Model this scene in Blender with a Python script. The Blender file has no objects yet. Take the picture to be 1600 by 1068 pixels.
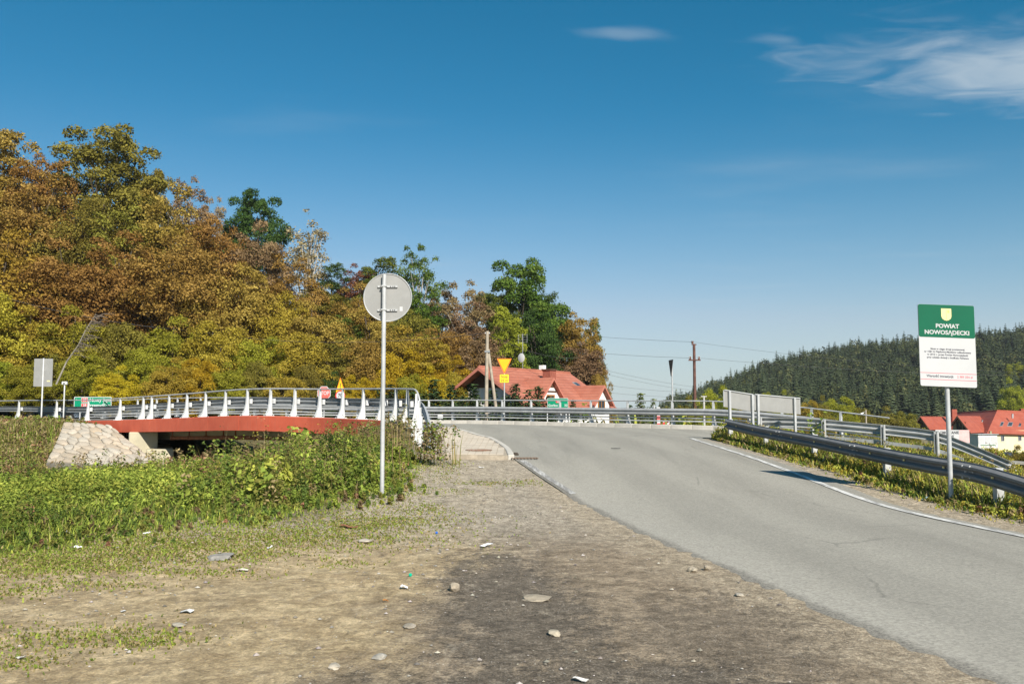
import bpy, bmesh, math, random
import numpy as np
from mathutils import Vector, Matrix
from mathutils.geometry import delaunay_2d_cdt

R = math.radians
PI = math.pi
scene = bpy.context.scene
COL = scene.collection
random.seed(7)
rng = np.random.default_rng(11)

# ------------------------------------------------------------------ camera
EYE, FPX, HOR = 1.6, 1386.0, 640.0
PITCH = math.atan((HOR - 534.0) / FPX)
cd = bpy.data.cameras.new('camera')
cam = bpy.data.objects.new('camera', cd)
COL.objects.link(cam)
cam.location = (0, 0, EYE)
cam.rotation_euler = (PI / 2 + PITCH, 0, 0)
cd.sensor_width = 36.0
cd.lens = 36.0 * FPX / 1600.0
cd.clip_start = 0.1
cd.clip_end = 9000.0
scene.camera = cam

# ------------------------------------------------------------------ sun + sky
SUN_AZ = R(156.0)          # clockwise from +Y: behind the camera, to its right
SUN_EL = R(36.0)
tosun = Vector((math.sin(SUN_AZ) * math.cos(SUN_EL), math.cos(SUN_AZ) * math.cos(SUN_EL), math.sin(SUN_EL)))
sl = bpy.data.lights.new('sun', 'SUN')
sl.energy = 4.5
sl.angle = R(0.55)
sl.color = (1.0, 0.935, 0.84)
so = bpy.data.objects.new('sun', sl)
COL.objects.link(so)
so.rotation_euler = (-tosun).to_track_quat('-Z', 'Y').to_euler()
so.location = (20, -20, 30)

world = bpy.data.worlds.new('World')
scene.world = world
world.use_nodes = True
wn = world.node_tree.nodes
wl = world.node_tree.links
wn.clear()


def wnode(t, **kw):
    n = wn.new(t)
    for k, v in kw.items():
        setattr(n, k, v)
    return n


def wmath(op, a, b=None, c=None):
    n = wnode('ShaderNodeMath', operation=op)
    for i, s in enumerate((a, b, c)):
        if s is None:
            continue
        if hasattr(s, 'is_output'):
            wl.new(s, n.inputs[i])
        else:
            n.inputs[i].default_value = s
    return n.outputs[0]


sky = wnode('ShaderNodeTexSky', sky_type='NISHITA')
sky.sun_disc = False
sky.sun_elevation = SUN_EL
sky.sun_rotation = SUN_AZ
sky.altitude = 300.0
sky.air_density = 1.0
sky.dust_density = 0.35
sky.ozone_density = 1.6
ssep = wnode('ShaderNodeSeparateColor')
wl.new(sky.outputs[0], ssep.inputs[0])
SKYS = 0.060
rch = wmath('MINIMUM', ssep.outputs[0], wmath('MULTIPLY', wmath('POWER', ssep.outputs[0], 2.3), 0.098))
rch = wmath('MINIMUM', rch, wmath('MULTIPLY', ssep.outputs[0], 0.73))
gch = wmath('MULTIPLY', ssep.outputs[1], 0.825)
bch = wmath('MULTIPLY', ssep.outputs[2], 0.98)
hs = wnode('ShaderNodeCombineColor')
wl.new(rch, hs.inputs[0])
wl.new(gch, hs.inputs[1])
wl.new(bch, hs.inputs[2])
tc = wnode('ShaderNodeTexCoord')
sep = wnode('ShaderNodeSeparateXYZ')
wl.new(tc.outputs['Generated'], sep.inputs[0])
zc = wmath('MAXIMUM', sep.outputs[2], 0.02)
pxn = wmath('DIVIDE', sep.outputs[0], zc)
pyn = wmath('DIVIDE', sep.outputs[1], zc)
comb = wnode('ShaderNodeCombineXYZ')
wl.new(pxn, comb.inputs[0])
wl.new(pyn, comb.inputs[1])
nz = wnode('ShaderNodeTexNoise')
nz.inputs['Scale'].default_value = 4.2
nz.inputs['Detail'].default_value = 9.0
nz.inputs['Roughness'].default_value = 0.50
nz.inputs['Distortion'].default_value = 0.7
mp = wnode('ShaderNodeMapping')
mp.inputs['Rotation'].default_value = (0, 0, R(-14))
mp.inputs['Scale'].default_value = (0.9, 1.7, 1.0)
wl.new(comb.outputs[0], mp.inputs[0])
wl.new(mp.outputs[0], nz.inputs[0])


def cloud(cx, cy, rx, ry, rot, gain):
    dx = wmath('SUBTRACT', pxn, cx)
    dy = wmath('SUBTRACT', pyn, cy)
    c, s = math.cos(rot), math.sin(rot)
    a = wmath('DIVIDE', wmath('ADD', wmath('MULTIPLY', dx, c), wmath('MULTIPLY', dy, s)), rx)
    b = wmath('DIVIDE', wmath('SUBTRACT', wmath('MULTIPLY', dy, c), wmath('MULTIPLY', dx, s)), ry)
    d = wmath('SQRT', wmath('ADD', wmath('MULTIPLY', a, a), wmath('MULTIPLY', b, b)))
    m = wmath('SUBTRACT', 1.0, d)
    v = wmath('ADD', m, wmath('MULTIPLY', wmath('SUBTRACT', nz.outputs[0], 0.5), 1.25))
    mr = wnode('ShaderNodeMapRange', interpolation_type='SMOOTHSTEP')
    wl.new(v, mr.inputs[0])
    mr.inputs[1].default_value = 0.02
    mr.inputs[2].default_value = 0.95
    mr.inputs[3].default_value = 0.0
    mr.inputs[4].default_value = gain
    return mr.outputs[0]


cl = wmath('MAXIMUM', cloud(1.66, 2.58, 1.02, 0.40, R(13), 0.72), cloud(0.31, 2.30, 0.17, 0.06, R(8), 0.26))
cl = wmath('MAXIMUM', cl, cloud(0.72, 2.335, 0.11, 0.045, R(15), 0.2))
# thin veils elsewhere, all round the sky
nv = wnode('ShaderNodeTexNoise')
nv.inputs['Scale'].default_value = 0.55
nv.inputs['Detail'].default_value = 7.0
wl.new(mp.outputs[0], nv.inputs[0])
mv = wnode('ShaderNodeMapRange', interpolation_type='SMOOTHSTEP')
wl.new(nv.outputs[0], mv.inputs[0])
mv.inputs[1].default_value = 0.52
mv.inputs[2].default_value = 0.85
mv.inputs[3].default_value = 0.0
mv.inputs[4].default_value = 0.22
cl = wmath('MAXIMUM', cl, mv.outputs[0])
hzf = wmath('MULTIPLY', wmath('POWER', wmath('MAXIMUM', wmath('SUBTRACT', 1.0, wmath('DIVIDE', zc, 0.34)), 0.0), 2.0), 0.88)
hzm = wnode('ShaderNodeMixRGB')
wl.new(hzf, hzm.inputs[0])
wl.new(hs.outputs[0], hzm.inputs[1])
hzm.inputs[2].default_value = (5.4, 6.35, 6.5, 1)
mixc = wnode('ShaderNodeMixRGB')
wl.new(cl, mixc.inputs[0])
wl.new(hzm.outputs[0], mixc.inputs[1])
mixc.inputs[2].default_value = (5.4, 6.3, 7.0, 1)
bg = wnode('ShaderNodeBackground')
bg.inputs['Strength'].default_value = SKYS
wl.new(mixc.outputs[0], bg.inputs[0])
wo = wnode('ShaderNodeOutputWorld')
wl.new(bg.outputs[0], wo.inputs[0])

vs = scene.view_settings
vs.view_transform = 'Standard'
vs.look = 'None'
vs.exposure = 0.75
vs.gamma = 1.0
vs.use_curve_mapping = False
scene.cycles.max_bounces = 6
scene.cycles.diffuse_bounces = 3
scene.cycles.transparent_max_bounces = 8

# ------------------------------------------------------------------ helpers
def P(px, py, D):
    """point at distance D ahead that the photo shows at (px, py)"""
    u = (px - 800.0) / FPX
    v = (534.0 - py) / FPX
    yy = math.cos(PITCH) - v * math.sin(PITCH)
    zz = math.sin(PITCH) + v * math.cos(PITCH)
    return Vector((u * D / yy, D, EYE + zz * D / yy))


def XA(px, D):
    return P(px, 650, D).x


def tag(o, label=None, cat=None, group=None, kind=None):
    if label:
        o['label'] = label
    if cat:
        o['category'] = cat
    if group:
        o['group'] = group
    if kind:
        o['kind'] = kind
    return o


def empty(name, loc=(0, 0, 0), rz=0.0, label=None, cat=None, group=None):
    o = bpy.data.objects.new(name, None)
    COL.objects.link(o)
    o.location = loc
    o.rotation_euler = (0, 0, rz)
    o.empty_display_size = 0.2
    return tag(o, label, cat, group)


def link(name, me, mat=None, parent=None):
    o = bpy.data.objects.new(name, me)
    if mat is not None and len(me.materials) == 0:
        me.materials.append(mat)
    COL.objects.link(o)
    if parent is not None:
        o.parent = parent
    return o


def np_mesh(name, verts, faces, tint=None, smooth=False):
    """mesh from numpy arrays; faces (n,3) or (n,4)"""
    me = bpy.data.meshes.new(name)
    verts = np.asarray(verts, dtype=np.float32)
    faces = np.asarray(faces, dtype=np.int32)
    n, k = faces.shape
    me.vertices.add(len(verts))
    me.vertices.foreach_set('co', verts.ravel())
    me.loops.add(n * k)
    me.loops.foreach_set('vertex_index', faces.ravel())
    me.polygons.add(n)
    me.polygons.foreach_set('loop_start', np.arange(0, n * k, k, dtype=np.int32))
    me.polygons.foreach_set('loop_total', np.full(n, k, dtype=np.int32))
    me.polygons.foreach_set('use_smooth', np.full(n, bool(smooth)))
    me.update(calc_edges=True)
    if tint is not None:
        a = me.color_attributes.new('tint', 'FLOAT_COLOR', 'POINT')
        t = np.ones((len(verts), 4), dtype=np.float32)
        t[:, :tint.shape[1]] = tint
        a.data.foreach_set('color', t.ravel())
    return me


class MB:
    """collects boxes, tubes, extrusions; build() links them as one mesh object"""

    def __init__(self):
        self.v = []
        self.f = []

    def add(self, vs, fs):
        b = len(self.v)
        self.v += [tuple(p) for p in vs]
        self.f += [tuple(b + i for i in f) for f in fs]
        return self

    def box(self, c, s, M=None):
        cx, cy, cz = c
        hx, hy, hz = s[0] / 2, s[1] / 2, s[2] / 2
        vs = [Vector((cx + i * hx, cy + j * hy, cz + k * hz)) for i in (-1, 1) for j in (-1, 1) for k in (-1, 1)]
        if M is not None:
            vs = [M @ p for p in vs]
        return self.add(vs, [(0, 1, 3, 2), (4, 6, 7, 5), (0, 4, 5, 1), (2, 3, 7, 6), (0, 2, 6, 4), (1, 5, 7, 3)])

    def tube(self, pts, r, n=8, cap=True):
        pts = [Vector(p) for p in pts]
        rs = r if isinstance(r, (list, tuple)) else [r] * len(pts)
        vs, fs = [], []
        prev = None
        for i, p in enumerate(pts):
            if i == 0:
                d = pts[1] - pts[0]
            elif i == len(pts) - 1:
                d = pts[-1] - pts[-2]
            else:
                d = (pts[i + 1] - pts[i]).normalized() + (pts[i] - pts[i - 1]).normalized()
            d.normalize()
            if prev is None:
                a = d.cross(Vector((0, 0, 1)))
                if a.length < 0.05:
                    a = d.cross(Vector((1, 0, 0)))
                a.normalize()
            else:
                a = prev - d * prev.dot(d)
                a.normalize()
            prev = a
            b = d.cross(a)
            for k in range(n):
                t = 2 * PI * k / n
                vs.append(p + (a * math.cos(t) + b * math.sin(t)) * rs[i])
        for i in range(len(pts) - 1):
            for k in range(n):
                k2 = (k + 1) % n
                fs.append((i * n + k, i * n + k2, (i + 1) * n + k2, (i + 1) * n + k))
        if cap:
            fs.append(tuple(range(n - 1, -1, -1)))
            m = (len(pts) - 1) * n
            fs.append(tuple(m + k for k in range(n)))
        return self.add(vs, fs)

    def prism(self, poly, t0, t1, M=None):
        """poly in local XZ, extruded along local Y from t0 to t1"""
        n = len(poly)
        vs = [Vector((x, t0, z)) for x, z in poly] + [Vector((x, t1, z)) for x, z in poly]
        if M is not None:
            vs = [M @ p for p in vs]
        fs = [tuple(range(n)), tuple(range(2 * n - 1, n - 1, -1))]
        for i in range(n):
            j = (i + 1) % n
            fs.append((i, n + i, n + j, j))
        return self.add(vs, fs)

    def sweep(self, prof, path, frames, closed=True):
        """prof: (offset, height) list; frames: outward vector per path point"""
        n = len(prof)
        vs, fs = [], []
        for p, o in zip(path, frames):
            for a, h in prof:
                vs.append(Vector((p[0] + o[0] * a, p[1] + o[1] * a, p[2] + h)))
        for i in range(len(path) - 1):
            for k in range(n if closed else n - 1):
                k2 = (k + 1) % n
                fs.append((i * n + k, i * n + k2, (i + 1) * n + k2, (i + 1) * n + k))
        if closed:
            fs.append(tuple(range(n)))
            fs.append(tuple((len(path) - 1) * n + k for k in range(n - 1, -1, -1)))
        return self.add(vs, fs)

    def mesh(self, name):
        me = bpy.data.meshes.new(name)
        me.from_pydata(self.v, [], self.f)
        me.update()
        bm = bmesh.new()
        bm.from_mesh(me)
        bmesh.ops.recalc_face_normals(bm, faces=bm.faces)
        bm.to_mesh(me)
        bm.free()
        return me

    def build(self, name, mat, parent=None, bevel=0.0, smooth=False):
        me = self.mesh(name)
        if bevel > 0:
            bm = bmesh.new()
            bm.from_mesh(me)
            es = [e for e in bm.edges if len(e.link_faces) == 2 and e.calc_face_angle(0) > 0.6]
            bmesh.ops.bevel(bm, geom=es, offset=bevel, segments=1, affect='EDGES')
            bm.to_mesh(me)
            bm.free()
        if smooth:
            me.polygons.foreach_set('use_smooth', [True] * len(me.polygons))
            try:
                me.set_sharp_from_angle(angle=R(40))
            except Exception:
                pass
        return link(name, me, mat, parent)


def rrect(w, h, r, cx=0, cz=0, n=5):
    pts = []
    for qx, qz, a0 in ((1, 1, 0), (-1, 1, 90), (-1, -1, 180), (1, -1, 270)):
        for i in range(n + 1):
            a = R(a0 + 90 * i / n)
            pts.append((cx + qx * (w / 2 - r) + r * math.cos(a), cz + qz * (h / 2 - r) + r * math.sin(a)))
    return pts


def text(body, size, mat, parent, x, y, z, rotz=0.0, bold=0.012, align='CENTER', name='lettering', sx=1.0, facing=1):
    """flat lettering standing in the parent's XZ plane, readable from -Y"""
    cu = bpy.data.curves.new(name, 'FONT')
    cu.body = body
    cu.size = size
    cu.align_x = align
    cu.align_y = 'CENTER'
    cu.extrude = 0.0008
    cu.offset = bold * size
    cu.resolution_u = 3
    o = bpy.data.objects.new(name, cu)
    me = bpy.data.meshes.new_from_object(o)
    bpy.data.objects.remove(o)
    M = Matrix.Translation((x, y, z)) @ Matrix.Rotation(rotz, 4, 'Z') @ Matrix.Rotation(PI / 2, 4, 'X') @ Matrix.Scale(sx, 4, (1, 0, 0))
    me.transform(M)
    me.materials.clear()
    ob = link(name, me, mat, parent)
    return ob


def copy_tree(o, parent=None):
    c = o.copy()
    COL.objects.link(c)
    c.parent = parent
    for ch in [q for q in bpy.data.objects if q.parent == o]:
        copy_tree(ch, c)
    return c


# ------------------------------------------------------------------ materials
class NT:
    def __init__(self, name):
        self.m = bpy.data.materials.new(name)
        self.m.use_nodes = True
        self.n = self.m.node_tree.nodes
        self.l = self.m.node_tree.links
        self.n.clear()
        self.out = self.n.new('ShaderNodeOutputMaterial')

    def N(self, t, **kw):
        n = self.n.new(t)
        for k, v in kw.items():
            setattr(n, k, v)
        return n

    def set(self, sock, v):
        if hasattr(v, 'is_output'):
            self.l.new(v, sock)
        elif isinstance(v, (tuple, list)) and len(v) == 3 and sock.type == 'RGBA':
            sock.default_value = (*v, 1)
        else:
            sock.default_value = v

    def math(self, op, a, b=None, c=None, clamp=False):
        n = self.N('ShaderNodeMath', operation=op)
        n.use_clamp = clamp
        for i, s in enumerate((a, b, c)):
            if s is not None:
                self.set(n.inputs[i], s)
        return n.outputs[0]

    def mix(self, f, a, b, mode='MIX'):
        n = self.N('ShaderNodeMixRGB', blend_type=mode)
        self.set(n.inputs[0], f)
        self.set(n.inputs[1], a)
        self.set(n.inputs[2], b)
        return n.outputs[0]

    def pos(self, scale=None):
        n = self.N('ShaderNodeNewGeometry')
        if scale is None:
            return n.outputs['Position']
        m = self.N('ShaderNodeMapping')
        m.inputs['Scale'].default_value = scale
        self.l.new(n.outputs['Position'], m.inputs[0])
        return m.outputs[0]

    def obj(self, scale=None):
        n = self.N('ShaderNodeTexCoord')
        if scale is None:
            return n.outputs['Object']
        m = self.N('ShaderNodeMapping')
        m.inputs['Scale'].default_value = scale
        self.l.new(n.outputs['Object'], m.inputs[0])
        return m.outputs[0]

    def noise(self, vec, scale, detail=5, rough=0.6, dist=0.0):
        n = self.N('ShaderNodeTexNoise')
        n.inputs['Scale'].default_value = scale
        n.inputs['Detail'].default_value = detail
        n.inputs['Roughness'].default_value = rough
        n.inputs['Distortion'].default_value = dist
        self.l.new(vec, n.inputs[0])
        return n.outputs[0]

    def voro(self, vec, scale, feature='F1', out='Distance', rand=1.0):
        n = self.N('ShaderNodeTexVoronoi', feature=feature)
        n.inputs['Scale'].default_value = scale
        n.inputs['Randomness'].default_value = rand
        self.l.new(vec, n.inputs[0])
        return n.outputs[out]

    def ramp(self, f, stops):
        n = self.N('ShaderNodeValToRGB')
        el = n.color_ramp.elements
        while len(el) < len(stops):
            el.new(0.5)
        for e, (p, c) in zip(el, stops):
            e.position = p
            e.color = (*c, 1) if len(c) == 3 else c
        self.set(n.inputs[0], f)
        return n.outputs[0]

    def step(self, v, a, b, lo=0.0, hi=1.0):
        n = self.N('ShaderNodeMapRange', interpolation_type='SMOOTHSTEP')
        self.set(n.inputs[0], v)
        n.inputs[1].default_value = a
        n.inputs[2].default_value = b
        n.inputs[3].default_value = lo
        n.inputs[4].default_value = hi
        return n.outputs[0]

    def bump(self, h, strength=0.5, dist=0.02):
        n = self.N('ShaderNodeBump')
        n.inputs['Strength'].default_value = strength
        n.inputs['Distance'].default_value = dist
        self.l.new(h, n.inputs['Height'])
        return n.outputs[0]

    def pbsdf(self, col, rough=0.8, metal=0.0, normal=None, spec=0.4):
        b = self.N('ShaderNodeBsdfPrincipled')
        self.set(b.inputs['Base Color'], col)
        self.set(b.inputs['Roughness'], rough)
        self.set(b.inputs['Metallic'], metal)
        b.inputs['Specular IOR Level'].default_value = spec
        if normal is not None:
            self.l.new(normal, b.inputs['Normal'])
        self.l.new(b.outputs[0], self.out.inputs[0])
        return self.m


def plain(name, col, rough=0.6, metal=0.0, var=0.12, scale=6.0, spec=0.4, bump=0.0):
    t = NT(name)
    v = t.obj()
    n = t.noise(v, scale, 6, 0.65)
    c = t.mix(t.step(n, 0.3, 0.75), tuple(x * (1 - var) for x in col), tuple(min(1, x * (1 + var)) for x in col))
    nm = t.bump(t.noise(v, scale * 12, 3), bump, 0.01) if bump else None
    return t.pbsdf(c, rough, metal, nm, spec)


def leafmat(name, dark, mid, bright, trans=0.3, varh=0.02, varv=0.25):
    t = NT(name)
    a = t.N('ShaderNodeAttribute', attribute_name='tint')
    sp = t.N('ShaderNodeSeparateColor')
    t.l.new(a.outputs['Color'], sp.inputs[0])
    c = t.ramp(sp.outputs[0], [(0.0, dark), (0.5, mid), (1.0, bright)])
    oi = t.N('ShaderNodeObjectInfo')
    h = t.N('ShaderNodeHueSaturation')
    t.l.new(t.math('MULTIPLY_ADD', oi.outputs['Random'], varh * 2, 0.5 - varh), h.inputs['Hue'])
    t.l.new(t.math('MULTIPLY_ADD', oi.outputs['Random'], varv, 1 - varv / 2), h.inputs['Value'])
    h.inputs['Saturation'].default_value = 1.0
    t.l.new(c, h.inputs['Color'])
    d = t.N('ShaderNodeBsdfDiffuse')
    tr = t.N('ShaderNodeBsdfTranslucent')
    t.l.new(h.outputs[0], d.inputs[0])
    t.l.new(h.outputs[0], tr.inputs[0])
    mx = t.N('ShaderNodeMixShader')
    mx.inputs[0].default_value = trans
    t.l.new(d.outputs[0], mx.inputs[1])
    t.l.new(tr.outputs[0], mx.inputs[2])
    t.l.new(mx.outputs[0], t.out.inputs[0])
    return t.m


M = {}


def galv(name, col, rough=0.45, metal=0.0):
    t = NT(name)
    v = t.pos()
    n = t.noise(v, 3.0, 7, 0.7)
    n2 = t.noise(t.pos((1, 1, 0.25)), 9.0, 4, 0.6)
    c = t.mix(t.step(n, 0.3, 0.75), tuple(x * 0.80 for x in col), tuple(min(1, x * 1.1) for x in col))
    c = t.mix(t.math('MULTIPLY', t.step(n2, 0.55, 0.8), 0.35), c, (0.20, 0.17, 0.13))
    return t.pbsdf(c, t.step(n, 0.2, 0.8, rough - 0.08, rough + 0.15), metal, None, 0.5)


M['galv'] = galv('galvanised_steel', (0.30, 0.315, 0.32), 0.45, 0.2)
M['galv_light'] = galv('light_galvanised_steel', (0.46, 0.47, 0.465), 0.5, 0.15)
M['galv_mid'] = galv('mid_galvanised_steel', (0.36, 0.37, 0.37), 0.5, 0.1)
M['galv_dark'] = galv('dark_weathered_steel', (0.185, 0.19, 0.195), 0.72, 0.0)
M['post_white'] = galv('white_painted_post', (0.60, 0.61, 0.60), 0.5)
M['board_back'] = plain('sign_back_aluminium', (0.285, 0.285, 0.27), 0.5, 0.1, 0.07, 3.0)
M['white'] = plain('white_sign_film', (0.50, 0.505, 0.50), 0.4, 0, 0.03, 2.0)
M['sign_green'] = plain('green_sign_film', (0.0, 0.105, 0.052), 0.55, 0, 0.05, 2.0, 0.2)
M['road_green'] = plain('bright_green_sign_film', (0.0, 0.22, 0.11), 0.3, 0, 0.05, 2.0)
M['black'] = plain('black_print', (0.025, 0.025, 0.03), 0.5, 0, 0.1)
M['grey_print'] = plain('grey_print', (0.10, 0.10, 0.12), 0.5, 0, 0.1)
M['red'] = plain('red_sign_film', (0.62, 0.05, 0.04), 0.35, 0, 0.06)
M['stop_red'] = plain('faded_stop_red', (0.70, 0.13, 0.10), 0.4, 0, 0.08)
M['pale_red'] = plain('pale_red_print', (0.60, 0.16, 0.18), 0.5, 0, 0.06)
M['yellow'] = plain('yellow_sign_film', (0.90, 0.50, 0.01), 0.35, 0, 0.06)
M['orange'] = plain('orange_sign_film', (0.85, 0.20, 0.02), 0.35, 0, 0.06)
M['shield'] = plain('pale_yellow_shield', (0.80, 0.68, 0.30), 0.4, 0, 0.05)
M['shield_dark'] = plain('ochre_shield', (0.62, 0.48, 0.16), 0.4, 0, 0.05)
M['concrete'] = plain('cream_concrete', (0.46, 0.42, 0.30), 0.85, 0, 0.14, 1.2, 0.2, 0.25)
M['concrete_grey'] = plain('grey_concrete', (0.44, 0.43, 0.40), 0.85, 0, 0.15, 2.0, 0.2, 0.3)
M['bridge_red'] = None
M['rust'] = plain('rusty_red_steel', (0.30, 0.11, 0.05), 0.7, 0, 0.3, 4.0, 0.3, 0.2)
M['pole_rust'] = plain('rust_brown_pole', (0.13, 0.065, 0.05), 0.8, 0, 0.3, 3.0, 0.2)
M['wood_pole'] = plain('weathered_grey_pole', (0.36, 0.31, 0.24), 0.85, 0, 0.2, 3.0, 0.2, 0.3)
M['bark'] = plain('bark', (0.10, 0.08, 0.06), 0.9, 0, 0.35, 5.0, 0.1, 0.6)
M['bark_pale'] = plain('pale_bark', (0.42, 0.38, 0.32), 0.9, 0, 0.3, 4.0, 0.1, 0.4)
M['glass'] = plain('dark_window_glass', (0.04, 0.05, 0.06), 0.08, 0, 0.1, 1.0, 0.8)
M['rubber'] = plain('black_rubber', (0.02, 0.02, 0.02), 0.8)
M['wire'] = plain('dark_cable', (0.10, 0.10, 0.10), 0.7)
M['stone'] = None

# ------------------------------------------------------------------ the lie of the land
def spline(pts, step=0.5):
    """Catmull-Rom through pts (any dimension), resampled about every step metres"""
    p = np.array(pts, dtype=float)
    p = np.vstack([2 * p[0] - p[1], p, 2 * p[-1] - p[-2]])
    out = []
    for i in range(1, len(p) - 2):
        a, b, c, d = p[i - 1], p[i], p[i + 1], p[i + 2]
        n = max(2, int(np.linalg.norm(c[:2] - b[:2]) / step) + 1)
        for t in np.linspace(0, 1, n, endpoint=False):
            out.append(0.5 * (2 * b + (c - a) * t + (2 * a - 5 * b + 4 * c - d) * t * t + (3 * b - a - 3 * c + d) * t ** 3))
    out.append(p[-2])
    return np.array(out)


def along(path, s):
    """point at arc length s (plan) on a dense polyline"""
    d = np.concatenate([[0], np.cumsum(np.linalg.norm(np.diff(path[:, :2], axis=0), axis=1))])
    return np.array([np.interp(s, d, path[:, k]) for k in range(path.shape[1])])


def plen(path):
    return float(np.linalg.norm(np.diff(path[:, :2], axis=0), axis=1).sum())


class TPS:
    def __init__(self, pts, lam=0.0):
        p = np.array(pts, dtype=float)
        self.c = p[:, :2]
        n = len(p)
        K = self.phi(np.linalg.norm(self.c[:, None] - self.c[None], axis=2)) + lam * np.eye(n)
        A = np.zeros((n + 3, n + 3))
        A[:n, :n] = K
        A[:n, n] = 1
        A[:n, n + 1:] = self.c
        A[n:, :n] = A[:n, n:].T
        self.w = np.linalg.solve(A, np.concatenate([p[:, 2], [0, 0, 0]]))

    @staticmethod
    def phi(r):
        return np.where(r > 1e-9, r * r * np.log(np.maximum(r, 1e-9)), 0.0)

    def __call__(self, x, y):
        x = np.asarray(x, float).ravel()
        y = np.asarray(y, float).ravel()
        out = np.empty(len(x))
        n = len(self.c)
        for i in range(0, len(x), 20000):
            q = np.stack([x[i:i + 20000], y[i:i + 20000]], 1)
            r = np.linalg.norm(q[:, None] - self.c[None], axis=2)
            out[i:i + 20000] = self.phi(r) @ self.w[:n] + self.w[n] + q @ self.w[n + 1:]
        return out


def sdist(x, y, poly):
    """signed distance to a polygon: negative inside"""
    p = np.array(poly, float)
    x = np.asarray(x, float).ravel()
    y = np.asarray(y, float).ravel()
    d = np.full(len(x), 1e9)
    ins = np.zeros(len(x), bool)
    for i in range(len(p)):
        a, b = p[i], p[(i + 1) % len(p)]
        e = b - a
        t = np.clip(((x - a[0]) * e[0] + (y - a[1]) * e[1]) / max(1e-12, e @ e), 0, 1)
        d = np.minimum(d, np.hypot(x - a[0] - t * e[0], y - a[1] - t * e[1]))
        cond = ((a[1] > y) != (b[1] > y))
        xi = a[0] + (y - a[1]) / (e[1] if abs(e[1]) > 1e-12 else 1e-12) * e[0]
        ins ^= cond & (x < xi)
    return np.where(ins, -d, d)


def sm(t):
    t = np.clip(t, 0, 1)
    return t * t * (3 - 2 * t)


def W(px, py, D):
    return tuple(P(px, py, D))


# rail lines of the bridge road (plan + road height)
NEAR = [W(-160, 655, 64), W(-60, 656, 58), W(33, 657, 53), W(141, 660, 47), W(267, 657, 41.6), W(389, 653, 37),
        W(502, 656, 34.6), W(570, 659, 32.4), W(621, 662, 30.5), W(648, 665.5, 29)]
FAR = [W(-60, 666, 72), W(33, 667, 66), W(141, 658, 59), W(267, 655, 53.5), W(389, 656, 50.5), W(502, 658, 49.5), W(600, 660, 49.2),
       W(670, 661.5, 48.6), W(760, 662.5, 47), W(900, 666, 43.8), W(1049, 670, 40.3), W(1110, 671.5, 39.3), W(1160, 675, 38.3),
       W(1250, 684, 36.8), W(1311, 693, 35.5), W(1390, 705, 34)]
nearp = spline(NEAR, 0.4)
farp = spline(FAR, 0.5)

ROADPTS = [(2, -12, 0), (9, -12, -.05), (-30, -8, 0), (-20, 4, 0), (0, 4, 0), (6, 5, 0), (-5, 9, 0), (-2, 12.5, .02), (2, 11, 0), (7, 11, 0),
           (1, 15, .09), (6.5, 15, .05), (-1.2, 16, .2), (0.5, 18, .25), (6, 18, .25), (-1.5, 20.5, .42), (0, 21, .44), (6, 21, .42),
           (-2, 24, .55), (3, 24, .54), (6.3, 24.5, .55), (-2.4, 27, .66), (6.4, 27.3, .66), (-2.6, 30, .76), (2, 30, .70), (-2.5, 33, .84),
           (3, 35, .78), (9, 33, .50), (-5, 38, .98), (14, 33.5, .05)] + NEAR + FAR
road_z = TPS(ROADPTS, 0.4)

TERR = [(-60, -12, 0), (0, -12, 0), (16, -12, -.3), (-30, 6, 0), (-12, 9, 0), (-6, 10, 0), (-12, 15, -.05), (-25, 16, -.1), (-6, 16, .12),
        (-3.2, 15.5, .28), (-3, 19, .42), (-3.6, 23, .42), (-4.2, 27, .45), (-7, 22, -.1), (-10, 21, -.25), (-20, 22, -.4), (-30, 22, -.4),
        (-14, 25, -.85), (-9, 26, -.6), (-6, 29, -.05), (-20, 27, -1.0), (-28, 28, -1.0), (-8, 31, -.9),
        (-14, 31, -1.7), (-22, 33, -1.4), (-30, 35, -1.0), (-12, 36, -2.3), (-16, 38, -2.1), (-9, 41, -2.3), (-6.5, 36, -1.2), (-13, 45, -2.3), (-4, 50, -1.6), (-8, 52, -1.8),
        (-21, 38.5, -1.3), (-25, 39, -1.0), (-24, 44, .35), (-23.5, 46.5, .85), (-30, 43, -.5), (-31, 49, .4), (-31, 53, .9), (-40, 50, -.2), (-40, 58, .9),
        (8.2, 12, -.05), (7.8, 18, .0), (7.6, 22, .25), (7.4, 27, .60), (10, 12, -.45), (10.5, 18, -.5), (10.5, 24, -.05), (10, 29, .32), (12.5, 28, .05),
        (14.5, 23, -.7), (13, 16, -1.2), (18, 22, -1.6), (20, 14, -2.4), (18, 30, -1.2), (24, 36, -2.6), (26, 24, -3.2), (14, 41, -.6), (20, 45, -2.8), (35, 40, -4.0),
        (10, 46, -.6), (0, 53, -.6), (5, 52, -1.0), (0, 62, -1.6), (10, 60, -2.2), (25, 60, -4.0), (40, 80, -5.6), (0, 90, -2.6), (-12, 62, .0), (-26, 65, .3), (-33, 68, .25), (-42, 72, .25), (-22, 70, .4),
        (-50, 78, .6), (-60, 70, 1.2), (-15, 85, .2), (-60, 40, -.4), (-60, 20, -.1)]
terr_z = TPS(TERR, 0.02)

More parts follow.
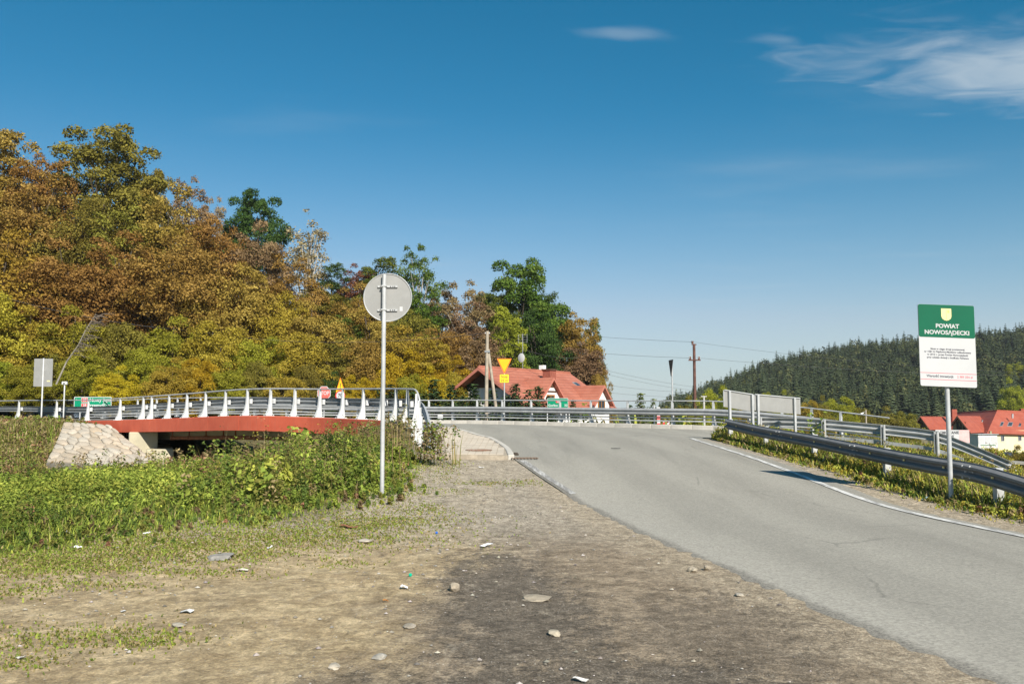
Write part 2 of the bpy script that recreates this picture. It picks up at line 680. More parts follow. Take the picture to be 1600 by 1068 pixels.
PLATEAU = [(-45, -20), (-45, 4), (-9, 8), (-5.2, 9.1), (-3.4, 12), (-1.9, 13.2), (-1.3, 15.6), (-1.5, 20), (-2.4, 23), (-2.9, 27), (-3.1, 29.2), (-3.9, 30.4),
           (-5.0, 31.9), (-4.5, 40), (-6.0, 49.4), (-2, 49.2), (2, 46.7), (8, 41.0), (11, 39.0), (15, 36.2), (18, 33.6), (16.5, 31), (13, 32.0), (8.6, 31.6), (6.6, 29.6), (6.5, 27),
           (6.95, 22), (7.35, 15), (7.6, 11), (8.6, 2), (10, -20)]
PLATEAU_ROAD = [(8.6, -30), (5.3, -12), (3.55, 0), (2.82, 5.2), (2.52, 6.9), (1.85, 10.6), (1.08, 14.9), (0.06, 20.9), (-0.9, 29.8), (-4, 36), (-4, 48), (8, 41), (18, 33), (8.6, 31.3), (6.1, 28.8), (6.05, 24), (6.25, 17), (6.8, 11), (7.5, 5), (10.4, -12), (14.5, -30)]
APPROACH = [tuple(p[:2]) for p in nearp[nearp[:, 0] < -20.4]] + [tuple(p[:2]) for p in farp[farp[:, 0] < -24][::-1]]


def ground_z(x, y):
    x = np.asarray(x, float).ravel()
    y = np.asarray(y, float).ravel()
    xc = np.clip(x, -60, 40)
    yc = np.clip(y, -12, 90)
    t = terr_z(xc, yc)
    r = road_z(np.clip(x, -45, 20), np.clip(y, -12, 60))
    w = 1 - sm(sdist(x, y, PLATEAU) / 1.6)
    z = t * (1 - w) + r * w
    w2 = 1 - sm(sdist(x, y, APPROACH) / 1.2)
    z = z * (1 - w2) + (r - 0.04) * w2
    # the wooded hillside behind the main road
    q = (y - 66) * 0.8 - (x + 20) * 0.42
    hl = 15.0 * sm(q / 62.0) * sm((12 - x) / 40.0)
    z = z + hl * sm((y - 57) / 12)
    # the valley floor far out
    far = sm((np.maximum(np.abs(x + 5) - 60, 0) + np.maximum(y - 100, 0)) / 40.0)
    z = z * (1 - far) + far * np.where(x > 0, -6.2, np.maximum(z, 0))
    # small bumps of trodden earth
    bump = 0.012 * np.sin(x * 2.3 + 1.1 * np.sin(y * 1.7)) * np.sin(y * 1.9 + np.sin(x * 1.3)) + 0.008 * np.sin(x * 5.1 + y * 3.7) * np.sin(y * 4.3 - x * 1.9)
    k = sm((sdist(x, y, PLATEAU_ROAD) - .1) / .8)
    return z + bump * k


# asphalt outline
LEFT_EDGE = [(8.6, -30), (5.3, -12), (3.55, 0), (2.82, 5.2), (2.52, 6.9), (1.85, 10.6), (1.08, 14.9), (0.06, 20.9)]
KERB = [(0.06, 21.0), (-0.08, 24), (-0.36, 27), (-0.86, 29.8), (-1.6, 32.2), (-2.7, 34.1), (-4.4, 35.8), (-7.0, 37.8), (-11, 40.9), (-17, 46.2), (-24.5, 52.8), (-31, 58.5)]
RIGHT_EDGE = [(14.5, -30), (10.4, -12), (8.15, 0), (7.5, 5), (6.8, 11), (6.42, 14), (6.25, 17), (6.12, 20.5), (6.05, 24), (5.95, 27), (6.15, 28.8), (6.9, 30.2), (8.6, 31.3), (13, 31.8), (17, 30.6), (21, 28)]
left_e = spline(LEFT_EDGE, 0.5)
kerb_e = spline(KERB, 0.4)
right_e = spline(RIGHT_EDGE, 0.5)


def offs(path, d):
    """plan offset of a polyline; + is to the right of travel"""
    t = np.gradient(path[:, :2], axis=0)
    t /= np.linalg.norm(t, axis=1)[:, None]
    n = np.stack([t[:, 1], -t[:, 0]], 1)
    q = path.copy()
    q[:, :2] += n * d
    return q


far_kerb = offs(farp, 0.45)     # towards the road
BRANCH_END = [(21.5, 30.5), (19.5, 31.5)]
asph = [tuple(p[:2]) for p in left_e[:-1]] + [tuple(p[:2]) for p in kerb_e] + [tuple(p[:2]) for p in far_kerb[far_kerb[:, 0] > -33]] + BRANCH_END + [tuple(p[:2]) for p in right_e[::-1]]


def thin(poly, d=0.25):
    out = [poly[0]]
    for p in poly[1:]:
        if math.hypot(p[0] - out[-1][0], p[1] - out[-1][1]) > d:
            out.append(p)
    return out


asph = thin(asph)
_r = random.Random(4)
asph = [(a + (_r.uniform(-.035, .035) if (b < 15.5 and a < 6) else 0), b) for a, b in asph]


def sheet(name, poly, step, zf, mat, parent=None, drop=0.0):
    """a sheet of ground over a plan outline, following zf, with an optional skirt"""
    p = np.array(poly, float)
    x0, y0 = p.min(0)
    x1, y1 = p.max(0)
    gx, gy = np.meshgrid(np.arange(x0, x1, step), np.arange(y0, y1, step))
    gx = gx.ravel()
    gy = gy.ravel()
    keep = sdist(gx, gy, poly) < -step * 0.35
    pts = [Vector(q) for q in poly] + [Vector((a, b)) for a, b in zip(gx[keep], gy[keep])]
    n = len(poly)
    vs, es, fs, *_ = delaunay_2d_cdt(pts, [(i, (i + 1) % n) for i in range(n)], [], 1, 1e-5)
    va = np.array([(v.x, v.y) for v in vs])
    z = zf(va[:, 0], va[:, 1])
    verts = [(a, b, c) for (a, b), c in zip(va, z)]
    faces = [tuple(f) for f in fs]
    me = bpy.data.meshes.new(name)
    me.from_pydata(verts, [], faces)
    me.update()
    bm = bmesh.new()
    bm.from_mesh(me)
    bmesh.ops.recalc_face_normals(bm, faces=bm.faces)
    bm.normal_update()
    if sum(f.normal.z for f in bm.faces) < 0:
        bmesh.ops.reverse_faces(bm, faces=bm.faces)
    if drop:
        be = [e for e in bm.edges if len(e.link_faces) == 1]
        g = bmesh.ops.extrude_edge_only(bm, edges=be)
        for v in g['geom']:
            if isinstance(v, bmesh.types.BMVert):
                v.co.z -= drop
    bm.normal_update()
    for f in bm.faces:
        f.smooth = abs(f.normal.z) > .5
    for e in bm.edges:
        if len(e.link_faces) == 2 and e.link_faces[0].smooth != e.link_faces[1].smooth:
            e.smooth = False
    bm.to_mesh(me)
    bm.free()
    co = np.array([v.co[:2] for v in me.vertices])
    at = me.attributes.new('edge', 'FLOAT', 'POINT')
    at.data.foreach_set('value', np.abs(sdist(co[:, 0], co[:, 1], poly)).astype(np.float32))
    return link(name, me, mat, parent)


def dense(a, b, st):
    return list(np.arange(a, b, st))


def grow(a, b, n, pw=2.0):
    return list(a + (b - a) * np.linspace(0, 1, n) ** pw)


gxs = np.array(sorted(set(np.round(grow(-34, -1500, 26, 2.6)[1:] + dense(-34, 24, 0.26) + grow(24, 2500, 30, 2.6), 3))))
gys = np.array(sorted(set(np.round(dense(-30, 3, 1.5) + dense(3, 30, 0.22) + dense(30, 56, 0.5) + dense(56, 110, 3) + grow(110, 4000, 26, 2.4), 3))))
GX, GY = np.meshgrid(gxs, gys)
gz = ground_z(GX, GY)
inroad = sdist(GX, GY, asph)
gz = gz - 0.004 - 0.08 * sm((-inroad - 0.22) / 0.3) + np.where(np.abs(inroad) < 1.0, .007 * np.sin(GX.ravel() * 9.1 + 2 * np.sin(GY.ravel() * 5.3)) * np.sin(GY.ravel() * 7.7 + GX.ravel()), 0)
nx, ny = len(gxs), len(gys)
idx = np.arange(nx * ny).reshape(ny, nx)
gf = np.stack([idx[:-1, :-1], idx[:-1, 1:], idx[1:, 1:], idx[1:, :-1]], -1).reshape(-1, 4)


def mat_ground():
    t = NT('trodden_earth_and_soil')
    p = t.pos()
    sp = t.N('ShaderNodeSeparateXYZ')
    t.l.new(p, sp.inputs[0])
    x, y = sp.outputs[0], sp.outputs[1]
    n_big = t.noise(p, 0.55, 6, 0.6, 0.4)
    n_mid = t.noise(p, 2.4, 7, 0.68, 0.3)
    n_fine = t.noise(p, 26, 8, 0.75)
    n_grit = t.noise(p, 90, 4, 0.8)
    n_str = t.noise(t.pos((1.6, 0.55, 1)), 2.6, 8, 0.72, 0.9)
    tan = t.mix(t.step(n_mid, 0.32, 0.72), (0.31, 0.225, 0.115), (0.51, 0.395, 0.225))
    tan = t.mix(t.math('MULTIPLY', t.step(n_str, 0.5, 0.72), 0.55), tan, (0.22, 0.155, 0.09))
    grav = t.mix(t.step(n_fine, 0.35, 0.65), (0.20, 0.17, 0.125), (0.42, 0.365, 0.285))
    dark = t.mix(t.step(n_fine, 0.35, 0.7), (0.058, 0.046, 0.033), (0.155, 0.127, 0.093))

    def ell(cx, cy, rx, ry, jit=0.9, rot=0.0):
        dx = t.math('SUBTRACT', x, cx)
        dy = t.math('SUBTRACT', y, cy)
        c, s = math.cos(rot), math.sin(rot)
        a = t.math('DIVIDE', t.math('ADD', t.math('MULTIPLY', dx, c), t.math('MULTIPLY', dy, s)), rx)
        b = t.math('DIVIDE', t.math('SUBTRACT', t.math('MULTIPLY', dy, c), t.math('MULTIPLY', dx, s)), ry)
        d = t.math('SQRT', t.math('ADD', t.math('MULTIPLY', a, a), t.math('MULTIPLY', b, b)))
        d = t.math('ADD', d, t.math('MULTIPLY', t.math('SUBTRACT', n_str, 0.5), jit * 2.2))
        d = t.math('ADD', d, t.math('MULTIPLY', t.math('SUBTRACT', n_mid, 0.5), jit * 1.6))
        d = t.math('ADD', d, t.math('MULTIPLY', t.math('SUBTRACT', n_fine, 0.5), 1.5))
        return t.step(d, 0.55, 1.12, 1.0, 0.0)

    # gravelled strip running up to the pavement, brown compacted soil on the lay-by, tan dust to the left
    edge = t.math('ADD', x, t.math('MULTIPLY', y, 0.17))          # road edge lies near 3.6
    brown = t.mix(t.step(n_mid, 0.3, 0.7), (0.165, 0.123, 0.077), (0.315, 0.245, 0.162))
    lm = t.step(t.math('ADD', t.math('ADD', x, t.math('MULTIPLY', y, -0.06)), t.math('MULTIPLY', t.math('SUBTRACT', n_big, 0.5), 2.6)), -1.7, -0.7, 1.0, 0.0)
    c = t.mix(lm, brown, tan)
    gm = t.math('MULTIPLY', t.step(t.math('ADD', y, t.math('MULTIPLY', n_mid, 3.0)), 11.0, 14.5, 0.0, 1.0), t.step(n_mid, 0.22, 0.5, 0.6, 1.0))
    c = t.mix(t.math('MULTIPLY', gm, 0.85), c, grav)
    # pale strip of dust along the edge of the asphalt
    es = t.math('MULTIPLY', t.step(t.math('ADD', edge, t.math('MULTIPLY', t.math('SUBTRACT', n_mid, 0.5), 0.9)), 2.8, 3.5), 0.75)
    c = t.mix(t.math('MULTIPLY', es, t.step(y, 16, 20, 1.0, 0.0)), c, t.mix(t.step(n_fine, .35, .7), (0.26, 0.205, 0.135), (0.44, 0.365, 0.255)))
    # oil-dark, damp patches where cars stand
    dm = t.math('MAXIMUM', ell(-0.02, 7.6, 0.72, 3.4, 0.75, R(5)), ell(0.5, 5.2, 1.5, 0.9, 0.9))
    dm = t.math('MAXIMUM', dm, t.math('MULTIPLY', ell(-0.9, 5.0, 0.9, 0.7, 0.9), 0.6))
    dm = t.math('MAXIMUM', dm, t.math('MULTIPLY', ell(1.5, 6.4, 0.8, 1.5, 1.0), 0.55))
    c = t.mix(t.math('MULTIPLY', dm, 0.88), c, dark)
    c = t.mix(t.math('MULTIPLY', t.step(t.noise(p, 1.3, 8, 0.72, 0.6), 0.56, 0.72), 0.42), c, (0.13, 0.10, 0.065))
    # scuffed pale and dark blotches
    bl = t.noise(t.pos((1.5, 0.7, 1)), 2.3, 10, 0.78, 0.8)
    c = t.mix(t.math('MULTIPLY', t.step(bl, 0.55, 0.66), 0.5), c, t.mix(0.55, c, (0.58, 0.50, 0.37)))
    c = t.mix(t.math('MULTIPLY', t.step(bl, 0.46, 0.36), 0.55), c, t.mix(0.6, c, (0.10, 0.078, 0.052)))
    # grit
    v = t.voro(p, 46, 'F1', 'Distance')
    vc = t.voro(p, 46, 'F1', 'Color')
    st = t.math('MULTIPLY', t.step(v, 0.20, 0.34, 1.0, 0.0), t.step(t.noise(p, 5, 4), 0.42, 0.62, 0.15, 0.8))
    sx = t.N('ShaderNodeSeparateColor')
    t.l.new(vc, sx.inputs[0])
    st = t.math('MULTIPLY', st, t.step(sx.outputs[0], 0.35, 0.75))
    c = t.mix(t.math('MULTIPLY', st, 0.75), c, t.mix(sx.outputs[1], (0.20, 0.18, 0.15), (0.62, 0.58, 0.50)))
    c = t.mix(t.step(n_grit, 0.35, 0.7, 0.0, 0.35), c, t.mix(0.5, c, (0.55, 0.50, 0.42)))
    # soil under plants away from the lay-by, dead leaves under the wood
    away = t.math('MAXIMUM', t.step(t.math('ADD', t.math('SUBTRACT', -2.2, x), t.math('MULTIPLY', n_mid, 1.0)), 0.3, 1.4), t.step(y, 27, 33))
    away = t.math('MULTIPLY', away, t.step(t.math('ADD', y, t.math('MULTIPLY', x, -0.34)), 12.6, 15.0))
    rgt = t.step(t.math('ADD', x, t.math('MULTIPLY', y, 0.06)), 8.0, 8.7)
    soil = t.mix(t.step(n_mid, 0.3, 0.7), (0.075, 0.07, 0.03), (0.15, 0.12, 0.06))
    c = t.mix(t.math('MAXIMUM', away, rgt), c, soil)
    fl_ = t.math('MULTIPLY', t.step(t.noise(p, 34, 6, 0.8, 0.3), 0.60, 0.68), t.step(t.noise(p, 1.1, 4), 0.40, 0.60, 0.10, 0.5))
    c = t.mix(fl_, c, t.mix(0.5, c, (0.56, 0.49, 0.38)))
    fd_ = t.math('MULTIPLY', t.step(t.noise(p, 29, 6, 0.8, 0.3), 0.40, 0.33), t.step(t.noise(p, 0.8, 4), 0.40, 0.62, 0.12, 0.55))
    c = t.mix(fd_, c, t.mix(0.65, c, (0.055, 0.042, 0.028)))
    n_a = t.noise(p, 17, 6, 0.7, 0.5)
    n_b = t.noise(p, 52, 5, 0.75)
    n_c = t.noise(p, 6.5, 10, 0.74, 0.6)
    k0 = t.step(n_c, 0.34, 0.66, 0.72, 1.34)
    k = t.math('MULTIPLY', k0, t.step(n_a, 0.3, 0.7, 0.82, 1.26))
    k = t.math('MULTIPLY', k, t.step(n_b, 0.32, 0.68, 0.78, 1.30))
    kc = t.N('ShaderNodeCombineColor')
    for i_ in range(3):
        t.l.new(k, kc.inputs[i_])
    c = t.mix(1.0, c, kc.outputs[0], 'MULTIPLY')
    h = t.math('ADD', t.math('MULTIPLY', n_fine, 0.6), t.math('ADD', t.math('MULTIPLY', st, 0.5), t.math('MULTIPLY', n_grit, 0.3)))
    h = t.math('ADD', h, t.math('MULTIPLY', n_str, 0.8))
    return t.pbsdf(c, 0.95, 0, t.bump(h, 0.9, 0.035), 0.15)


M['ground'] = mat_ground()
g = link('ground', np_mesh('ground', np.stack([GX.ravel(), GY.ravel(), gz], 1), gf, smooth=True), M['ground'])
tag(g, 'bare trodden earth lay-by and soil running out to the valley', kind='structure')


def mat_asphalt(name, lo, hi, lane=True):
    t = NT(name)
    p = t.pos()
    sp = t.N('ShaderNodeSeparateXYZ')
    t.l.new(p, sp.inputs[0])
    n1 = t.noise(t.pos((1.0, 0.22, 1)), 0.9, 7, 0.6, 0.2)
    n2 = t.noise(p, 38, 6, 0.8)
    n3 = t.noise(p, 260, 2, 0.7)
    c = t.mix(t.step(n1, 0.1, 0.9), lo, hi)
    # worn wheel tracks, parallel to the road's run
    if lane:
        u = t.math('ADD', sp.outputs[0], t.math('MULTIPLY', sp.outputs[1], 0.10))
        u = t.math('ADD', u, t.math('MULTIPLY', t.noise(p, 0.12, 2), 0.7))
        w = t.math('SINE', t.math('MULTIPLY', u, 3.7))
        c = t.mix(t.math('MULTIPLY', t.step(w, -0.6, 1.0), 0.22), c, tuple(min(1, a * 1.35) for a in hi))
        # dust and crumbling along the lay-by side
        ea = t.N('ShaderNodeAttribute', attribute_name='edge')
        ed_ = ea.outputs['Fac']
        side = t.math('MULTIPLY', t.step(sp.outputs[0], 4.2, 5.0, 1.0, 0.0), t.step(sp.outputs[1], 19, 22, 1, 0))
        dust = t.math('MULTIPLY', t.step(t.math('ADD', ed_, t.math('MULTIPLY', t.math('SUBTRACT', t.noise(p, 1.3, 6, .7), 0.5), 0.9)), 0.05, 1.1, 1.0, 0.0), side)
        c = t.mix(t.math('MULTIPLY', dust, 0.75), c, (0.42, 0.395, 0.335))
    c = t.mix(t.step(n2, 0.25, 0.6, 0.45, 1.0), tuple(a * 0.66 for a in lo), c)
    c = t.mix(t.step(n3, 0.45, 0.72, 0.0, 0.5), c, (0.50, 0.48, 0.44))
    pa_ = t.N('ShaderNodeSeparateColor')
    t.l.new(t.voro(p, 48, 'F1', 'Color'), pa_.inputs[0])
    pg_ = t.ramp(pa_.outputs[0], [(0, (.55, .55, .54)), (1, (1.15, 1.14, 1.1))])
    c = t.mix(0.5, c, t.mix(1.0, c, pg_, 'MULTIPLY'))
    st_ = t.noise(t.pos((1.2, 0.10, 1)), 1.4, 6, 0.65, 0.2)
    c = t.mix(t.step(st_, 0.50, 0.72, 0.0, 0.32), c, tuple(a * 0.70 for a in lo))
    if lane:
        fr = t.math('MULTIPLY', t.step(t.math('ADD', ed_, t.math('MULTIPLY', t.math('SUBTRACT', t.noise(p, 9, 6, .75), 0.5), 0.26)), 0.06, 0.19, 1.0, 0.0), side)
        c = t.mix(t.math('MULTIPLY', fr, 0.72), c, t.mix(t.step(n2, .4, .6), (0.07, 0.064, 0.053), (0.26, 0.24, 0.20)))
    # fine cracks and a few tar spots
    cr = t.voro(t.mix(0.2, p, t.noise(p, 1.4, 5)), 0.28, 'DISTANCE_TO_EDGE', 'Distance')
    crm = t.math('MULTIPLY', t.step(cr, 0.0, 0.006, 1.0, 0.0), t.step(t.noise(p, 0.5, 4), 0.5, 0.58))
    c = t.mix(t.math('MULTIPLY', crm, 0.33), c, (0.07, 0.068, 0.062))
    sp2 = t.step(t.noise(t.pos((0.8, 1.6, 1)), 1.1, 3, 0.4), 0.74, 0.78)
    c = t.mix(t.math('MULTIPLY', sp2, 0.5), c, (0.08, 0.08, 0.078))
    h = t.math('ADD', n2, t.math('MULTIPLY', n3, 0.8))
    return t.pbsdf(c, 0.88, 0, t.bump(h, 0.35, 0.01), 0.25)


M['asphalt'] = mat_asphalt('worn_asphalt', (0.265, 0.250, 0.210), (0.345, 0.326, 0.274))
M['epoxy'] = mat_asphalt('grey_deck_coating', (0.12, 0.113, 0.10), (0.165, 0.157, 0.14), False)


def zroad(off):
    return lambda x, y: road_z(x, y) + off




def z_feather(x, y):
    # the outer lip dips under the earth of the lay-by
    d = np.minimum(np.abs(sdist(x, y, asph)), 9)
    lay = sm((16.6 - np.asarray(y)) / 1.5)
    return road_z(x, y) + .016 - lay * .022 * (1 - sm(d / .22))


inner = []
for q0, q1 in zip(asph, asph[1:] + asph[:1]):
    inner.append(((q0[0] + q1[0]) / 2, (q0[1] + q1[1]) / 2))
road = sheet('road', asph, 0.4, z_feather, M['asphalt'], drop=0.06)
tag(road, 'worn grey asphalt road curving up to the bridge', kind='structure')

# painted edge lines
t = NT('worn_white_line')
pn = t.noise(t.pos((2.5, .3, 1)), 6, 8, 0.75)
M['line'] = t.pbsdf(t.mix(t.step(pn, 0.36, 0.60), (0.24, 0.235, 0.22), (0.66, 0.65, 0.61)), 0.8, 0, None, 0.2)
t = NT('faded_white_line')
pn = t.noise(t.pos((2.5, .25, 1)), 5, 8, 0.75)
M['line_faded'] = t.pbsdf(t.mix(t.step(pn, 0.42, 0.66), (0.25, 0.24, 0.22), (0.60, 0.59, 0.55)), 0.8, 0, None, 0.2)


def strip(name, path, w, zoff, mat, zf=None):
    zf = zf or road_z
    p = np.asarray(path)[:, :2]
    t_ = np.gradient(p, axis=0)
    t_ /= np.linalg.norm(t_, axis=1)[:, None]
    n = np.stack([t_[:, 1], -t_[:, 0]], 1)
    w = np.broadcast_to(np.asarray(w, float), (len(p),))[:, None]
    a, b = p - n * w / 2, p + n * w / 2
    v = np.concatenate([np.c_[a, zf(a[:, 0], a[:, 1]) + zoff], np.c_[b, zf(b[:, 0], b[:, 1]) + zoff]])
    k = len(p)
    f = [(i, i + k, i + 1 + k, i + 1) for i in range(k - 1)]
    me = np_mesh(name, v, f)
    o = link(name, me, mat)
    return o


re_ = offs(spline(RIGHT_EDGE, 0.3), -0.36)
re_ = re_[(re_[:, 1] > -14) & (re_[:, 1] < 28.3)]
re_ = re_[:int(np.argmax(re_[:, 1])) + 1]
o = strip('edge_line', re_, 0.13, 0.026, M['line'])
tag(o, 'worn white line painted along the road edge below the dark guardrail', kind='structure')
le_ = offs(spline(LEFT_EDGE, 0.3), 0.13)
o = strip('edge_line', le_[(le_[:, 1] > 15.6) & (le_[:, 1] < 20.7)], np.linspace(0.11, 0.16, int(((le_[:, 1] > 15.6) & (le_[:, 1] < 20.7)).sum())), 0.006, M['line_faded'], z_feather)
tag(o, 'short faded white line along the gravel side near the pavement', kind='structure')

# ------------------------------------------------------------------ pavement with kerb
pav_kerb = offs(kerb_e, -0.16)
kk = pav_kerb[pav_kerb[:, 1] < 34.0]
PAV = [(-2.05, 21.15)] + [tuple(p[:2]) for p in kk] + [(-2.75, 33.3), (-2.62, 31), (-2.5, 28), (-2.3, 25), (-2.1, 22.5)]
PAV = [p for p in PAV if p[0] > -2.8]
t = NT('pale_paving_block')
oi = t.obj()
nn = t.noise(t.pos(), 1.3, 6, 0.65)
ca = t.N('ShaderNodeAttribute', attribute_name='tint')
c = t.mix(t.step(nn, 0.3, 0.7), (0.46, 0.40, 0.32), (0.58, 0.51, 0.41))
c = t.mix(0.5, c, ca.outputs['Color'], 'MULTIPLY')
M['paver'] = t.pbsdf(c, 0.9, 0, t.bump(t.noise(t.pos(), 70, 4), 0.3, 0.01), 0.2)
M['joint'] = plain('sandy_joint', (0.36, 0.31, 0.24), 0.95, 0, 0.2, 8, 0.1)
M['kerb'] = plain('pale_kerb_concrete', (0.52, 0.49, 0.43), 0.9, 0, 0.15, 1.6, 0.2, 0.3)
pv = sheet('pavement', PAV, 0.4, zroad(0.095), M['joint'], drop=0.12)
tag(pv, 'pale block-paved corner of pavement beside the bridge rail', kind='structure')
# the blocks, laid in rows across the walk
bv, bf, bt = [], [], []
for r_i in range(0, 66):
    y0 = 21.22 + r_i * 0.2
    for c_i in range(0, 18):
        x0 = -2.95 + c_i * 0.172
        yy = y0
        cx, cy = x0 + 0.085, yy + 0.097
        bv.append((cx, cy))
bc = np.array(bv)
ok = sdist(bc[:, 0], bc[:, 1], PAV) < -0.06
bc = bc[ok]
bz = road_z(bc[:, 0], bc[:, 1]) + 0.095
nb = len(bc)
hx, hy = 0.0815, 0.0985
ch = 0.004
cor = np.array([(-hx, -hy, 0), (hx, -hy, 0), (hx, hy, 0), (-hx, hy, 0), (-hx + ch, -hy + ch, .011), (hx - ch, -hy + ch, .011), (hx - ch, hy - ch, .011), (-hx + ch, hy - ch, .011)])
jz = rng.normal(0, 0.0012, nb)
V = (np.c_[bc, jz][:, None, :] + cor[None]).reshape(-1, 3)
V[:, 2] += road_z(V[:, 0], V[:, 1]) + 0.095
fq = np.array([(4, 5, 6, 7), (0, 1, 5, 4), (1, 2, 6, 5), (2, 3, 7, 6), (3, 0, 4, 7)])
Fq = (np.arange(nb)[:, None, None] * 8 + fq[None]).reshape(-1, 4)
tn = np.repeat(rng.uniform(0.86, 1.0, nb), 8)
o = link('paving_blocks', np_mesh('paving_blocks', V, Fq, np.stack([tn, tn * .99, tn * .97], 1)), M['paver'], pv)
o['kind'] = 'stuff'


def kerb_run(name, path, w, h, base, length, label, mat):
    root = empty(name, (0, 0, 0))
    tag(root, label, kind='structure')
    L = plen(path)
    n = int(L / length)
    for i in range(n):
        a, b = along(path, i * length + 0.006), along(path, (i + 1) * length - 0.006)
        m = (a + b) / 2
        d = b - a
        ang = math.atan2(d[1], d[0])
        za = float(road_z([a[0]], [a[1]])[0])
        zb = float(road_z([b[0]], [b[1]])[0])
        ln = math.hypot(d[0], d[1])
        mb = MB()
        mb.box((0, 0, 0), (ln, w, h + base))
        k = mb.build('kerb_stone', mat, root, bevel=0.014)
        k.location = (m[0], m[1], (za + zb) / 2 + h / 2 - base / 2 + random.uniform(-.004, .004))
        k.rotation_euler = (0, -math.atan2(zb - za, ln), ang + random.uniform(-.004, .004))
    return root


kerb_run('kerb', offs(spline(KERB, 0.3), -0.08)[:110], 0.15, 0.115, 0.15, 0.5, 'curved pale concrete kerb edging the block paving', M['kerb'])
fk = offs(spline(FAR, 0.4), 0.33)
fk = fk[(fk[:, 0] > -12) & (fk[:, 0] < 16)]
kerb_run('kerb', fk, 0.30, 0.20, 0.15, 1.0, 'pale concrete kerb below the rail across the junction', M['kerb'])

# walkway coating along the near side of the bridge road
cut = kerb_e[(kerb_e[:, 1] >= 33.2) & (kerb_e[:, 1] < 57)]
a = offs(cut, -0.17)
b = offs(nearp[nearp[:, 1] < 56], -0.10)[::-1]
b = b[(b[:, 1] > 31.0)]
poly = thin([tuple(p[:2]) for p in a][::-1] + [(-2.80, 33.35)] + [(-3.0, 31.2)] + [tuple(p[:2]) for p in b], 0.2)
o = sheet('walkway', poly, 0.8, zroad(0.115), M['epoxy'], drop=0.1)
tag(o, 'dark grey coated walkway strip along the bridge rail', kind='structure')

# manhole cover, gully grate
z = float(road_z([-0.85], [22.35])[0])
mh = empty('manhole_cover', (*P(748, 707, 22.35).xy, z + 0.107), 0, 'round rusty brown manhole cover set in the block paving', 'manhole cover')
mb = MB()
ring = [(0.30 * math.cos(2 * PI * i / 32), 0.30 * math.sin(2 * PI * i / 32)) for i in range(32)]
mb.prism(ring, -0.004, 0.004, Matrix.Rotation(PI / 2, 4, 'X'))
mb.build('lid', plain('rust_brown_iron', (0.24, 0.13, 0.075), 0.85, 0, 0.25, 6, 0.2, 0.5), mh)
mb = MB()
for i in range(-2, 3):
    mb.box((0.09 * i, 0, 0.006), (0.03, 0.36, 0.008))
mb.build('ribs', M['rust'], mh)
mb = MB()
mb.tube([(0.325 * math.cos(2 * PI * i / 32), 0.325 * math.sin(2 * PI * i / 32), 0) for i in range(33)], 0.016, 5, False)
mb.build('rim', plain('brown_iron_rim', (0.20, 0.13, 0.09), 0.85), mh)
gl = empty('gully_grate', (0.30, 21.0, float(road_z([0.30], [21.0])[0]) + 0.034), R(4), 'rusty gully grate in the road at the kerb end', 'drain grate')
mb = MB()
mb.box((0, 0.13, 0.006), (0.62, 0.03, 0.012)).box((0, -0.13, 0.006), (0.62, 0.03, 0.012)).box((-0.295, 0, 0.006), (0.03, 0.23, 0.012)).box((0.295, 0, 0.006), (0.03, 0.23, 0.016))
M['grate'] = plain('brown_grate_iron', (0.16, 0.105, 0.07), .85, 0, .2, 6)
mb.build('frame', M['grate'], gl)
for i in range(7):
    mb = MB()
    mb.box((-0.24 + 0.08 * i, 0, 0.004), (0.035, 0.23, 0.010))
    mb.build('bar', M['grate'], gl)

# ------------------------------------------------------------------ rails and bridge
WPROF = [(0, 0), (0, .02), (.075, .06), (.075, .10), (.0, .14), (.0, .17), (.075, .21), (.075, .25), (0, .29), (0, .31)]
WPROF = WPROF + [(a - .006 if a < .01 else a - .007, h) for a, h in WPROF[::-1]]


def right_of(path):
    t_ = np.gradient(np.asarray(path)[:, :2], axis=0)
    t_ /= np.linalg.norm(t_, axis=1)[:, None]
    return np.stack([t_[:, 1], -t_[:, 0]], 1)


def arc_at_px(path, px):
    d = np.concatenate([[0], np.cumsum(np.linalg.norm(np.diff(path[:, :2], axis=0), axis=1))])
    q = 800 + FPX * path[:, 0] / path[:, 1]
    k = np.argsort(q)
    return float(np.interp(px, q[k], d[k]))


def sub(path, s0, s1, step=0.35):
    n = max(2, int((s1 - s0) / step) + 1)
    return np.array([along(path, s) for s in np.linspace(s0, s1, n)])


def frame_at(path, s):
    a, b = along(path, max(0, s - 0.1)), along(path, s + 0.1)
    t_ = (b - a)[:2]
    t_ = t_ / np.linalg.norm(t_)
    return along(path, s), t_, np.array([t_[1], -t_[0]])


FIN = [(.29, 0), (.28, .05), (.165, .26), (.115, .50), (.085, .80), (.075, 1.08), (.02, 1.08), (.005, .80), (-.01, .40), (-.03, .05), (-.03, 0)]


def fin_mesh():
    mb = MB()
    mb.prism(FIN, -.006, .006)
    # outer flange and inner flange
    for k0, k1 in ((1, 5), (6, 9)):
        pts = FIN[k0:k1 + 1]
        for (a, b), (c_, d) in zip(pts[:-1], pts[1:]):
            s = .01
            mb.prism([(a, b), (c_, d), (c_ + s, d), (a + s, b)], -.042, .042)
    mb.box((.13, 0, .008), (.44, .20, .016))
    for x in (-.05, .31):
        for y in (-.07, .07):
            mb.box((x, y, .025), (.03, .03, .03))
    return mb.mesh('post')


FINME = fin_mesh()
FINME.materials.append(M['post_white'])


def put_post(root, p, o, z):
    k = link('post', FINME, None, root)
    k.location = (p[0], p[1], z)
    k.rotation_euler = (0, 0, math.atan2(o[1], o[0]))
    return k


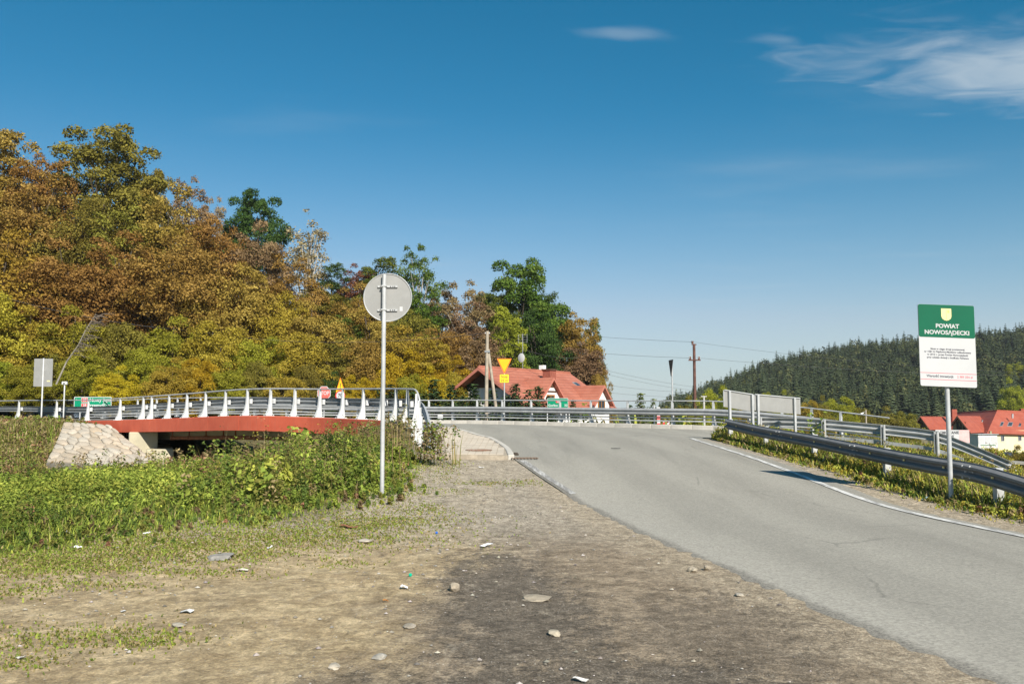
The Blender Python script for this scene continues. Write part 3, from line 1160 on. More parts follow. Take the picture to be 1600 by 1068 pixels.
def heavy_rail(root, path, posts, osign, h0, hr=(None, None), beam=(None, None), mat_beam=None, bars=True, bar0=None):
    """bridge barrier: fin posts, W-beam on the road side, two bars, handrail. osign: +1 if right of travel is the outside"""
    L = plen(path)
    for s in posts:
        p, t_, rr = frame_at(path, s)
        o = rr * osign
        put_post(root, p, o, p[2] + h0)
        mb = MB()
        c_ = p[:2] - o * .085 + t_ * .02
        Mx = Matrix.Translation((c_[0], c_[1], p[2] + h0 + .60)) @ Matrix.Rotation(math.atan2(o[1], o[0]), 4, 'Z')
        mb.box((0, 0, 0), (.11, .14, .20), Mx)
        mb.build('spacer', M['post_white'], root)
    s0, s1 = beam[0] or 0, beam[1] or L
    n = max(1, round((s1 - s0) / 4.0))
    for i in range(n):
        a, b = s0 + (s1 - s0) * i / n, s0 + (s1 - s0) * (i + 1) / n
        pa = sub(path, a, b + .12 if i < n - 1 else b)
        o = right_of(pa) * osign
        q = pa.copy()
        q[:, :2] -= o * (.145 + (.008 if i % 2 else 0))
        q[:, 2] += h0 + .45
        MB().sweep([(-x, h) for x, h in WPROF], q, o).build('beam', mat_beam or M['galv'], root)
    if bars:
        for zb in (.17, .31):
            pa = sub(path, bar0 or s0, s1)
            o = right_of(pa) * osign
            q = pa.copy()
            q[:, :2] -= o * .06
            q[:, 2] += h0 + zb
            MB().sweep([(-.02, 0), (.02, 0), (.02, .055), (-.02, .055)], q, o).build('lower_bar', M['galv_light'], root)
    a, b = hr[0] or 0, hr[1] or L
    pa = sub(path, a, b)
    o = right_of(pa) * osign
    pa[:, :2] += o * .05
    pa[:, 2] += h0 + 1.10
    return [Vector(p) for p in pa]


NEAR_PX = [33, 92, 141, 191, 227, 240, 267, 295, 324, 355, 389, 425, 463, 502, 538, 570, 599, 621, 639]
rail = empty('bridge_guardrail', (0, 0, 0), 0, 'galvanised guardrail with white fin posts and handrail along the red bridge edge', 'guardrail')
posts = [arc_at_px(nearp, px) for px in NEAR_PX]
h_pts = heavy_rail(rail, nearp, posts, +1, 0.10, bar0=arc_at_px(nearp, 141))
# the handrail bends down at its end
e = h_pts[-1]
d_ = (h_pts[-1] - h_pts[-3]).normalized()
for a in np.linspace(0.2, 1.35, 7):
    h_pts.append(e + d_ * (0.42 * math.sin(a)) + Vector((0.05 * a, -0.05 * a, -0.42 * (1 - math.cos(a)))))
h_pts.append(h_pts[-1] + Vector((0.01, -0.03, -0.22)))
MB().tube(h_pts, .03, 8).build('handrail', M['galv_light'], rail, smooth=True)

END = [tuple(nearp[-1])] + [W(655, 668, 27.6), W(660, 676, 25.6), W(662, 694, 23.6), W(659, 720, 21.9)]
endp = spline(END, 0.3)
er = empty('guardrail_end', tuple(P(660, 690, 25)), 0, 'guardrail end with tall white posts turning down into the weeds', 'guardrail')
er.location = (0, 0, 0)
for s, dz in ((0.9, 0), (1.9, -.05), (3.0, -.16), (4.3, -.35)):
    p, t_, rr = frame_at(endp, s)
    put_post(er, p, rr, float(road_z([p[0]], [p[1]])[0]) + .1 + dz)
pa = sub(endp, 0.02, plen(endp), .25)
o_ = right_of(pa)
k_ = np.linspace(0, 1, len(pa))
zt = road_z(pa[:, 0], pa[:, 1]) + .10 + .45 - .62 * sm((k_ - .25) / .75)
q = pa.copy()
q[:, :2] -= o_ * .145
q[:, 2] = zt
MB().sweep([(-x, h) for x, h in WPROF], q, o_).build('beam', M['galv_light'], er)
q2 = q.copy()
q2[:, :2] += o_ * .085
q2[:, 2] -= .2
MB().sweep([(-.02, 0), (.02, 0), (.02, .055), (-.02, .055)], q2[:int(len(q2) * .7)], o_[:int(len(q2) * .7)]).build('lower_bar', M['galv_light'], er)

# rail across the junction (the far side of the bridge road)
back = empty('junction_guardrail', (0, 0, 0), 0, 'long galvanised guardrail with handrail across the junction in front of the house', 'guardrail')
FAR_PX = [670, 707, 745, 784, 829, 874, 922, 979, 1049, 1113, 1168, 1220, 1266, 1311]
s670 = arc_at_px(farp, 670)
fposts = [arc_at_px(farp, px) for px in FAR_PX] + [s670 - 2.05 * i for i in range(1, 17) if s670 - 2.05 * i > arc_at_px(farp, 150)]
hp = heavy_rail(back, farp, fposts, -1, 0.17, hr=(arc_at_px(farp, 148), None), beam=(arc_at_px(farp, 148), arc_at_px(farp, 1385)), mat_beam=M['galv_mid'])
MB().tube(hp, .028, 7).build('handrail', M['galv_light'], back, smooth=True)

# ---- the bridge itself
br = empty('road_bridge', (0, 0, 0), 0, 'low road bridge with red fascia and cream concrete abutment over the stream', 'bridge')
sA, sB = arc_at_px(nearp, 122), arc_at_px(nearp, 616)
fA, fB = arc_at_px(farp, 150), arc_at_px(farp, 560)
n = 30
top, bot = [], []
for i in range(n + 1):
    a = along(offs(nearp, .24), sA + (sB - sA) * i / n)
    b = along(offs(farp, -.35), fA + (fB - fA) * i / n)
    row = []
    for k in range(9):
        p = a + (b - a) * k / 8
        row.append((p[0], p[1], float(road_z([p[0]], [p[1]])[0])))
    top.append(row)
mb = MB()
vs, fs = [], []
for zo in (-.015, -.47):
    for row in top:
        vs += [(x, y, z + zo) for x, y, z in row]
m = 9
N1 = (n + 1) * m
for i in range(n):
    for k in range(m - 1):
        a = i * m + k
        fs.append((a, a + 1, a + m + 1, a + m))
        fs.append((N1 + a, N1 + a + m, N1 + a + m + 1, N1 + a + 1))
    for k in (0, m - 1):
        a = i * m + k
        fs.append((a, a + m, N1 + a + m, N1 + a))
for k in range(m - 1):
    for i in (0, n):
        a = i * m + k
        fs.append((a, a + 1, N1 + a + 1, N1 + a))
mb.add(vs, fs)
mb.build('deck', M['concrete'], br)
t = NT('bridge_red_paint')
n1 = t.noise(t.pos(), 1.2, 6, .65)
n2 = t.noise(t.pos((5, 5, .5)), 2.0, 5, .6)
c = t.mix(t.step(n1, .3, .7), (0.54, 0.100, 0.052), (0.62, 0.135, 0.072))
c = t.mix(t.math('MULTIPLY', t.step(n2, .50, .75), .45), c, (0.40, 0.11, 0.075))
M['bridge_red'] = t.pbsdf(c, 0.55, 0, None, 0.35)
# edge beam seen between posts and fascia top
pa = sub(nearp, sA, sB)
o_ = right_of(pa)
MB().sweep([(-.16, -.01), (.27, -.01), (.27, .10), (-.16, .10)], pa, o_).build('edge_beam', M['concrete_grey'], br)
PX = [138, 203, 247, 292, 338, 386, 434, 482, 530, 575, 612]
sp_ = [arc_at_px(nearp, v) for v in PX]
for a, b in zip(sp_[:-1], sp_[1:]):
    pa = sub(nearp, a + .006, b - .006)
    o_ = right_of(pa)
    k = MB()
    k.sweep([(.274, -.50), (.36, -.50), (.36, .085), (.345, .108), (.274, .108)], pa, o_)
    k.build('fascia_panel', M['bridge_red'], br)
# girders
for dd, dep in ((-1.5, .42), (-3.6, .42), (-5.8, .42), (-7.9, .42)):
    g_ = offs(nearp, dd)
    pa = sub(g_, sA + 2.0, sB - 1.0, .6)
    pa[:, 2] = road_z(pa[:, 0], pa[:, 1]) - .47
    o_ = right_of(pa)
    MB().sweep([(-.28, -dep), (.28, -dep), (.36, 0), (-.36, 0)], pa, o_).build('girder', M['concrete'], br)


def abutment(px, th, name_dir):
    s = arc_at_px(nearp, px)
    p, t_, rr = frame_at(nearp, s)
    f_ = along(farp, fA + (fB - fA) * (s - sA) / (sB - sA))
    inn = (f_ - p)[:2]
    ln = np.linalg.norm(inn)
    inn /= ln
    ang = math.atan2(inn[1], inn[0])
    Mx = Matrix.Translation((p[0], p[1], 0)) @ Matrix.Rotation(ang, 4, 'Z')
    return Mx, ln, s


Mx, ln, s = abutment(243, 1, 0)
MB().box((ln / 2 + .30, .45, -1.22), (ln - .5, 1.3, 3.5), Mx).build('abutment', M['concrete'], br, bevel=.03)
MB().box((ln / 2 - .35, -.30, -1.9), (ln + .9, 1.2, 3.3), Mx).build('footing', M['concrete'], br, bevel=.04)
Mx2, ln2, s2 = abutment(520, 1, 0)
MB().box((ln2 / 2 - .0, -1.0, -1.22), (ln2 + .1, 2.4, 3.5), Mx2).build('abutment', M['concrete'], br, bevel=.03)
# pipe slung below the deck
g_ = offs(nearp, -.62)
pa = sub(g_, arc_at_px(nearp, 254), arc_at_px(nearp, 432), .5)
pa[:, 2] = road_z(pa[:, 0], pa[:, 1]) - .80
pipe = MB().tube([Vector(p) for p in pa], .085, 10).build('pipe', M['rust'], br, smooth=True)
for kx in np.linspace(.04, .97, 7):
    i = int(kx * (len(pa) - 1))
    p = pa[i]
    hb = MB()
    hb.box((p[0], p[1], p[2] + .17), (.05, .05, .34))
    hb.tube([(p[0] - .06, p[1] + .05, p[2]), (p[0] + .06, p[1] - .05, p[2])], .105, 10)
    hb.build('hanger', M['rust'], pipe)

# ---- stone-pitched slope at the bridge end
TL, TR, BL, BR = P(100, 659.5, 45.6), P(172, 665, 44.4), P(72, 722, 37.6), P(262, 738, 36.6)


def cone(u, v):
    a = TL.lerp(TR, u)
    b = BL.lerp(BR, u)
    p = a.lerp(b, v)
    bul = 0.55 * math.sin(PI * u) * v - 0.12 * math.sin(PI * v)
    return Vector((p.x + .1 * bul, p.y - 1.1 * bul, p.z + .25 * bul))


def voronoi(points, lo, hi):
    cells = []
    for i, p in enumerate(points):
        poly = [(lo[0], lo[1]), (hi[0], lo[1]), (hi[0], hi[1]), (lo[0], hi[1])]
        for j, q in enumerate(points):
            if i == j or abs(q[0] - p[0]) + abs(q[1] - p[1]) > 2.6:
                continue
            mx, my = (p[0] + q[0]) / 2, (p[1] + q[1]) / 2
            nx_, ny_ = q[0] - p[0], q[1] - p[1]
            out = []
            for k in range(len(poly)):
                a, b = poly[k], poly[(k + 1) % len(poly)]
                da = (a[0] - mx) * nx_ + (a[1] - my) * ny_
                db = (b[0] - mx) * nx_ + (b[1] - my) * ny_
                if da <= 0:
                    out.append(a)
                if da * db < 0:
                    f = da / (da - db)
                    out.append((a[0] + (b[0] - a[0]) * f, a[1] + (b[1] - a[1]) * f))
            poly = out
            if len(poly) < 3:
                break
        if len(poly) >= 3:
            cells.append((p, poly))
    return cells


t = NT('pale_pitching_stone')
oi = t.N('ShaderNodeObjectInfo')
nn = t.noise(t.pos(), 2.5, 7, .7)
c = t.ramp(oi.outputs['Random'], [(0, (.42, .34, .24)), (.3, (.52, .43, .32)), (.6, (.46, .41, .33)), (.85, (.58, .52, .42)), (1, (.48, .36, .23))])
c = t.mix(t.step(nn, .35, .75, 0, .6), c, (.34, .30, .24))
c = t.mix(t.step(t.noise(t.pos(), 9, 6, .7), .5, .75, 0, .5), c, (.62, .57, .48))
M['stone'] = t.pbsdf(c, .9, 0, t.bump(t.noise(t.pos(), 14, 6, .7), .6, .03), .2)
M['mortar'] = plain('grey_mortar', (.37, .335, .275), .95, 0, .2, 3, .1, .4)
sc_ = empty('stone_pitching', (0, 0, 0), 0, 'slope of pale irregular stones set in mortar at the left end of the bridge', 'stone slope')
mb = MB()
nu, nv = 16, 16
vs = [cone(i / nu, j / nv) for j in range(nv + 1) for i in range(nu + 1)]
fs = [(j * (nu + 1) + i, j * (nu + 1) + i + 1, (j + 1) * (nu + 1) + i + 1, (j + 1) * (nu + 1) + i) for j in range(nv) for i in range(nu)]
# closed body: skirt down into the bank
base = len(vs)
mb.add(vs, fs)
rim = [i for i in range(nu + 1)] + [j * (nu + 1) + nu for j in range(1, nv + 1)] + [nv * (nu + 1) + i for i in range(nu - 1, -1, -1)] + [j * (nu + 1) for j in range(nv - 1, 0, -1)]
low = [Vector(vs[i]) + Vector((0, .6, -1.6)) for i in rim]
k0 = len(mb.v)
mb.v += [tuple(p) for p in low]
for i in range(len(rim)):
    j = (i + 1) % len(rim)
    mb.f.append((rim[i], rim[j], k0 + j, k0 + i))
mb.build('mortar_bed', M['mortar'], sc_)
rs = random.Random(5)
pts = []
rows = 10
for j in range(rows):
    nc = 6 + j // 3
    for i in range(nc):
        pts.append(((i + .5 + rs.uniform(-.36, .36) + (.5 if j % 2 else 0) * .6) / nc * 7.0, (j + .5 + rs.uniform(-.30, .30)) * 0.93))
for p, poly in voronoi(pts, (0, 0), (7.0, rows * 0.93)):
    cx = sum(a for a, b in poly) / len(poly)
    cy = sum(b for a, b in poly) / len(poly)
    # round the outline
    rp = []
    m_ = len(poly)
    for i in range(m_):
        a, b = poly[i], poly[(i + 1) % m_]
        for f in (.22, .78):
            rp.append((a[0] + (b[0] - a[0]) * f, a[1] + (b[1] - a[1]) * f))
    h = rs.uniform(.03, .11)

    def at(x, y, lift):
        u, v = min(1, max(0, x / 7.0)), min(1, max(0, y / (rows * 0.93)))
        a = cone(u, v)
        du = cone(min(1, u + .02), v) - cone(max(0, u - .02), v)
        dv = cone(u, min(1, v + .02)) - cone(u, max(0, v - .02))
        nrm = du.cross(dv).normalized()
        if nrm.y > 0:
            nrm = -nrm
        return a + nrm * lift
    r0 = [at(cx + (x - cx) * 0.93, cy + (y - cy) * 0.93, -.02) for x, y in rp]
    r1 = [at(cx + (x - cx) * .91, cy + (y - cy) * .91, h * .6) for x, y in rp]
    r2 = [at(cx + (x - cx) * .70, cy + (y - cy) * .70, h) for x, y in rp]
    k = len(rp)
    fs = []
    for q in (0, 1):
        for i in range(k):
            j = (i + 1) % k
            fs.append((q * k + i, q * k + j, (q + 1) * k + j, (q + 1) * k + i))
    fs.append(tuple(2 * k + i for i in range(k)))
    MB().add(r0 + r1 + r2, fs).build('stone', M['stone'], sc_, smooth=True)

# ------------------------------------------------------------------ W-beam guardrails on the right
def sigma_post(h):
    mb = MB()
    prof = [(-.06, -.03), (.06, -.03), (.06, -.024), (-.054, -.024), (-.054, .024), (.06, .024), (.06, .03), (-.06, .03)]
    mb.prism([(x, z) for x, z in prof], 0, h, Matrix.Rotation(PI / 2, 4, 'X'))
    for v in range(len(mb.v)):
        x, y, z = mb.v[v]
        mb.v[v] = (x, y, z)
    return mb


def w_rail(root, path, posts, side, top, mat, beam_to_road):
    """plain W-beam rail; path carries z of the beam's top edge"""
    L = plen(path)
    for s in posts:
        p, t_, rr = frame_at(path, s)
        o = rr * side
        gz_ = float(ground_z([p[0]], [p[1]])[0])
        c_ = p[:2] + o * .06
        h = p[2] - gz_ + .45
        mb = MB()
        ang = math.atan2(o[1], o[0])
        Mx = Matrix.Translation((c_[0], c_[1], gz_ - .45)) @ Matrix.Rotation(ang, 4, 'Z')
        mb.box((0, -.05, h / 2), (.12, .008, h), Mx).box((-.056, 0, h / 2), (.008, .10, h), Mx).box((0, .05, h / 2), (.12, .008, h), Mx)
        mb.box((.056, -.036, h / 2), (.008, .028, h), Mx).box((.056, .036, h / 2), (.008, .028, h), Mx)
        k = mb.build('post', M['galv_light'], root)
    n = max(1, round(L / 4.2))
    for i in range(n):
        a, b = L * i / n, L * (i + 1) / n
        pa = sub(path, a, min(L, b + .25), .4)
        o = right_of(pa) * side
        q = pa.copy()
        q[:, :2] -= o * (.012 + (.008 if i % 2 else 0))
        q[:, 2] -= .31
        bm_ = MB().sweep([(-x, h) for x, h in WPROF], q, o).build('beam', mat, root)
        # bolts at the lap
        bo = MB()
        p, t_, rr = frame_at(path, min(L, b + .1))
        oo = rr * side
        for dx in (-.10, .10):
            for dz in (-.06, -.155, -.25):
                c_ = p[:2] + t_ * dx - oo * (.095 if dz != -.155 else .035)
                bo.box((c_[0], c_[1], p[2] + dz), (.026, .026, .026))
        bo.build('bolts', M['galv_light'], bm_)['kind'] = 'stuff'


ra = [(6.57, 27.2, 1.33), (6.83, 24.3, 1.155), (7.09, 21.3, 1.03), (7.36, 18.0, .86), (7.50, 16.0, .775), (7.62, 14.5, .715), (7.85, 12.6, .47), (8.15, 10.8, .20)]
rap = spline(ra, .4)
root = empty('dark_guardrail', (0, 0, 0), 0, 'dark grey steel guardrail along the right road edge, its near end sloping down', 'guardrail')
w_rail(root, rap, [s for s in (0.12, 3.0, 6.1, 9.5, 13.05)], -1, 0, M['galv_dark'], True)
# rounded end piece
pe, te, rr = frame_at(rap, 0.0)
mb = MB()
arc = []
for a in np.linspace(0, PI, 8):
    arc.append((pe[0] + rr[0] * .012 - rr[0] * (.10 - .10 * math.cos(a)), pe[1] - te[1] * .0 + .10 * math.sin(a) + .02, pe[2] - .30))
arc = np.array(arc)
mb.sweep([(0, 0), (.006, 0), (.006, .29), (0, .29)], arc, right_of(arc))
mb.build('end_cap', M['galv_light'], root)
rf = empty('reflectors', (0, 0, 0))
bpy.data.objects.remove(rf)
for i in range(10):
    p, t_, r2 = frame_at(rap, .9 + i * 1.35)
    mb = MB()
    mb.box((p[0] + r2[0] * .035, p[1] + r2[1] * .035, p[2] - .155), (.02, .05, .035))
    mb.build('reflector', M['shield'], root)

rb = [W(1183, 652, 30.0), W(1240, 652.5, 29.2), W(1286, 655, 28.5), W(1378, 663, 27.3), W(1424, 668, 26.7), W(1461, 673, 26.2), W(1520, 695, 25.4), W(1578, 720, 24.6)]
rbp = spline(rb, .5)
root = empty('pale_guardrail', (0, 0, 0), 0, 'pale guardrail behind the weeds, sloping into the ground before the red-roofed building', 'guardrail')
w_rail(root, rbp, [arc_at_px(rbp, v) for v in (1187, 1286, 1378, 1461)], +1, 0, M['galv_light'], True)
pa = sub(rbp, .3, arc_at_px(rbp, 1500), .5)
o_ = right_of(pa)
pa[:, :2] -= o_ * .02
pa[:, 2] -= .60
MB().sweep([(-.02, 0), (.02, 0), (.02, .10), (-.02, .10)], pa, o_).build('lower_bar', M['galv_light'], root)

# ------------------------------------------------------------------ signs
def gz1(x, y):
    return float(ground_z([x], [y])[0])


def pole(root, x, y, z0, z1, r, mat, name='pole'):
    mb = MB()
    mb.tube([(x, y, z0), (x, y, z1)], r, 12)
    return mb.build(name, mat, root, smooth=True)


# board of the county, right
sx_, sy_ = P(1484.5, 700, 15.0).x, 15.0
pw = empty('information_board', (sx_, sy_, 0.03), R(-5), 'green and white board reading POWIAT NOWOSĄDECKI on a grey post at the guardrail', 'sign')
bt_, bb_ = P(1484, 476.5, 15.0).z - .03, P(1484, 604, 15.0).z - .03
bh, bw = bt_ - bb_, 0.915
bc_ = (bt_ + bb_) / 2
pole(pw, 0, 0.03, -.5, bb_ + .6, .038, M['galv_light'], 'post')
MB().prism(rrect(bw, bh, .03, 0, bc_), -.045, -.025).build('plate', M['white'], pw)
mb = MB()
gh = bh * .40
mb.prism(rrect(bw - .004, gh, .028, 0, bt_ - gh / 2 - .002), -.0485, -.0455)
mb.build('green_panel', M['sign_green'], pw)
for zc_ in (bc_ - .3, bc_ + .3):
    MB().box((0, -.008, zc_), (.5, .03, .04)).build('bracket', M['galv_light'], pw)
shp = [(-.082, .10), (.082, .10), (.082, -.03), (.07, -.07), (.035, -.095), (0, -.105), (-.035, -.095), (-.07, -.07), (-.082, -.03)]
sh = MB().prism([(x, z + bt_ - .165) for x, z in shp], -.0515, -.0488).build('shield', M['shield'], pw)
MB().box((0, -.0522, bt_ - .165), (.006, .001, .17)).box((.035, -.0522, bt_ - .115), (.03, .001, .05)).build('shield_mark', M['shield_dark'], sh)
text('POWIAT', .098, M['white'], pw, .01, -.0495, bt_ - .365, bold=.03)
text('NOWOSĄDECKI', .098, M['white'], pw, .0, -.0495, bt_ - .475, bold=.03)
for i, l in enumerate(('Most w ciągu drogi powiatowej', 'nr 1581 K Piątkowa-Mystków odbudowany', 'w 2013 r. przez Powiat Nowosądecki', 'przy udziale dotacji z budżetu Państwa')):
    text(l, .043, M['grey_print'], pw, 0.0, -.0465, bt_ - .755 - .048 * i, bold=.022)
for zz in (bb_ + .225, bb_ + .115):
    MB().box((0, -.0465, zz), (bw - .01, .002, .008)).build('red_line', M['pale_red'], pw)
text('Wartość inwestycji:', .053, M['grey_print'], pw, -.135, -.0465, bb_ + .172, bold=.022)
text('2 383 354 zł', .050, M['pale_red'], pw, .265, -.0465, bb_ + .172, bold=.015)

for o in [q for q in bpy.data.objects if q.parent == pw and not q.name.startswith('post')]:
    for v_ in o.data.vertices:
        v_.co.z -= .045 * v_.co.x
    for q in [q for q in bpy.data.objects if q.parent == o]:
        for v_ in q.data.vertices:
            v_.co.z -= .045 * v_.co.x

# round sign seen from behind
x0, D0 = P(597, 747, 14.6).x, 14.6
g0 = gz1(x0, D0)
rs_ = empty('round_road_sign', (x0, D0, g0), 0, 'round road sign seen from its grey back on a tall pole in the weeds', 'sign')
zt_ = P(603, 427, 14.6).z - g0
lean = 0.0
pole(rs_, 0, 0, -.5, zt_ - .02, .036, M['galv_light'])
cz_ = P(605, 464, 14.6).z - g0
dx_ = P(605, 464, 14.6).x - x0
disc = [(dx_ + .40 * math.cos(2 * PI * i / 48), cz_ + .40 * math.sin(2 * PI * i / 48)) for i in range(48)]
pl = MB().prism(disc, .062, .066).build('plate', M['board_back'], rs_)
mb = MB()
mb.tube([(dx_ + .398 * math.cos(2 * PI * i / 48), .058, cz_ + .398 * math.sin(2 * PI * i / 48)) for i in range(49)], .009, 6, False)
mb.build('rim', M['galv_light'], pl)
for zz in (P(605, 447, 14.6).z - g0, P(605, 484, 14.6).z - g0):
    mb = MB()
    mb.box((dx_, .047, zz), (.33, .026, .030))
    k = mb.build('bracket', M['galv_light'], rs_)
    mb = MB()
    for xx in (-.12, -.09, -.05, .05, .09, .12):
        mb.box((dx_ + xx, .032, zz), (.016, .006, .014))
    mb.build('slots', M['black'], k)
    MB().box((0, .0, zz), (.095, .09, .03)).build('clamp', M['galv_light'], rs_, bevel=.01)
MB().box((dx_ + .225, .0605, cz_ - .19), (.05, .002, .075)).build('sticker', M['white'], rs_)

# blank sign back, far left, on two-metre post
D1 = 48.5
x1 = P(65, 640, D1).x
g1 = gz1(x1, D1)
s1_ = empty('rectangular_sign', (x1, D1, g1), R(3), 'pale rectangular sign back on a white post at the far left', 'sign')
zt_ = P(64, 560, D1).z - g1
zb_ = P(64, 603.5, D1).z - g1
pole(s1_, 0, 0, -.4, zt_ + .02, .04, M['post_white'])
wd = 28.5 / 1386 * D1
MB().prism(rrect(wd, zt_ - zb_, .03, -.02, (zt_ + zb_) / 2), .05, .07).build('plate', M['board_back'], s1_)
MB().box((.28, .048, zb_ + .30), (.16, .003, .06)).build('sticker', M['shield'], s1_)
# sensor post beside it
D2 = 47.6
x2 = P(99.5, 640, D2).x
g2 = gz1(x2, D2)
s2_ = empty('sensor_post', (x2, D2, g2), 0, 'thin white post with a small box on top beside the pale sign back', 'post')
zt_ = P(100, 600, D2).z - g2
pole(s2_, 0, 0, -.4, zt_, .035, M['post_white'])
MB().box((0, 0, zt_ + .06), (.27, .16, .17)).build('box', M['post_white'], s2_, bevel=.02)
MB().box((0, -.083, zt_ + .04), (.10, .01, .07)).build('lens', M['grey_print'], s2_)

# green direction board, left
D3 = 58.0
cx = P(145, 629, D3)
gs = empty('direction_board', (cx.x, D3, gz1(cx.x, D3)), R(6), 'small green direction board with arrows and red route numbers behind the left rail', 'sign')
b3 = 56 / 1386 * D3
h3 = 18.6 / 1386 * D3
zc_ = cx.z - gs.location.z
MB().prism(rrect(b3, h3, .06, 0, zc_), -.02, .02).build('plate', M['white'], gs)
MB().prism(rrect(b3 - .08, h3 - .08, .05, 0, zc_), -.026, -.021).build('green_panel', M['road_green'], gs)
for xx in (-.8, .8):
    pole(gs, xx, .06, -.3, zc_ + h3 / 2 - .05, .04, M['galv_light'], 'post')


def arrow(root, x, z, s, sgn, y=-.029):
    pts = [(sgn * s, 0), (sgn * .35 * s, .42 * s), (sgn * .35 * s, .16 * s), (-sgn * s, .16 * s), (-sgn * s, -.16 * s), (sgn * .35 * s, -.16 * s), (sgn * .35 * s, -.42 * s)]
    if sgn < 0:
        pts = pts[::-1]
    MB().prism([(x + a, z + b) for a, b in pts], y, y + .002).build('arrow', M['white'], root)


arrow(gs, -b3 * .41, zc_ + .19, .12, -1)
arrow(gs, b3 * .41, zc_ - .14, .12, 1)
for zz in (zc_ + .19, zc_ - .16):
    MB().prism(rrect(.42, .29, .03, -b3 * .215, zz), -.029, -.027).build('route_shield', M['white'], gs)
    q_ = MB().prism(rrect(.37, .24, .02, -b3 * .215, zz), -.032, -.030).build('route_panel', M['red'], gs)
    text('28', .23, M['white'], gs, -b3 * .215, -.033, zz, bold=.02)
text('Nowy Sącz', .30, M['white'], gs, b3 * .21, -.028, zc_ + .17, bold=.03)
text('Przemyśl', .30, M['white'], gs, b3 * .10, -.028, zc_ - .17, bold=.03)

# stop sign
D4 = 52.0
c4 = P(506.5, 614, D4)
st_ = empty('stop_sign', (c4.x, D4, gz1(c4.x, D4)), R(-8), 'faded red octagonal STOP sign behind the bridge rail', 'sign')
zc_ = c4.z - st_.location.z
rr_ = 10.8 / 1386 * D4 / math.cos(PI / 8)
oc = lambda r: [(r * math.cos(PI / 8 + PI / 4 * i), zc_ + r * math.sin(PI / 8 + PI / 4 * i)) for i in range(8)]
MB().prism(oc(rr_), -.03, -.02).build('plate', M['white'], st_)
MB().prism(oc(rr_ * .9), -.035, -.031).build('red_face', M['stop_red'], st_)
text('STOP', .30, M['white'], st_, 0, -.037, zc_, bold=.03, sx=.9)
pole(st_, 0, .02, -.4, zc_ + .2, .035, M['galv_light'])

# yellow warning triangle with speed limit below
D5 = 51.0
c5 = P(532, 602, D5)
wn_ = empty('warning_sign', (c5.x, D5, gz1(c5.x, D5)), R(-5), 'yellow warning triangle with an exclamation figure above a 70 speed limit disc', 'sign')
zc_ = c5.z - wn_.location.z
px5 = D5 / 1386
tri = lambda r, dz=0: [(r * math.sin(a), zc_ + dz + r * math.cos(a)) for a in (0, -2 * PI / 3, 2 * PI / 3)]
MB().prism([(-.25, zc_ - .42), (.25, zc_ - .42), (.25, zc_ - .18), (-.25, zc_ - .18)], -.02, -.01).build('backing_plate', M['yellow'], wn_)
MB().prism([(-6.3 * px5, zc_ - .26), (6.3 * px5, zc_ - .26), (0, zc_ + .46)], -.032, -.021).build('orange_border', M['orange'], wn_)
MB().prism([(-5.0 * px5, zc_ - .215), (5.0 * px5, zc_ - .215), (0, zc_ + .36)], -.038, -.033).build('yellow_face', M['yellow'], wn_)
MB().box((0, -.040, zc_ + .03), (.05, .003, .22)).box((0, -.040, zc_ - .13), (.05, .003, .05)).build('figure', M['black'], wn_)
z7 = P(532, 617.5, D5).z - wn_.location.z
cir = lambda r: [(r * math.cos(2 * PI * i / 32), z7 + r * math.sin(2 * PI * i / 32)) for i in range(32)]
MB().prism(cir(.29), -.03, -.02).build('speed_disc', M['red'], wn_)
MB().prism(cir(.225), -.035, -.031).build('disc_face', M['white'], wn_)
text('70', .26, M['black'], wn_, 0, -.037, z7, bold=.025)
pole(wn_, 0, .02, -.4, zc_ + .3, .035, M['galv_light'])

# yellow give-way triangle with Stop 25 m plate
D6 = 50.5
c6 = P(788, 571, D6)
yw = empty('give_way_sign', (c6.x, D6, gz1(c6.x, D6)), 0, 'yellow upside-down triangle sign above a yellow Stop 25 m plate', 'sign')
p6 = D6 / 1386
zz = lambda py: P(788, py, D6).z - yw.location.z
pole(yw, 0, .03, -.5, zz(566), .04, M['galv_light'])
MB().prism([(-11.5 * p6, zz(560)), (11.5 * p6, zz(560)), (0.6 * p6, zz(583.5)), (-.6 * p6, zz(583.5))], -.02, -.008).build('orange_border', M['orange'], yw)
MB().prism([(-9.6 * p6, zz(561.2)), (9.6 * p6, zz(561.2)), (0, zz(581))], -.027, -.021).build('yellow_face', plain('warm_yellow_film', (.88, .42, .01), .35, 0, .05), yw)
MB().prism(rrect(14 * p6, 12.8 * p6, .04, 0, zz(591)), -.02, -.008).build('plate', plain('lemon_yellow_film', (.86, .60, .02), .4, 0, .05), yw)
text('Stop', .21, M['black'], yw, 0, -.022, zz(588.2), bold=.01)
text('25 m', .20, M['black'], yw, 0, -.022, zz(594.2), bold=.01)

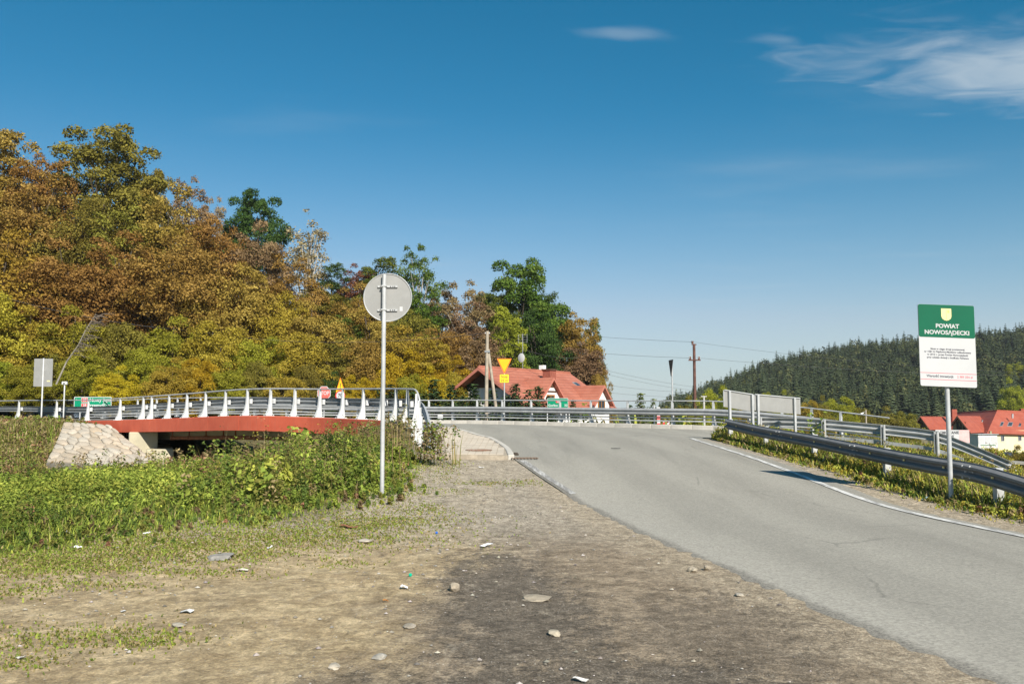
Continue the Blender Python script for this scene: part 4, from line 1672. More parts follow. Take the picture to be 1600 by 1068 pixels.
# green distance board in front of the house
D7 = 54.0
c7 = P(871.5, 631.5, D7)
gd = empty('distance_board', (c7.x, D7, gz1(c7.x, D7)), 0, 'green distance board with white place names below the house', 'sign')
p7 = D7 / 1386
zc_ = c7.z - gd.location.z
w7, h7 = 32.5 * p7, 19.5 * p7
MB().prism(rrect(w7, h7, .05, 0, zc_), -.02, .02).build('plate', M['white'], gd)
MB().prism(rrect(w7 - .05, h7 - .05, .04, 0, zc_), -.027, -.021).build('green_panel', M['road_green'], gd)
MB().prism(rrect(.24, .15, .02, 0, zc_ + .17), -.031, -.028).build('route_panel', M['red'], gd)
text('28', .13, M['white'], gd, 0, -.033, zc_ + .17, bold=.02)
for l, n_, dz in (('Gorlice', '32', -.06), ('Jasło', '60', -.26)):
    text(l, .19, M['white'], gd, -w7 / 2 + .05, -.029, zc_ + dz, align='LEFT', bold=.03)
    text(n_, .19, M['white'], gd, w7 / 2 - .05, -.029, zc_ + dz, align='RIGHT', bold=.03)
for xx in (-.5, .4, .55):
    pole(gd, xx * w7, .06, -1.5, zc_ - h7 / 2 + .2, .035, M['post_white'], 'post')

# two board backs by the end of the dark rail
def board_back(px0, px1, t0, t1, b0, b1, Da, Db, posts, label):
    a, b = P(px0, t0, Da), P(px1, t1, Db)
    ang = math.atan2(b.y - a.y, b.x - a.x)
    r0 = empty('board_back', (a.x, a.y, 0), ang, label, 'sign', 'blank board backs beside the dark guardrail')
    L = math.hypot(b.x - a.x, b.y - a.y)
    zb0, zb1 = P(px0, b0, Da).z, P(px1, b1, Db).z
    MB().prism([(0, a.z), (L, b.z), (L, zb1), (0, zb0)], 0.03, .06).build('plate', M['board_back'], r0)
    fr = MB()
    fr.tube([(0, .02, a.z), (L, .02, b.z)], .022, 6)
    fr.tube([(0.0, .045, a.z), (0.0, .045, zb0)], .02, 6)
    fr.tube([(L, .045, b.z), (L, .045, zb1)], .02, 6)
    fr.build('edge_frame', M['galv_light'], r0)
    for f in posts:
        wx = a.x + (b.x - a.x) * f
        wy = a.y + (b.y - a.y) * f
        gg = gz1(wx, wy)
        MB().box((L * f, -.02, (a.z + (b.z - a.z) * f + gg - .3) / 2), (.07, .07, a.z + (b.z - a.z) * f - gg + .3)).build('post', M['galv_light'], r0)
    return r0


board_back(1132, 1176, 609, 616, 635, 643, 27.6, 28.0, (.16, .97), 'shorter grey board back on two posts, far side of the dark guardrail end')
board_back(1180, 1250.5, 616, 622, 641, 647, 28.1, 28.6, (.05, .86), 'wider grey board back on two posts beside the shorter one')

# edge-on dark triangle on a thin pole
D8 = 43.0
c8 = P(1050, 576, D8)
ed = empty('triangle_sign', (c8.x, D8, gz1(c8.x, D8)), R(-86), 'dark triangular sign turned almost edge-on on a thin pole at the junction', 'sign')
p8 = D8 / 1386
zz = lambda py: P(1050, py, D8).z - ed.location.z
MB().prism([(-.43, zz(562)), (.43, zz(562)), (.03, zz(587.5)), (-.03, zz(587.5))], -.06, -.04).build('plate', plain('dark_sign_back', (.07, .07, .07), .6, 0, .1), ed)
pole(ed, 0, .0, -.4, zz(566), .033, M['galv_light'])

# red and white marker boards beyond the junction rail
for k, (px, py, Dm, w_, h_, lab) in enumerate(((1029, 652, 46.5, .17, 1.1, 'red and white striped marker post beyond the junction rail'),
                                             (1041, 668, 45.0, .34, .62, 'low red and white chevron plate behind the junction rail'))):
    c_ = P(px, py, Dm)
    gm_ = gz1(c_.x, Dm)
    mk = empty('marker_post', (c_.x, Dm, gm_), 0, lab, 'marker')
    zc_ = c_.z - gm_
    MB().box((0, 0, zc_), (w_, .03, h_)).build('plate', M['white'], mk)
    pole(mk, 0, .04, -.3, zc_, .03, M['galv_light'])
    if k == 0:
        for j in range(3):
            MB().box((0, -.017, zc_ - h_ / 2 + .16 + j * .38), (w_, .004, .18)).build('stripe', M['red'], mk)
    else:
        for j in (-1, 0, 1):
            MB().prism([(-.17, zc_ - .12 + j * .3 - .06), (.17, zc_ + .12 + j * .3 - .06), (.17, min(zc_ + .31, zc_ + .12 + j * .3 + .09)), (-.17, zc_ - .12 + j * .3 + .09)], -.020, -.016).build('stripe', M['red'], mk)
for k, (px, lab) in enumerate(((1022, 'thin white marker pole left of the red and white post'), (688, 'small white utility box on a stub behind the rail near the bridge corner'))):
    Dm = 47.0 if k == 0 else 51.0
    c_ = P(px, 640, Dm)
    gm_ = gz1(c_.x, Dm)
    mk = empty('white_post' if k == 0 else 'utility_box', (c_.x, Dm, gm_), 0, lab, 'post' if k == 0 else 'box')
    if k == 0:
        pole(mk, 0, 0, -.3, P(px, 632, Dm).z - gm_, .04, M['post_white'])
        MB().box((0, 0, P(px, 632, Dm).z - gm_), (.10, .10, .04)).build('cap', M['galv'], mk)
    else:
        pole(mk, 0, 0, -.3, P(px, 655, Dm).z - gm_, .05, M['post_white'])
        MB().box((0, 0, P(px, 650, Dm).z - gm_), (.30, .20, .28)).build('box', M['post_white'], mk, bevel=.02)

# ------------------------------------------------------------------ houses
def roofmat(name, a, b):
    t = NT(name)
    p = t.obj()
    n1 = t.noise(p, 0.7, 6, .6)
    n2 = t.noise(p, 14, 4, .7)
    c = t.mix(t.step(n1, .3, .7), a, b)
    c = t.mix(t.step(n2, .4, .75, 0, .25), c, tuple(x * .6 for x in a))
    w = t.N('ShaderNodeTexWave', wave_type='BANDS', bands_direction='X')
    w.inputs['Scale'].default_value = 1.6
    w.inputs['Distortion'].default_value = .2
    t.l.new(p, w.inputs[0])
    w2 = t.N('ShaderNodeTexWave', wave_type='BANDS', bands_direction='Z')
    w2.inputs['Scale'].default_value = 1.3
    t.l.new(p, w2.inputs[0])
    c = t.mix(t.math('MULTIPLY', t.step(w2.outputs[1], .0, .25, 1, 0), .35), c, tuple(x * .5 for x in a))
    h = t.math('ADD', w.outputs[1], w2.outputs[1])
    return t.pbsdf(c, .6, 0, t.bump(h, .6, .05), .3)


M['roof'] = roofmat('red_roof_tiles', (.36, .120, .074), (.45, .172, .112))
M['roof2'] = roofmat('brick_red_roof_sheet', (.33, .078, .046), (.39, .105, .062))
M['render'] = plain('white_render', (.74, .73, .70), .9, 0, .05, 1.0, .1)
M['render_yellow'] = plain('pale_yellow_render', (.74, .66, .40), .9, 0, .06, 1.0, .1)
M['render_olive'] = plain('ochre_render', (.36, .32, .20), .9, 0, .08, 1.0, .1)
M['timber'] = plain('dark_brown_timber', (.10, .055, .035), .8, 0, .2, 3.0, .2)
M['barge'] = plain('pale_red_bargeboard', (.46, .17, .12), .7, 0, .1, 2.0, .2)
M['brown_frame'] = plain('orange_brown_window_frame', (.34, .15, .04), .6)


def slab(name, pts, th, mat, parent, loc=None):
    """thick roof plane from 3 or 4 corner points"""
    p = [Vector(q) for q in pts]
    nrm = (p[1] - p[0]).cross(p[2] - p[0]).normalized()
    if nrm.z < 0:
        nrm = -nrm
    lo = [q - nrm * th for q in p]
    k = len(p)
    fs = [tuple(range(k)), tuple(range(2 * k - 1, k - 1, -1))] + [(i, (i + 1) % k, k + (i + 1) % k, k + i) for i in range(k)]
    return MB().add(p + lo, fs).build(name, mat, parent)


def wall(name, pts, th, nrm, mat, parent):
    p = [Vector(q) for q in pts]
    nv_ = Vector(nrm).normalized() * th
    lo = [q - nv_ for q in p]
    k = len(p)
    fs = [tuple(range(k)), tuple(range(2 * k - 1, k - 1, -1))] + [(i, (i + 1) % k, k + (i + 1) % k, k + i) for i in range(k)]
    return MB().add(p + lo, fs).build(name, mat, parent)


def window(parent, c, uvec, w, h, nrm, fmat, name='window'):
    """framed window proud of a wall: frame > pane"""
    c, uvec, nrm = Vector(c), Vector(uvec).normalized(), Vector(nrm).normalized()
    up = Vector((0, 0, 1))
    Mx = Matrix((uvec.to_4d(), nrm.to_4d(), up.to_4d(), (0, 0, 0, 1))).transposed()
    Mx = Matrix.Translation(c) @ Matrix((( uvec.x, nrm.x, 0, 0), (uvec.y, nrm.y, 0, 0), (uvec.z, nrm.z, 1, 0), (0, 0, 0, 1)))
    f = .09
    mb = MB()
    mb.box((0, .03, h / 2 - f / 2), (w, .06, f), Mx).box((0, .03, -h / 2 + f / 2), (w, .06, f), Mx)
    mb.box((-w / 2 + f / 2, .03, 0), (f, .06, h - 2 * f), Mx).box((w / 2 - f / 2, .03, 0), (f, .06, h - 2 * f), Mx)
    mb.box((0, .028, 0), (.06, .05, h - 2 * f), Mx)
    fr = mb.build(name, fmat, parent)
    MB().box((0, .012, 0), (w - f, .02, h - f), Mx).build('pane', M['glass'], fr)
    return fr


A0 = Vector((-2.48, 66.0, 0))
ang = math.atan2(.831, .556)
hz = empty('red_roofed_house', (A0.x, A0.y, 0), ang, 'white house with red tiled roof, two dormers and a satellite dish among young spruces', 'house')
# local: x along the ridge (away), y to the left of it; v = -y is towards the camera's right
ZR, GZ0 = 4.8, -2.6
L0 = 13.5


def hv(u, v, z):
    return Vector((u, -v, z))


sl_r = (ZR - 1.6) / 4.8
slab('roof', [hv(0, 0, ZR), hv(L0, 0, ZR), hv(L0, 4.8, 1.6), hv(0, 4.8, 1.6)], .16, M['roof'], hz)
slab('roof', [hv(0, 0, ZR), hv(L0, 0, ZR), hv(L0, -3.4, 2.55), hv(0, -3.4, 2.55)], .16, M['roof'], hz)
MB().tube([hv(-.02, 0, ZR + .02), hv(L0 + .02, 0, ZR + .02)], .09, 8).build('ridge_cap', M['roof'], hz)
# front gable: bargeboards, timber soffit, white wall set back
for a, b in (((0, 0, ZR - .02), (0, 4.8, 1.58)), ((0, 0, ZR - .02), (0, -3.4, 2.53))):
    p, q = hv(*a), hv(*b)
    wall('bargeboard', [p + Vector((-.03, 0, 0)), q + Vector((-.03, 0, 0)), q + Vector((-.03, 0, -.25)), p + Vector((-.03, 0, -.25))], .06, (1, 0, 0), M['barge'], hz)
wall('gable_boarding', [hv(.9, 0, ZR - .25), hv(.9, 2.0, ZR - .25 - 2 * sl_r), hv(.9, -1.9, ZR - .25 - 1.9 * .66)], .1, (-1, 0, 0), M['timber'], hz)
wall('front_wall', [hv(1.0, -2.7, GZ0), hv(1.0, 4.1, GZ0), hv(1.0, 4.1, 1.7), hv(1.0, 0, ZR - .5), hv(1.0, -2.7, 2.55)], .25, (-1, 0, 0), M['render'], hz)
wall('side_wall', [hv(1.25, 4.1, GZ0), hv(L0 - .6, 4.1, GZ0), hv(L0 - .6, 4.1, 1.75), hv(1.25, 4.1, 1.75)], .25, (0, -1, 0), M['render'], hz)
wall('side_wall', [hv(1.25, -2.7, GZ0), hv(L0 - .6, -2.7, GZ0), hv(L0 - .6, -2.7, 2.6), hv(1.25, -2.7, 2.6)], .25, (0, 1, 0), M['render'], hz)
wall('rear_wall', [hv(L0 - .6, -2.7, GZ0), hv(L0 - .6, 4.1, GZ0), hv(L0 - .6, 4.1, 1.7), hv(L0 - .6, 0, ZR - .5), hv(L0 - .6, -2.7, 2.55)], .2, (1, 0, 0), M['render'], hz)
window(hz, hv(.99, 1.6, 1.6), (0, 1, 0), 1.0, 1.2, (-1, 0, 0), M['brown_frame'])
window(hz, hv(.99, -1.2, 1.6), (0, 1, 0), .9, 1.1, (-1, 0, 0), M['brown_frame'])
for u_ in (2.5, 5.0, 7.5):
    window(hz, hv(u_, 4.11, -.4), (1, 0, 0), 1.1, 1.2, (0, -1, 0), M['brown_frame'])


def dormer(u0, zr, half, v0, v1, vw, wallw, win=True):
    """gabled dormer standing out of the right slope; ridge at height zr from v0 to v1"""
    ze = zr - half * .95
    ve = (ZR - ze) / sl_r
    for s in (-1, 1):
        pts = [hv(u0, v0, zr), hv(u0, v1, zr), hv(u0 + s * half, v1, ze), hv(u0 + s * half, min(ve, v1 - .2), ze)]
        slab('dormer_roof', pts, .12, M['roof'], hz)
        p, q = hv(u0, v1 + .02, zr), hv(u0 + s * half, v1 + .02, ze)
        wall('bargeboard', [p, q, q - Vector((0, 0, .2)), p - Vector((0, 0, .2))], .05, (0, 1, 0), M['barge'], hz)
    w = wallw
    wall('dormer_wall', [hv(u0 - w, vw, -1.0), hv(u0 + w, vw, -1.0), hv(u0 + w, vw, zr - w * .95 - .15), hv(u0, vw, zr - .2), hv(u0 - w, vw, zr - w * .95 - .15)], .15, (0, -1, 0), M['render'], hz)
    for s in (-1, 1):
        wall('dormer_cheek', [hv(u0 + s * w, vw - .16, -.9), hv(u0 + s * w, .8, -.9), hv(u0 + s * w, .8, zr - w * .95 - .2), hv(u0 + s * w, vw - .16, zr - w * .95 - .2)], .1, (s, 0, 0), M['render'], hz)
    if win:
        window(hz, hv(u0, vw + .01, zr - 1.75), (1, 0, 0), 1.15, 1.15, (0, -1, 0), M['brown_frame'])


dormer(4.3, 4.05, 2.1, .9, 3.9, 3.62, 1.7, False)
wall('dormer_boarding', [hv(3.75, 3.65, 3.3), hv(4.85, 3.65, 3.3), hv(4.3, 3.65, 3.82)], .08, (0, -1, 0), M['timber'], hz)
wall('beam', [hv(3.3, 3.68, 2.95), hv(5.3, 3.68, 2.95), hv(5.3, 3.68, 3.05), hv(3.3, 3.68, 3.05)], .08, (0, -1, 0), M['timber'], hz)
window(hz, hv(4.3, 3.63, 2.1), (1, 0, 0), 1.1, 1.3, (0, -1, 0), M['brown_frame'])
dormer(10.6, 3.6, 1.7, 1.6, 4.9, 4.6, 1.4, True)
wall('porch_wall', [hv(9.2, 4.75, GZ0), hv(12.0, 4.75, GZ0), hv(12.0, 4.75, -1.02), hv(9.2, 4.75, -1.02)], .1, (0, -1, 0), M['render'], hz)
ch = MB().box(hv(7.3, 1.7, 4.0), (.9, .7, 1.5)).build('chimney', plain('brown_brick', (.28, .09, .06), .85, 0, .2, 6, .2), hz)
MB().box(hv(7.3, 1.7, 4.8), (1.05, .85, .1)).build('cap', M['timber'], ch)
MB().box(hv(9.0, .0, ZR + .28), (.42, .42, .4)).build('chimney', M['render'], hz)
sk = MB()
nr = Vector((0, -sl_r, 1)).normalized()
for (u_, v_) in ((11.9, 1.35),):
    a, b = hv(u_, v_, ZR - v_ * sl_r), hv(u_, v_ + 1.0, ZR - (v_ + 1.0) * sl_r)
    e_ = Vector((.35, 0, 0))
    n_ = Vector((0, -.55, .83)) * .05
    f_ = slab('skylight', [a - e_ + n_, a + e_ + n_, b + e_ + n_, b - e_ + n_], .06, M['galv'], hz)
    n2_ = n_ * 1.3
    slab('pane', [a - e_ * .8 + n2_ + Vector((0, -.06, -.05)), a + e_ * .8 + n2_ + Vector((0, -.06, -.05)), b + e_ * .8 + n2_ + Vector((0, .06, .05)), b - e_ * .8 + n2_ + Vector((0, .06, .05))], .02, M['glass'], f_)
# dish and aerial on the ridge
mast = MB().tube([hv(6.0, 0, ZR), hv(6.0, 0, ZR + 2.9)], .03, 6).build('mast', M['galv'], hz)
dish = MB()
rings = []
for j, rr_ in enumerate((0, .12, .23, .32)):
    for i in range(20):
        a_ = 2 * PI * i / 20
        rings.append(hv(6.0, 0, ZR + .95) + Vector((-.25 + .55 * rr_ ** 2, 0, 0)) + Vector((0, rr_ * math.cos(a_), rr_ * 1.15 * math.sin(a_))))
fs = [(j * 20 + i, j * 20 + (i + 1) % 20, (j + 1) * 20 + (i + 1) % 20, (j + 1) * 20 + i) for j in range(3) for i in range(20)]
dish.add(rings, fs).build('satellite_dish', M['white'], mast, smooth=True)
an = MB()
for j in range(4):
    zz_ = ZR + 2.2 + .2 * j
    an.tube([hv(6.0, -.45, zz_), hv(6.0, .45, zz_)], .010, 5)
for s in (-.42, .42):
    an.tube([hv(6.0, s, ZR + 2.15), hv(6.0, s, ZR + 2.85)], .010, 5)
an.build('aerial', M['galv_light'], mast)
gt = MB().tube([hv(0, 4.86, 1.55), hv(L0, 4.86, 1.55)], .07, 6).build('gutter', M['timber'], hz)

# ---- building on the right
rbld = empty('red_roofed_inn', (0, 0, 0), 0, 'long yellow building with red roofs, gables and skylights behind the right-hand board', 'building')
K = P(1558, 641, 158)
KR, ER, C_ = P(1668, 646, 168), P(1668, 680, 160), P(1542, 676.5, 151)
KL, EL = P(1487, 645, 176), P(1466, 672, 168)
slab('roof', [K, KR, ER, C_], .2, M['roof2'], rbld)
slab('roof', [KL, K, C_, EL], .2, M['roof2'], rbld)
back_ = Vector((1.5, 9, -4.2))
slab('roof', [K, KR, KR + back_, K + back_], .2, M['roof2'], rbld)
slab('roof', [KL, K, K + back_, KL + back_], .2, M['roof2'], rbld)
GB = -7.0
for s_ in (Vector((0, 0, .02)),):
    MB().tube([KL + s_, K + s_, KR + s_], .12, 6).build('ridge_cap', M['roof2'], rbld)
d_ = (ER - C_)
d_.z = 0
d_.normalize()
nf = Vector((d_.y, -d_.x, 0))
ci = C_ - nf * .6 + d_ * .9
ei = ER - nf * .6
wall('front_wall', [Vector((ci.x, ci.y, GB)), Vector((ei.x, ei.y, GB)), Vector((ei.x, ei.y, -1.9)), Vector((ci.x, ci.y, -2.0))], .3, nf, M['render_yellow'], rbld)
for px_ in (1571, 1597, 1622):
    f = (px_ - 1549) / (1668 - 1549)
    p = ci.lerp(ei, f)
    window(rbld, (p.x + nf.x * .02, p.y + nf.y * .02, -3.3), d_, .95, 1.0, nf, M['white'])
d2 = (C_ - EL)
d2.z = 0
d2.normalize()
n2f = Vector((d2.y, -d2.x, 0))
a_, b_ = EL - n2f * .6, C_ - n2f * .7 - d2 * .3
wall('left_wall', [Vector((a_.x, a_.y, GB)), Vector((b_.x, b_.y, GB)), Vector((b_.x, b_.y, -2.0)), Vector((a_.x, a_.y, -1.9))], .3, n2f, M['render_olive'], rbld)
for (u0, v0, dn, dw) in ((.12, .36, .30, .10), (.27, .36, .30, .16), (.47, .36, .30, .10)):
    pass


def on_roof(p00, p10, p11, p01, u, v):
    return p00.lerp(p10, u).lerp(p01.lerp(p11, u), v)


def skylight(quad, u, v, du, dv):
    q = [on_roof(*quad, u + a * du, v + b * dv) for a, b in ((-1, -1), (1, -1), (1, 1), (-1, 1))]
    nrm = (q[1] - q[0]).cross(q[3] - q[0]).normalized()
    if nrm.z < 0:
        nrm = -nrm
    f = slab('skylight', [p + nrm * .10 for p in q], .12, M['galv'], rbld)
    c = sum(q, Vector()) / 4
    slab('pane', [c + (p - c) * .8 + nrm * .13 for p in q], .03, M['glass'], f)


QR, QL = (K, KR, ER, C_), (KL, K, C_, EL)
for u_, du in ((.13, .018), (.235, .03), (.36, .018), (.5, .02)):
    skylight(QR, u_, .60, du, .09)
for u_ in (.70, .79):
    skylight(QL, u_, .52, .022, .08)
# two gabled projections facing left
for apex, lr, rr2, re2, rf2, zb in ((P(1495.5, 649, 149), P(1484, 664.5, 150), P(1517, 676, 147.5), P(1531, 649.5, 161), P(1548, 675, 155), GB),
                                   (P(1437.5, 650, 160), P(1424.5, 668, 161), P(1453, 671, 158.5), P(1486, 650.5, 172), P(1497, 671.5, 168), GB)):
    slab('gable_roof', [apex, re2, rf2, rr2], .15, M['roof2'], rbld)
    bk = lr + (re2 - apex)
    slab('gable_roof', [apex, re2, bk, lr], .15, M['roof2'], rbld)
    hd = (re2 - apex).normalized() * 1.0
    a, l, r_ = apex + hd - Vector((0, 0, .25)), lr + hd + (rr2 - lr) * .06 - Vector((0, 0, .2)), rr2 + hd - (rr2 - lr) * .06 - Vector((0, 0, .2))
    wall('gable_wall', [Vector((l.x, l.y, zb)), Vector((r_.x, r_.y, zb)), r_, a, l], .2, Vector((-hd.x, -hd.y, 0)), M['render_olive'], rbld)
    for p_, q_ in ((apex, lr), (apex, rr2)):
        o_ = -hd.normalized() * .06
        wall('bargeboard', [p_ + o_, q_ + o_, q_ + o_ - Vector((0, 0, .35)), p_ + o_ - Vector((0, 0, .35))], .08, (-hd.x, -hd.y, 0), M['timber'], rbld)
    wd_ = (r_ - l)
    wd_.z = 0
    ct = (l + r_) / 2
    for k in (-.16, .10):
        p_ = ct + wd_ * k
        window(rbld, (p_.x - hd.x * .02, p_.y - hd.y * .02, a.z - 1.55), wd_, .75, 1.5, (-hd.x, -hd.y, 0), M['timber'])
MB().box(tuple(P(1490, 650, 166)), (.9, .9, 2.6)).build('chimney', M['roof2'], rbld)
MB().box(tuple(P(1597, 645, 163)), (.7, .7, 1.6)).build('chimney', M['roof2'], rbld)
MB().tube([P(1582, 653, 156), P(1582, 646, 156)], .16, 8).build('vent_pipe', M['galv_light'], rbld)
gx = empty('white_annex', tuple(P(1544, 702, 142)), R(8), 'white flat-roofed annex with panelled front beside the yellow wall', 'shed')
w_, h_ = 3.3, 2.35
zt = P(1544, 678.5, 142).z - gx.location.z
MB().box((0, 1.2, zt / 2 - .2), (w_, 2.4, zt + .4)).build('body', M['render'], gx)
MB().box((0, 1.1, zt + .04), (w_ + .3, 2.7, .08)).build('roof', M['galv_light'], gx)
for k in range(3):
    MB().box((-1.1 + 1.1 * k, -.015, zt * .62), (1.0, .03, zt * .5)).build('panel', M['white'], gx)
MB().box((0, -.06, zt * .30), (w_ * .8, .1, .1)).build('ledge', plain('green_ledge', (.08, .2, .1), .6), gx)

# banner
bn = empty('banner', tuple(P(1489, 700, 118)), R(4), 'white and pink advertising banner reading ZŁOMOWANIE before the red-roofed gables', 'banner')
pb = 118 / 1386
z_ = lambda py: P(1489, py, 118).z - bn.location.z
wb = 54.5 * pb
MB().prism([(-wb / 2, z_(671)), (wb / 2, z_(671.5)), (wb / 2, z_(692)), (-wb / 2, z_(692))], -.02, .02).build('sheet', M['white'], bn)
MB().prism([(wb / 2 - 16 * pb, z_(671.6)), (wb / 2 - .02, z_(671.7)), (wb / 2 - .02, z_(691)), (wb / 2 - 17.5 * pb, z_(691))], -.03, -.022).build('pink_panel', plain('pink_print', (.72, .42, .40), .6, 0, .12, 1.5), bn)
text('ZŁOMOWANIE', .50, M['black'], bn, -wb / 2 + 19 * pb, -.024, z_(675.6), bold=.035, sx=.93)
text('POJAZDÓW', .50, M['black'], bn, -wb / 2 + 16.5 * pb, -.024, z_(681.5), bold=.035, sx=.8)
for s in (-wb / 2 + .1, 0, wb / 2 - .1):
    MB().tube([(s, .06, -1.2), (s, .06, z_(671.6))], .04, 6).build('post', M['galv'], bn)


# ------------------------------------------------------------------ cars
def car(name, loc, rz, col, label, van=False, group=None):
    r0 = empty(name, loc, rz, label, 'van' if van else 'car', group)
    paint = plain('paint_' + name, col, .3, .2, .05, 2, .6)
    if van:
        side = [(-2.3, .35), (2.3, .35), (2.35, .9), (2.1, 1.15), (1.5, 1.85), (1.2, 1.98), (-2.25, 2.0), (-2.33, 1.2)]
        glass = [((1.05, 1.25), (1.95, 1.2), (1.45, 1.75), (1.05, 1.78)), ((-.1, 1.25), (.9, 1.25), (.9, 1.78), (-.1, 1.78))]
    else:
        side = [(-2.1, .35), (2.1, .35), (2.18, .62), (1.95, .80), (1.05, .93), (.35, 1.38), (-.2, 1.46), (-1.2, 1.42), (-1.85, .98), (-2.15, .90)]
        glass = [((.85, .95), (.28, 1.31), (-.02, 1.36), (-.02, .95)), ((-.12, .95), (-.12, 1.37), (-1.12, 1.33), (-1.6, .98))]
    n = len(side)
    mb = MB()
    vs, fs = [], []
    for y, k in ((-.80, .90), (-.86, 1), (.86, 1), (.80, .90)):
        for x, z in side:
            tz = (z - .95) / .5 if z > .95 else 0
            vs.append((x * (1 if k == 1 else .985), y * (1 - .14 * max(0, tz)), z if k == 1 else .35 + (z - .35) * .985))
    for s in range(3):
        for i in range(n):
            j = (i + 1) % n
            fs.append((s * n + i, s * n + j, (s + 1) * n + j, (s + 1) * n + i))
    fs += [tuple(range(n)), tuple(3 * n + i for i in range(n))]
    mb.add(vs, fs).build('body', paint, r0, bevel=.03, smooth=True)
    for sgn in (-1, 1):
        for q in glass:
            def yy(z):
                tz = (z - .95) / .5 if z > .95 else 0
                return sgn * (.862 * (1 - .14 * max(0, tz)) + .006)
            pts = [(x, yy(z), z) for x, z in q]
            MB().add(pts + [(x, y - sgn * .02, z) for x, y, z in pts], [(0, 1, 2, 3), (7, 6, 5, 4), (0, 4, 5, 1), (1, 5, 6, 2), (2, 6, 7, 3), (3, 7, 4, 0)]).build('side_window', M['glass'], r0)
        for wx in (-1.32, 1.32):
            wh = MB().tube([(wx, sgn * .68, .32), (wx, sgn * .88, .32)], .32, 16).build('wheel', M['rubber'], r0)
            MB().tube([(wx, sgn * .87, .32), (wx, sgn * .895, .32)], .19, 12).build('rim', M['galv_light'], wh)
        MB().box((2.02 if not van else 2.3, sgn * .62, .70), (.22, .30, .14)).build('headlight', M['white'], r0, bevel=.03)
        MB().box((-2.12 if not van else -2.3, sgn * .66, .82), (.08, .26, .18)).build('tail_light', M['red'], r0)
    zr = [(.36, 1.33), (1.0, .96)] if not van else [(1.52, 1.80), (2.06, 1.2)]
    (xa, za), (xb, zb_) = zr
    pts = [(xa, -.62, za + .02), (xa, .62, za + .02), (xb, .72, zb_ + .02), (xb, -.72, zb_ + .02)]
    slab('windscreen', pts, .02, M['glass'], r0)
    return r0


xx = P(95, 650, 62.5).x
car('blue_grey_car', (xx, 62.5, gz1(xx, 62.5)), R(171), (.16, .21, .27), 'blue-grey car passing behind the left end of the guardrail')
for nm, px, D, zoff, rz, colr, lab, vn in (('white_van', 992, 66, 0, 8, (.62, .63, .62), 'white van parked below the junction rail', True),
                                       ('silver_car', 946, 64, 0, 185, (.42, .44, .46), 'silver car parked beside the house behind the rail', False),
                                       ('dark_car', 1577, 134, 0, 12, (.05, .055, .06), 'dark car parked before the yellow wall', False),
                                       ('pale_car', 1507, 132, 0, 170, (.62, .62, .6), 'white car parked by the annex near the banner', False)):
    x_ = P(px, 660, D).x
    car(nm, (x_, D, gz1(x_, D)), R(rz), colr, lab, vn)

# ------------------------------------------------------------------ power poles and wires
up = empty('power_pole', (P(760, 640, 57).x, 57, gz1(P(760, 640, 57).x, 57)), 0, 'weathered pole with a slanting brace standing by the house', 'power pole')
zz = lambda py: P(760, py, 57).z - up.location.z
MB().tube([(-.06, 0, -1), (0.05, 0, zz(517))], [.15, .10], 10).build('pole', M['wood_pole'], up, smooth=True)
MB().tube([(1.1, .3, -1), (.10, .05, zz(545))], [.12, .09], 10).build('brace', M['wood_pole'], up, smooth=True)
MB().box((0.05, 0, zz(549)), (.34, .26, .12)).build('strap', M['galv'], up)
for s in (-1, 1):
    MB().tube([(.05 + s * .12, 0, zz(521)), (.05 + s * .12, 0, zz(519))], .05, 6).build('insulator', M['white'], up)

rp = empty('crossarm_pole', (P(1086, 640, 92).x, 92, gz1(P(1086, 640, 92).x, 92)), 0, 'rust-brown power pole with a crossarm and insulators against the sky', 'power pole')
zz = lambda py: P(1086, py, 92).z - rp.location.z
MB().tube([(0, 0, -.5), (0, 0, zz(537))], [.20, .14], 8).build('pole', M['pole_rust'], rp)
MB().box((.0, -.16, zz(562.5)), (1.25, .12, .13)).build('crossarm', M['pole_rust'], rp)
MB().box((0, 0, zz(538)), (.5, .12, .10)).build('top_bracket', M['pole_rust'], rp)
for x_, py in ((-.45, 559), (.45, 559), (-.16, 534.5)):
    b_ = MB()
    b_.tube([(x_, -.16 if py > 550 else 0, zz(py + 2.4)), (x_, -.16 if py > 550 else 0, zz(py - 1.8))], [.10, .13], 8)
    b_.build('insulator', M['pole_rust'], rp)
    for s in (-.18, .18):
        if py > 550:
            MB().box((x_ + s * .4, -.23, zz(558)), (.09, .04, .20)).build('plate', M['galv_light'], rp)
sp3 = empty('concrete_post', (P(1100, 640, 75).x, 75, gz1(P(1100, 640, 75).x, 75)), 0, 'short grey concrete post in the shrubs right of the rust-brown pole', 'post')
MB().tube([(0, 0, -.5), (0, 0, P(1100, 619, 75).z - sp3.location.z)], [.12, .09], 8).build('shaft', M['concrete_grey'], sp3)
MB().box((0, 0, P(1100, 619, 75).z - sp3.location.z), (.5, .1, .08)).build('arm', M['concrete_grey'], sp3)
lp = empty('street_lamp', (P(1353, 650, 110).x, 110, gz1(P(1353, 650, 110).x, 110)), 0, 'wooden lamp post with a small white lamp among the yellow shrubs', 'street lamp')
zl = P(1353, 640, 110).z - lp.location.z
MB().tube([(0, 0, -.5), (0, 0, zl)], [.13, .10], 8).build('post', M['wood_pole'], lp)
MB().tube([(0, 0, zl - .2), (-.35, 0, zl - .35)], .03, 6).build('bracket', M['galv'], lp)
MB().tube([(-.30, 0, zl - .36), (-.62, 0, zl - .55)], [.08, .16], 10).build('lamp_head', M['white'], lp)


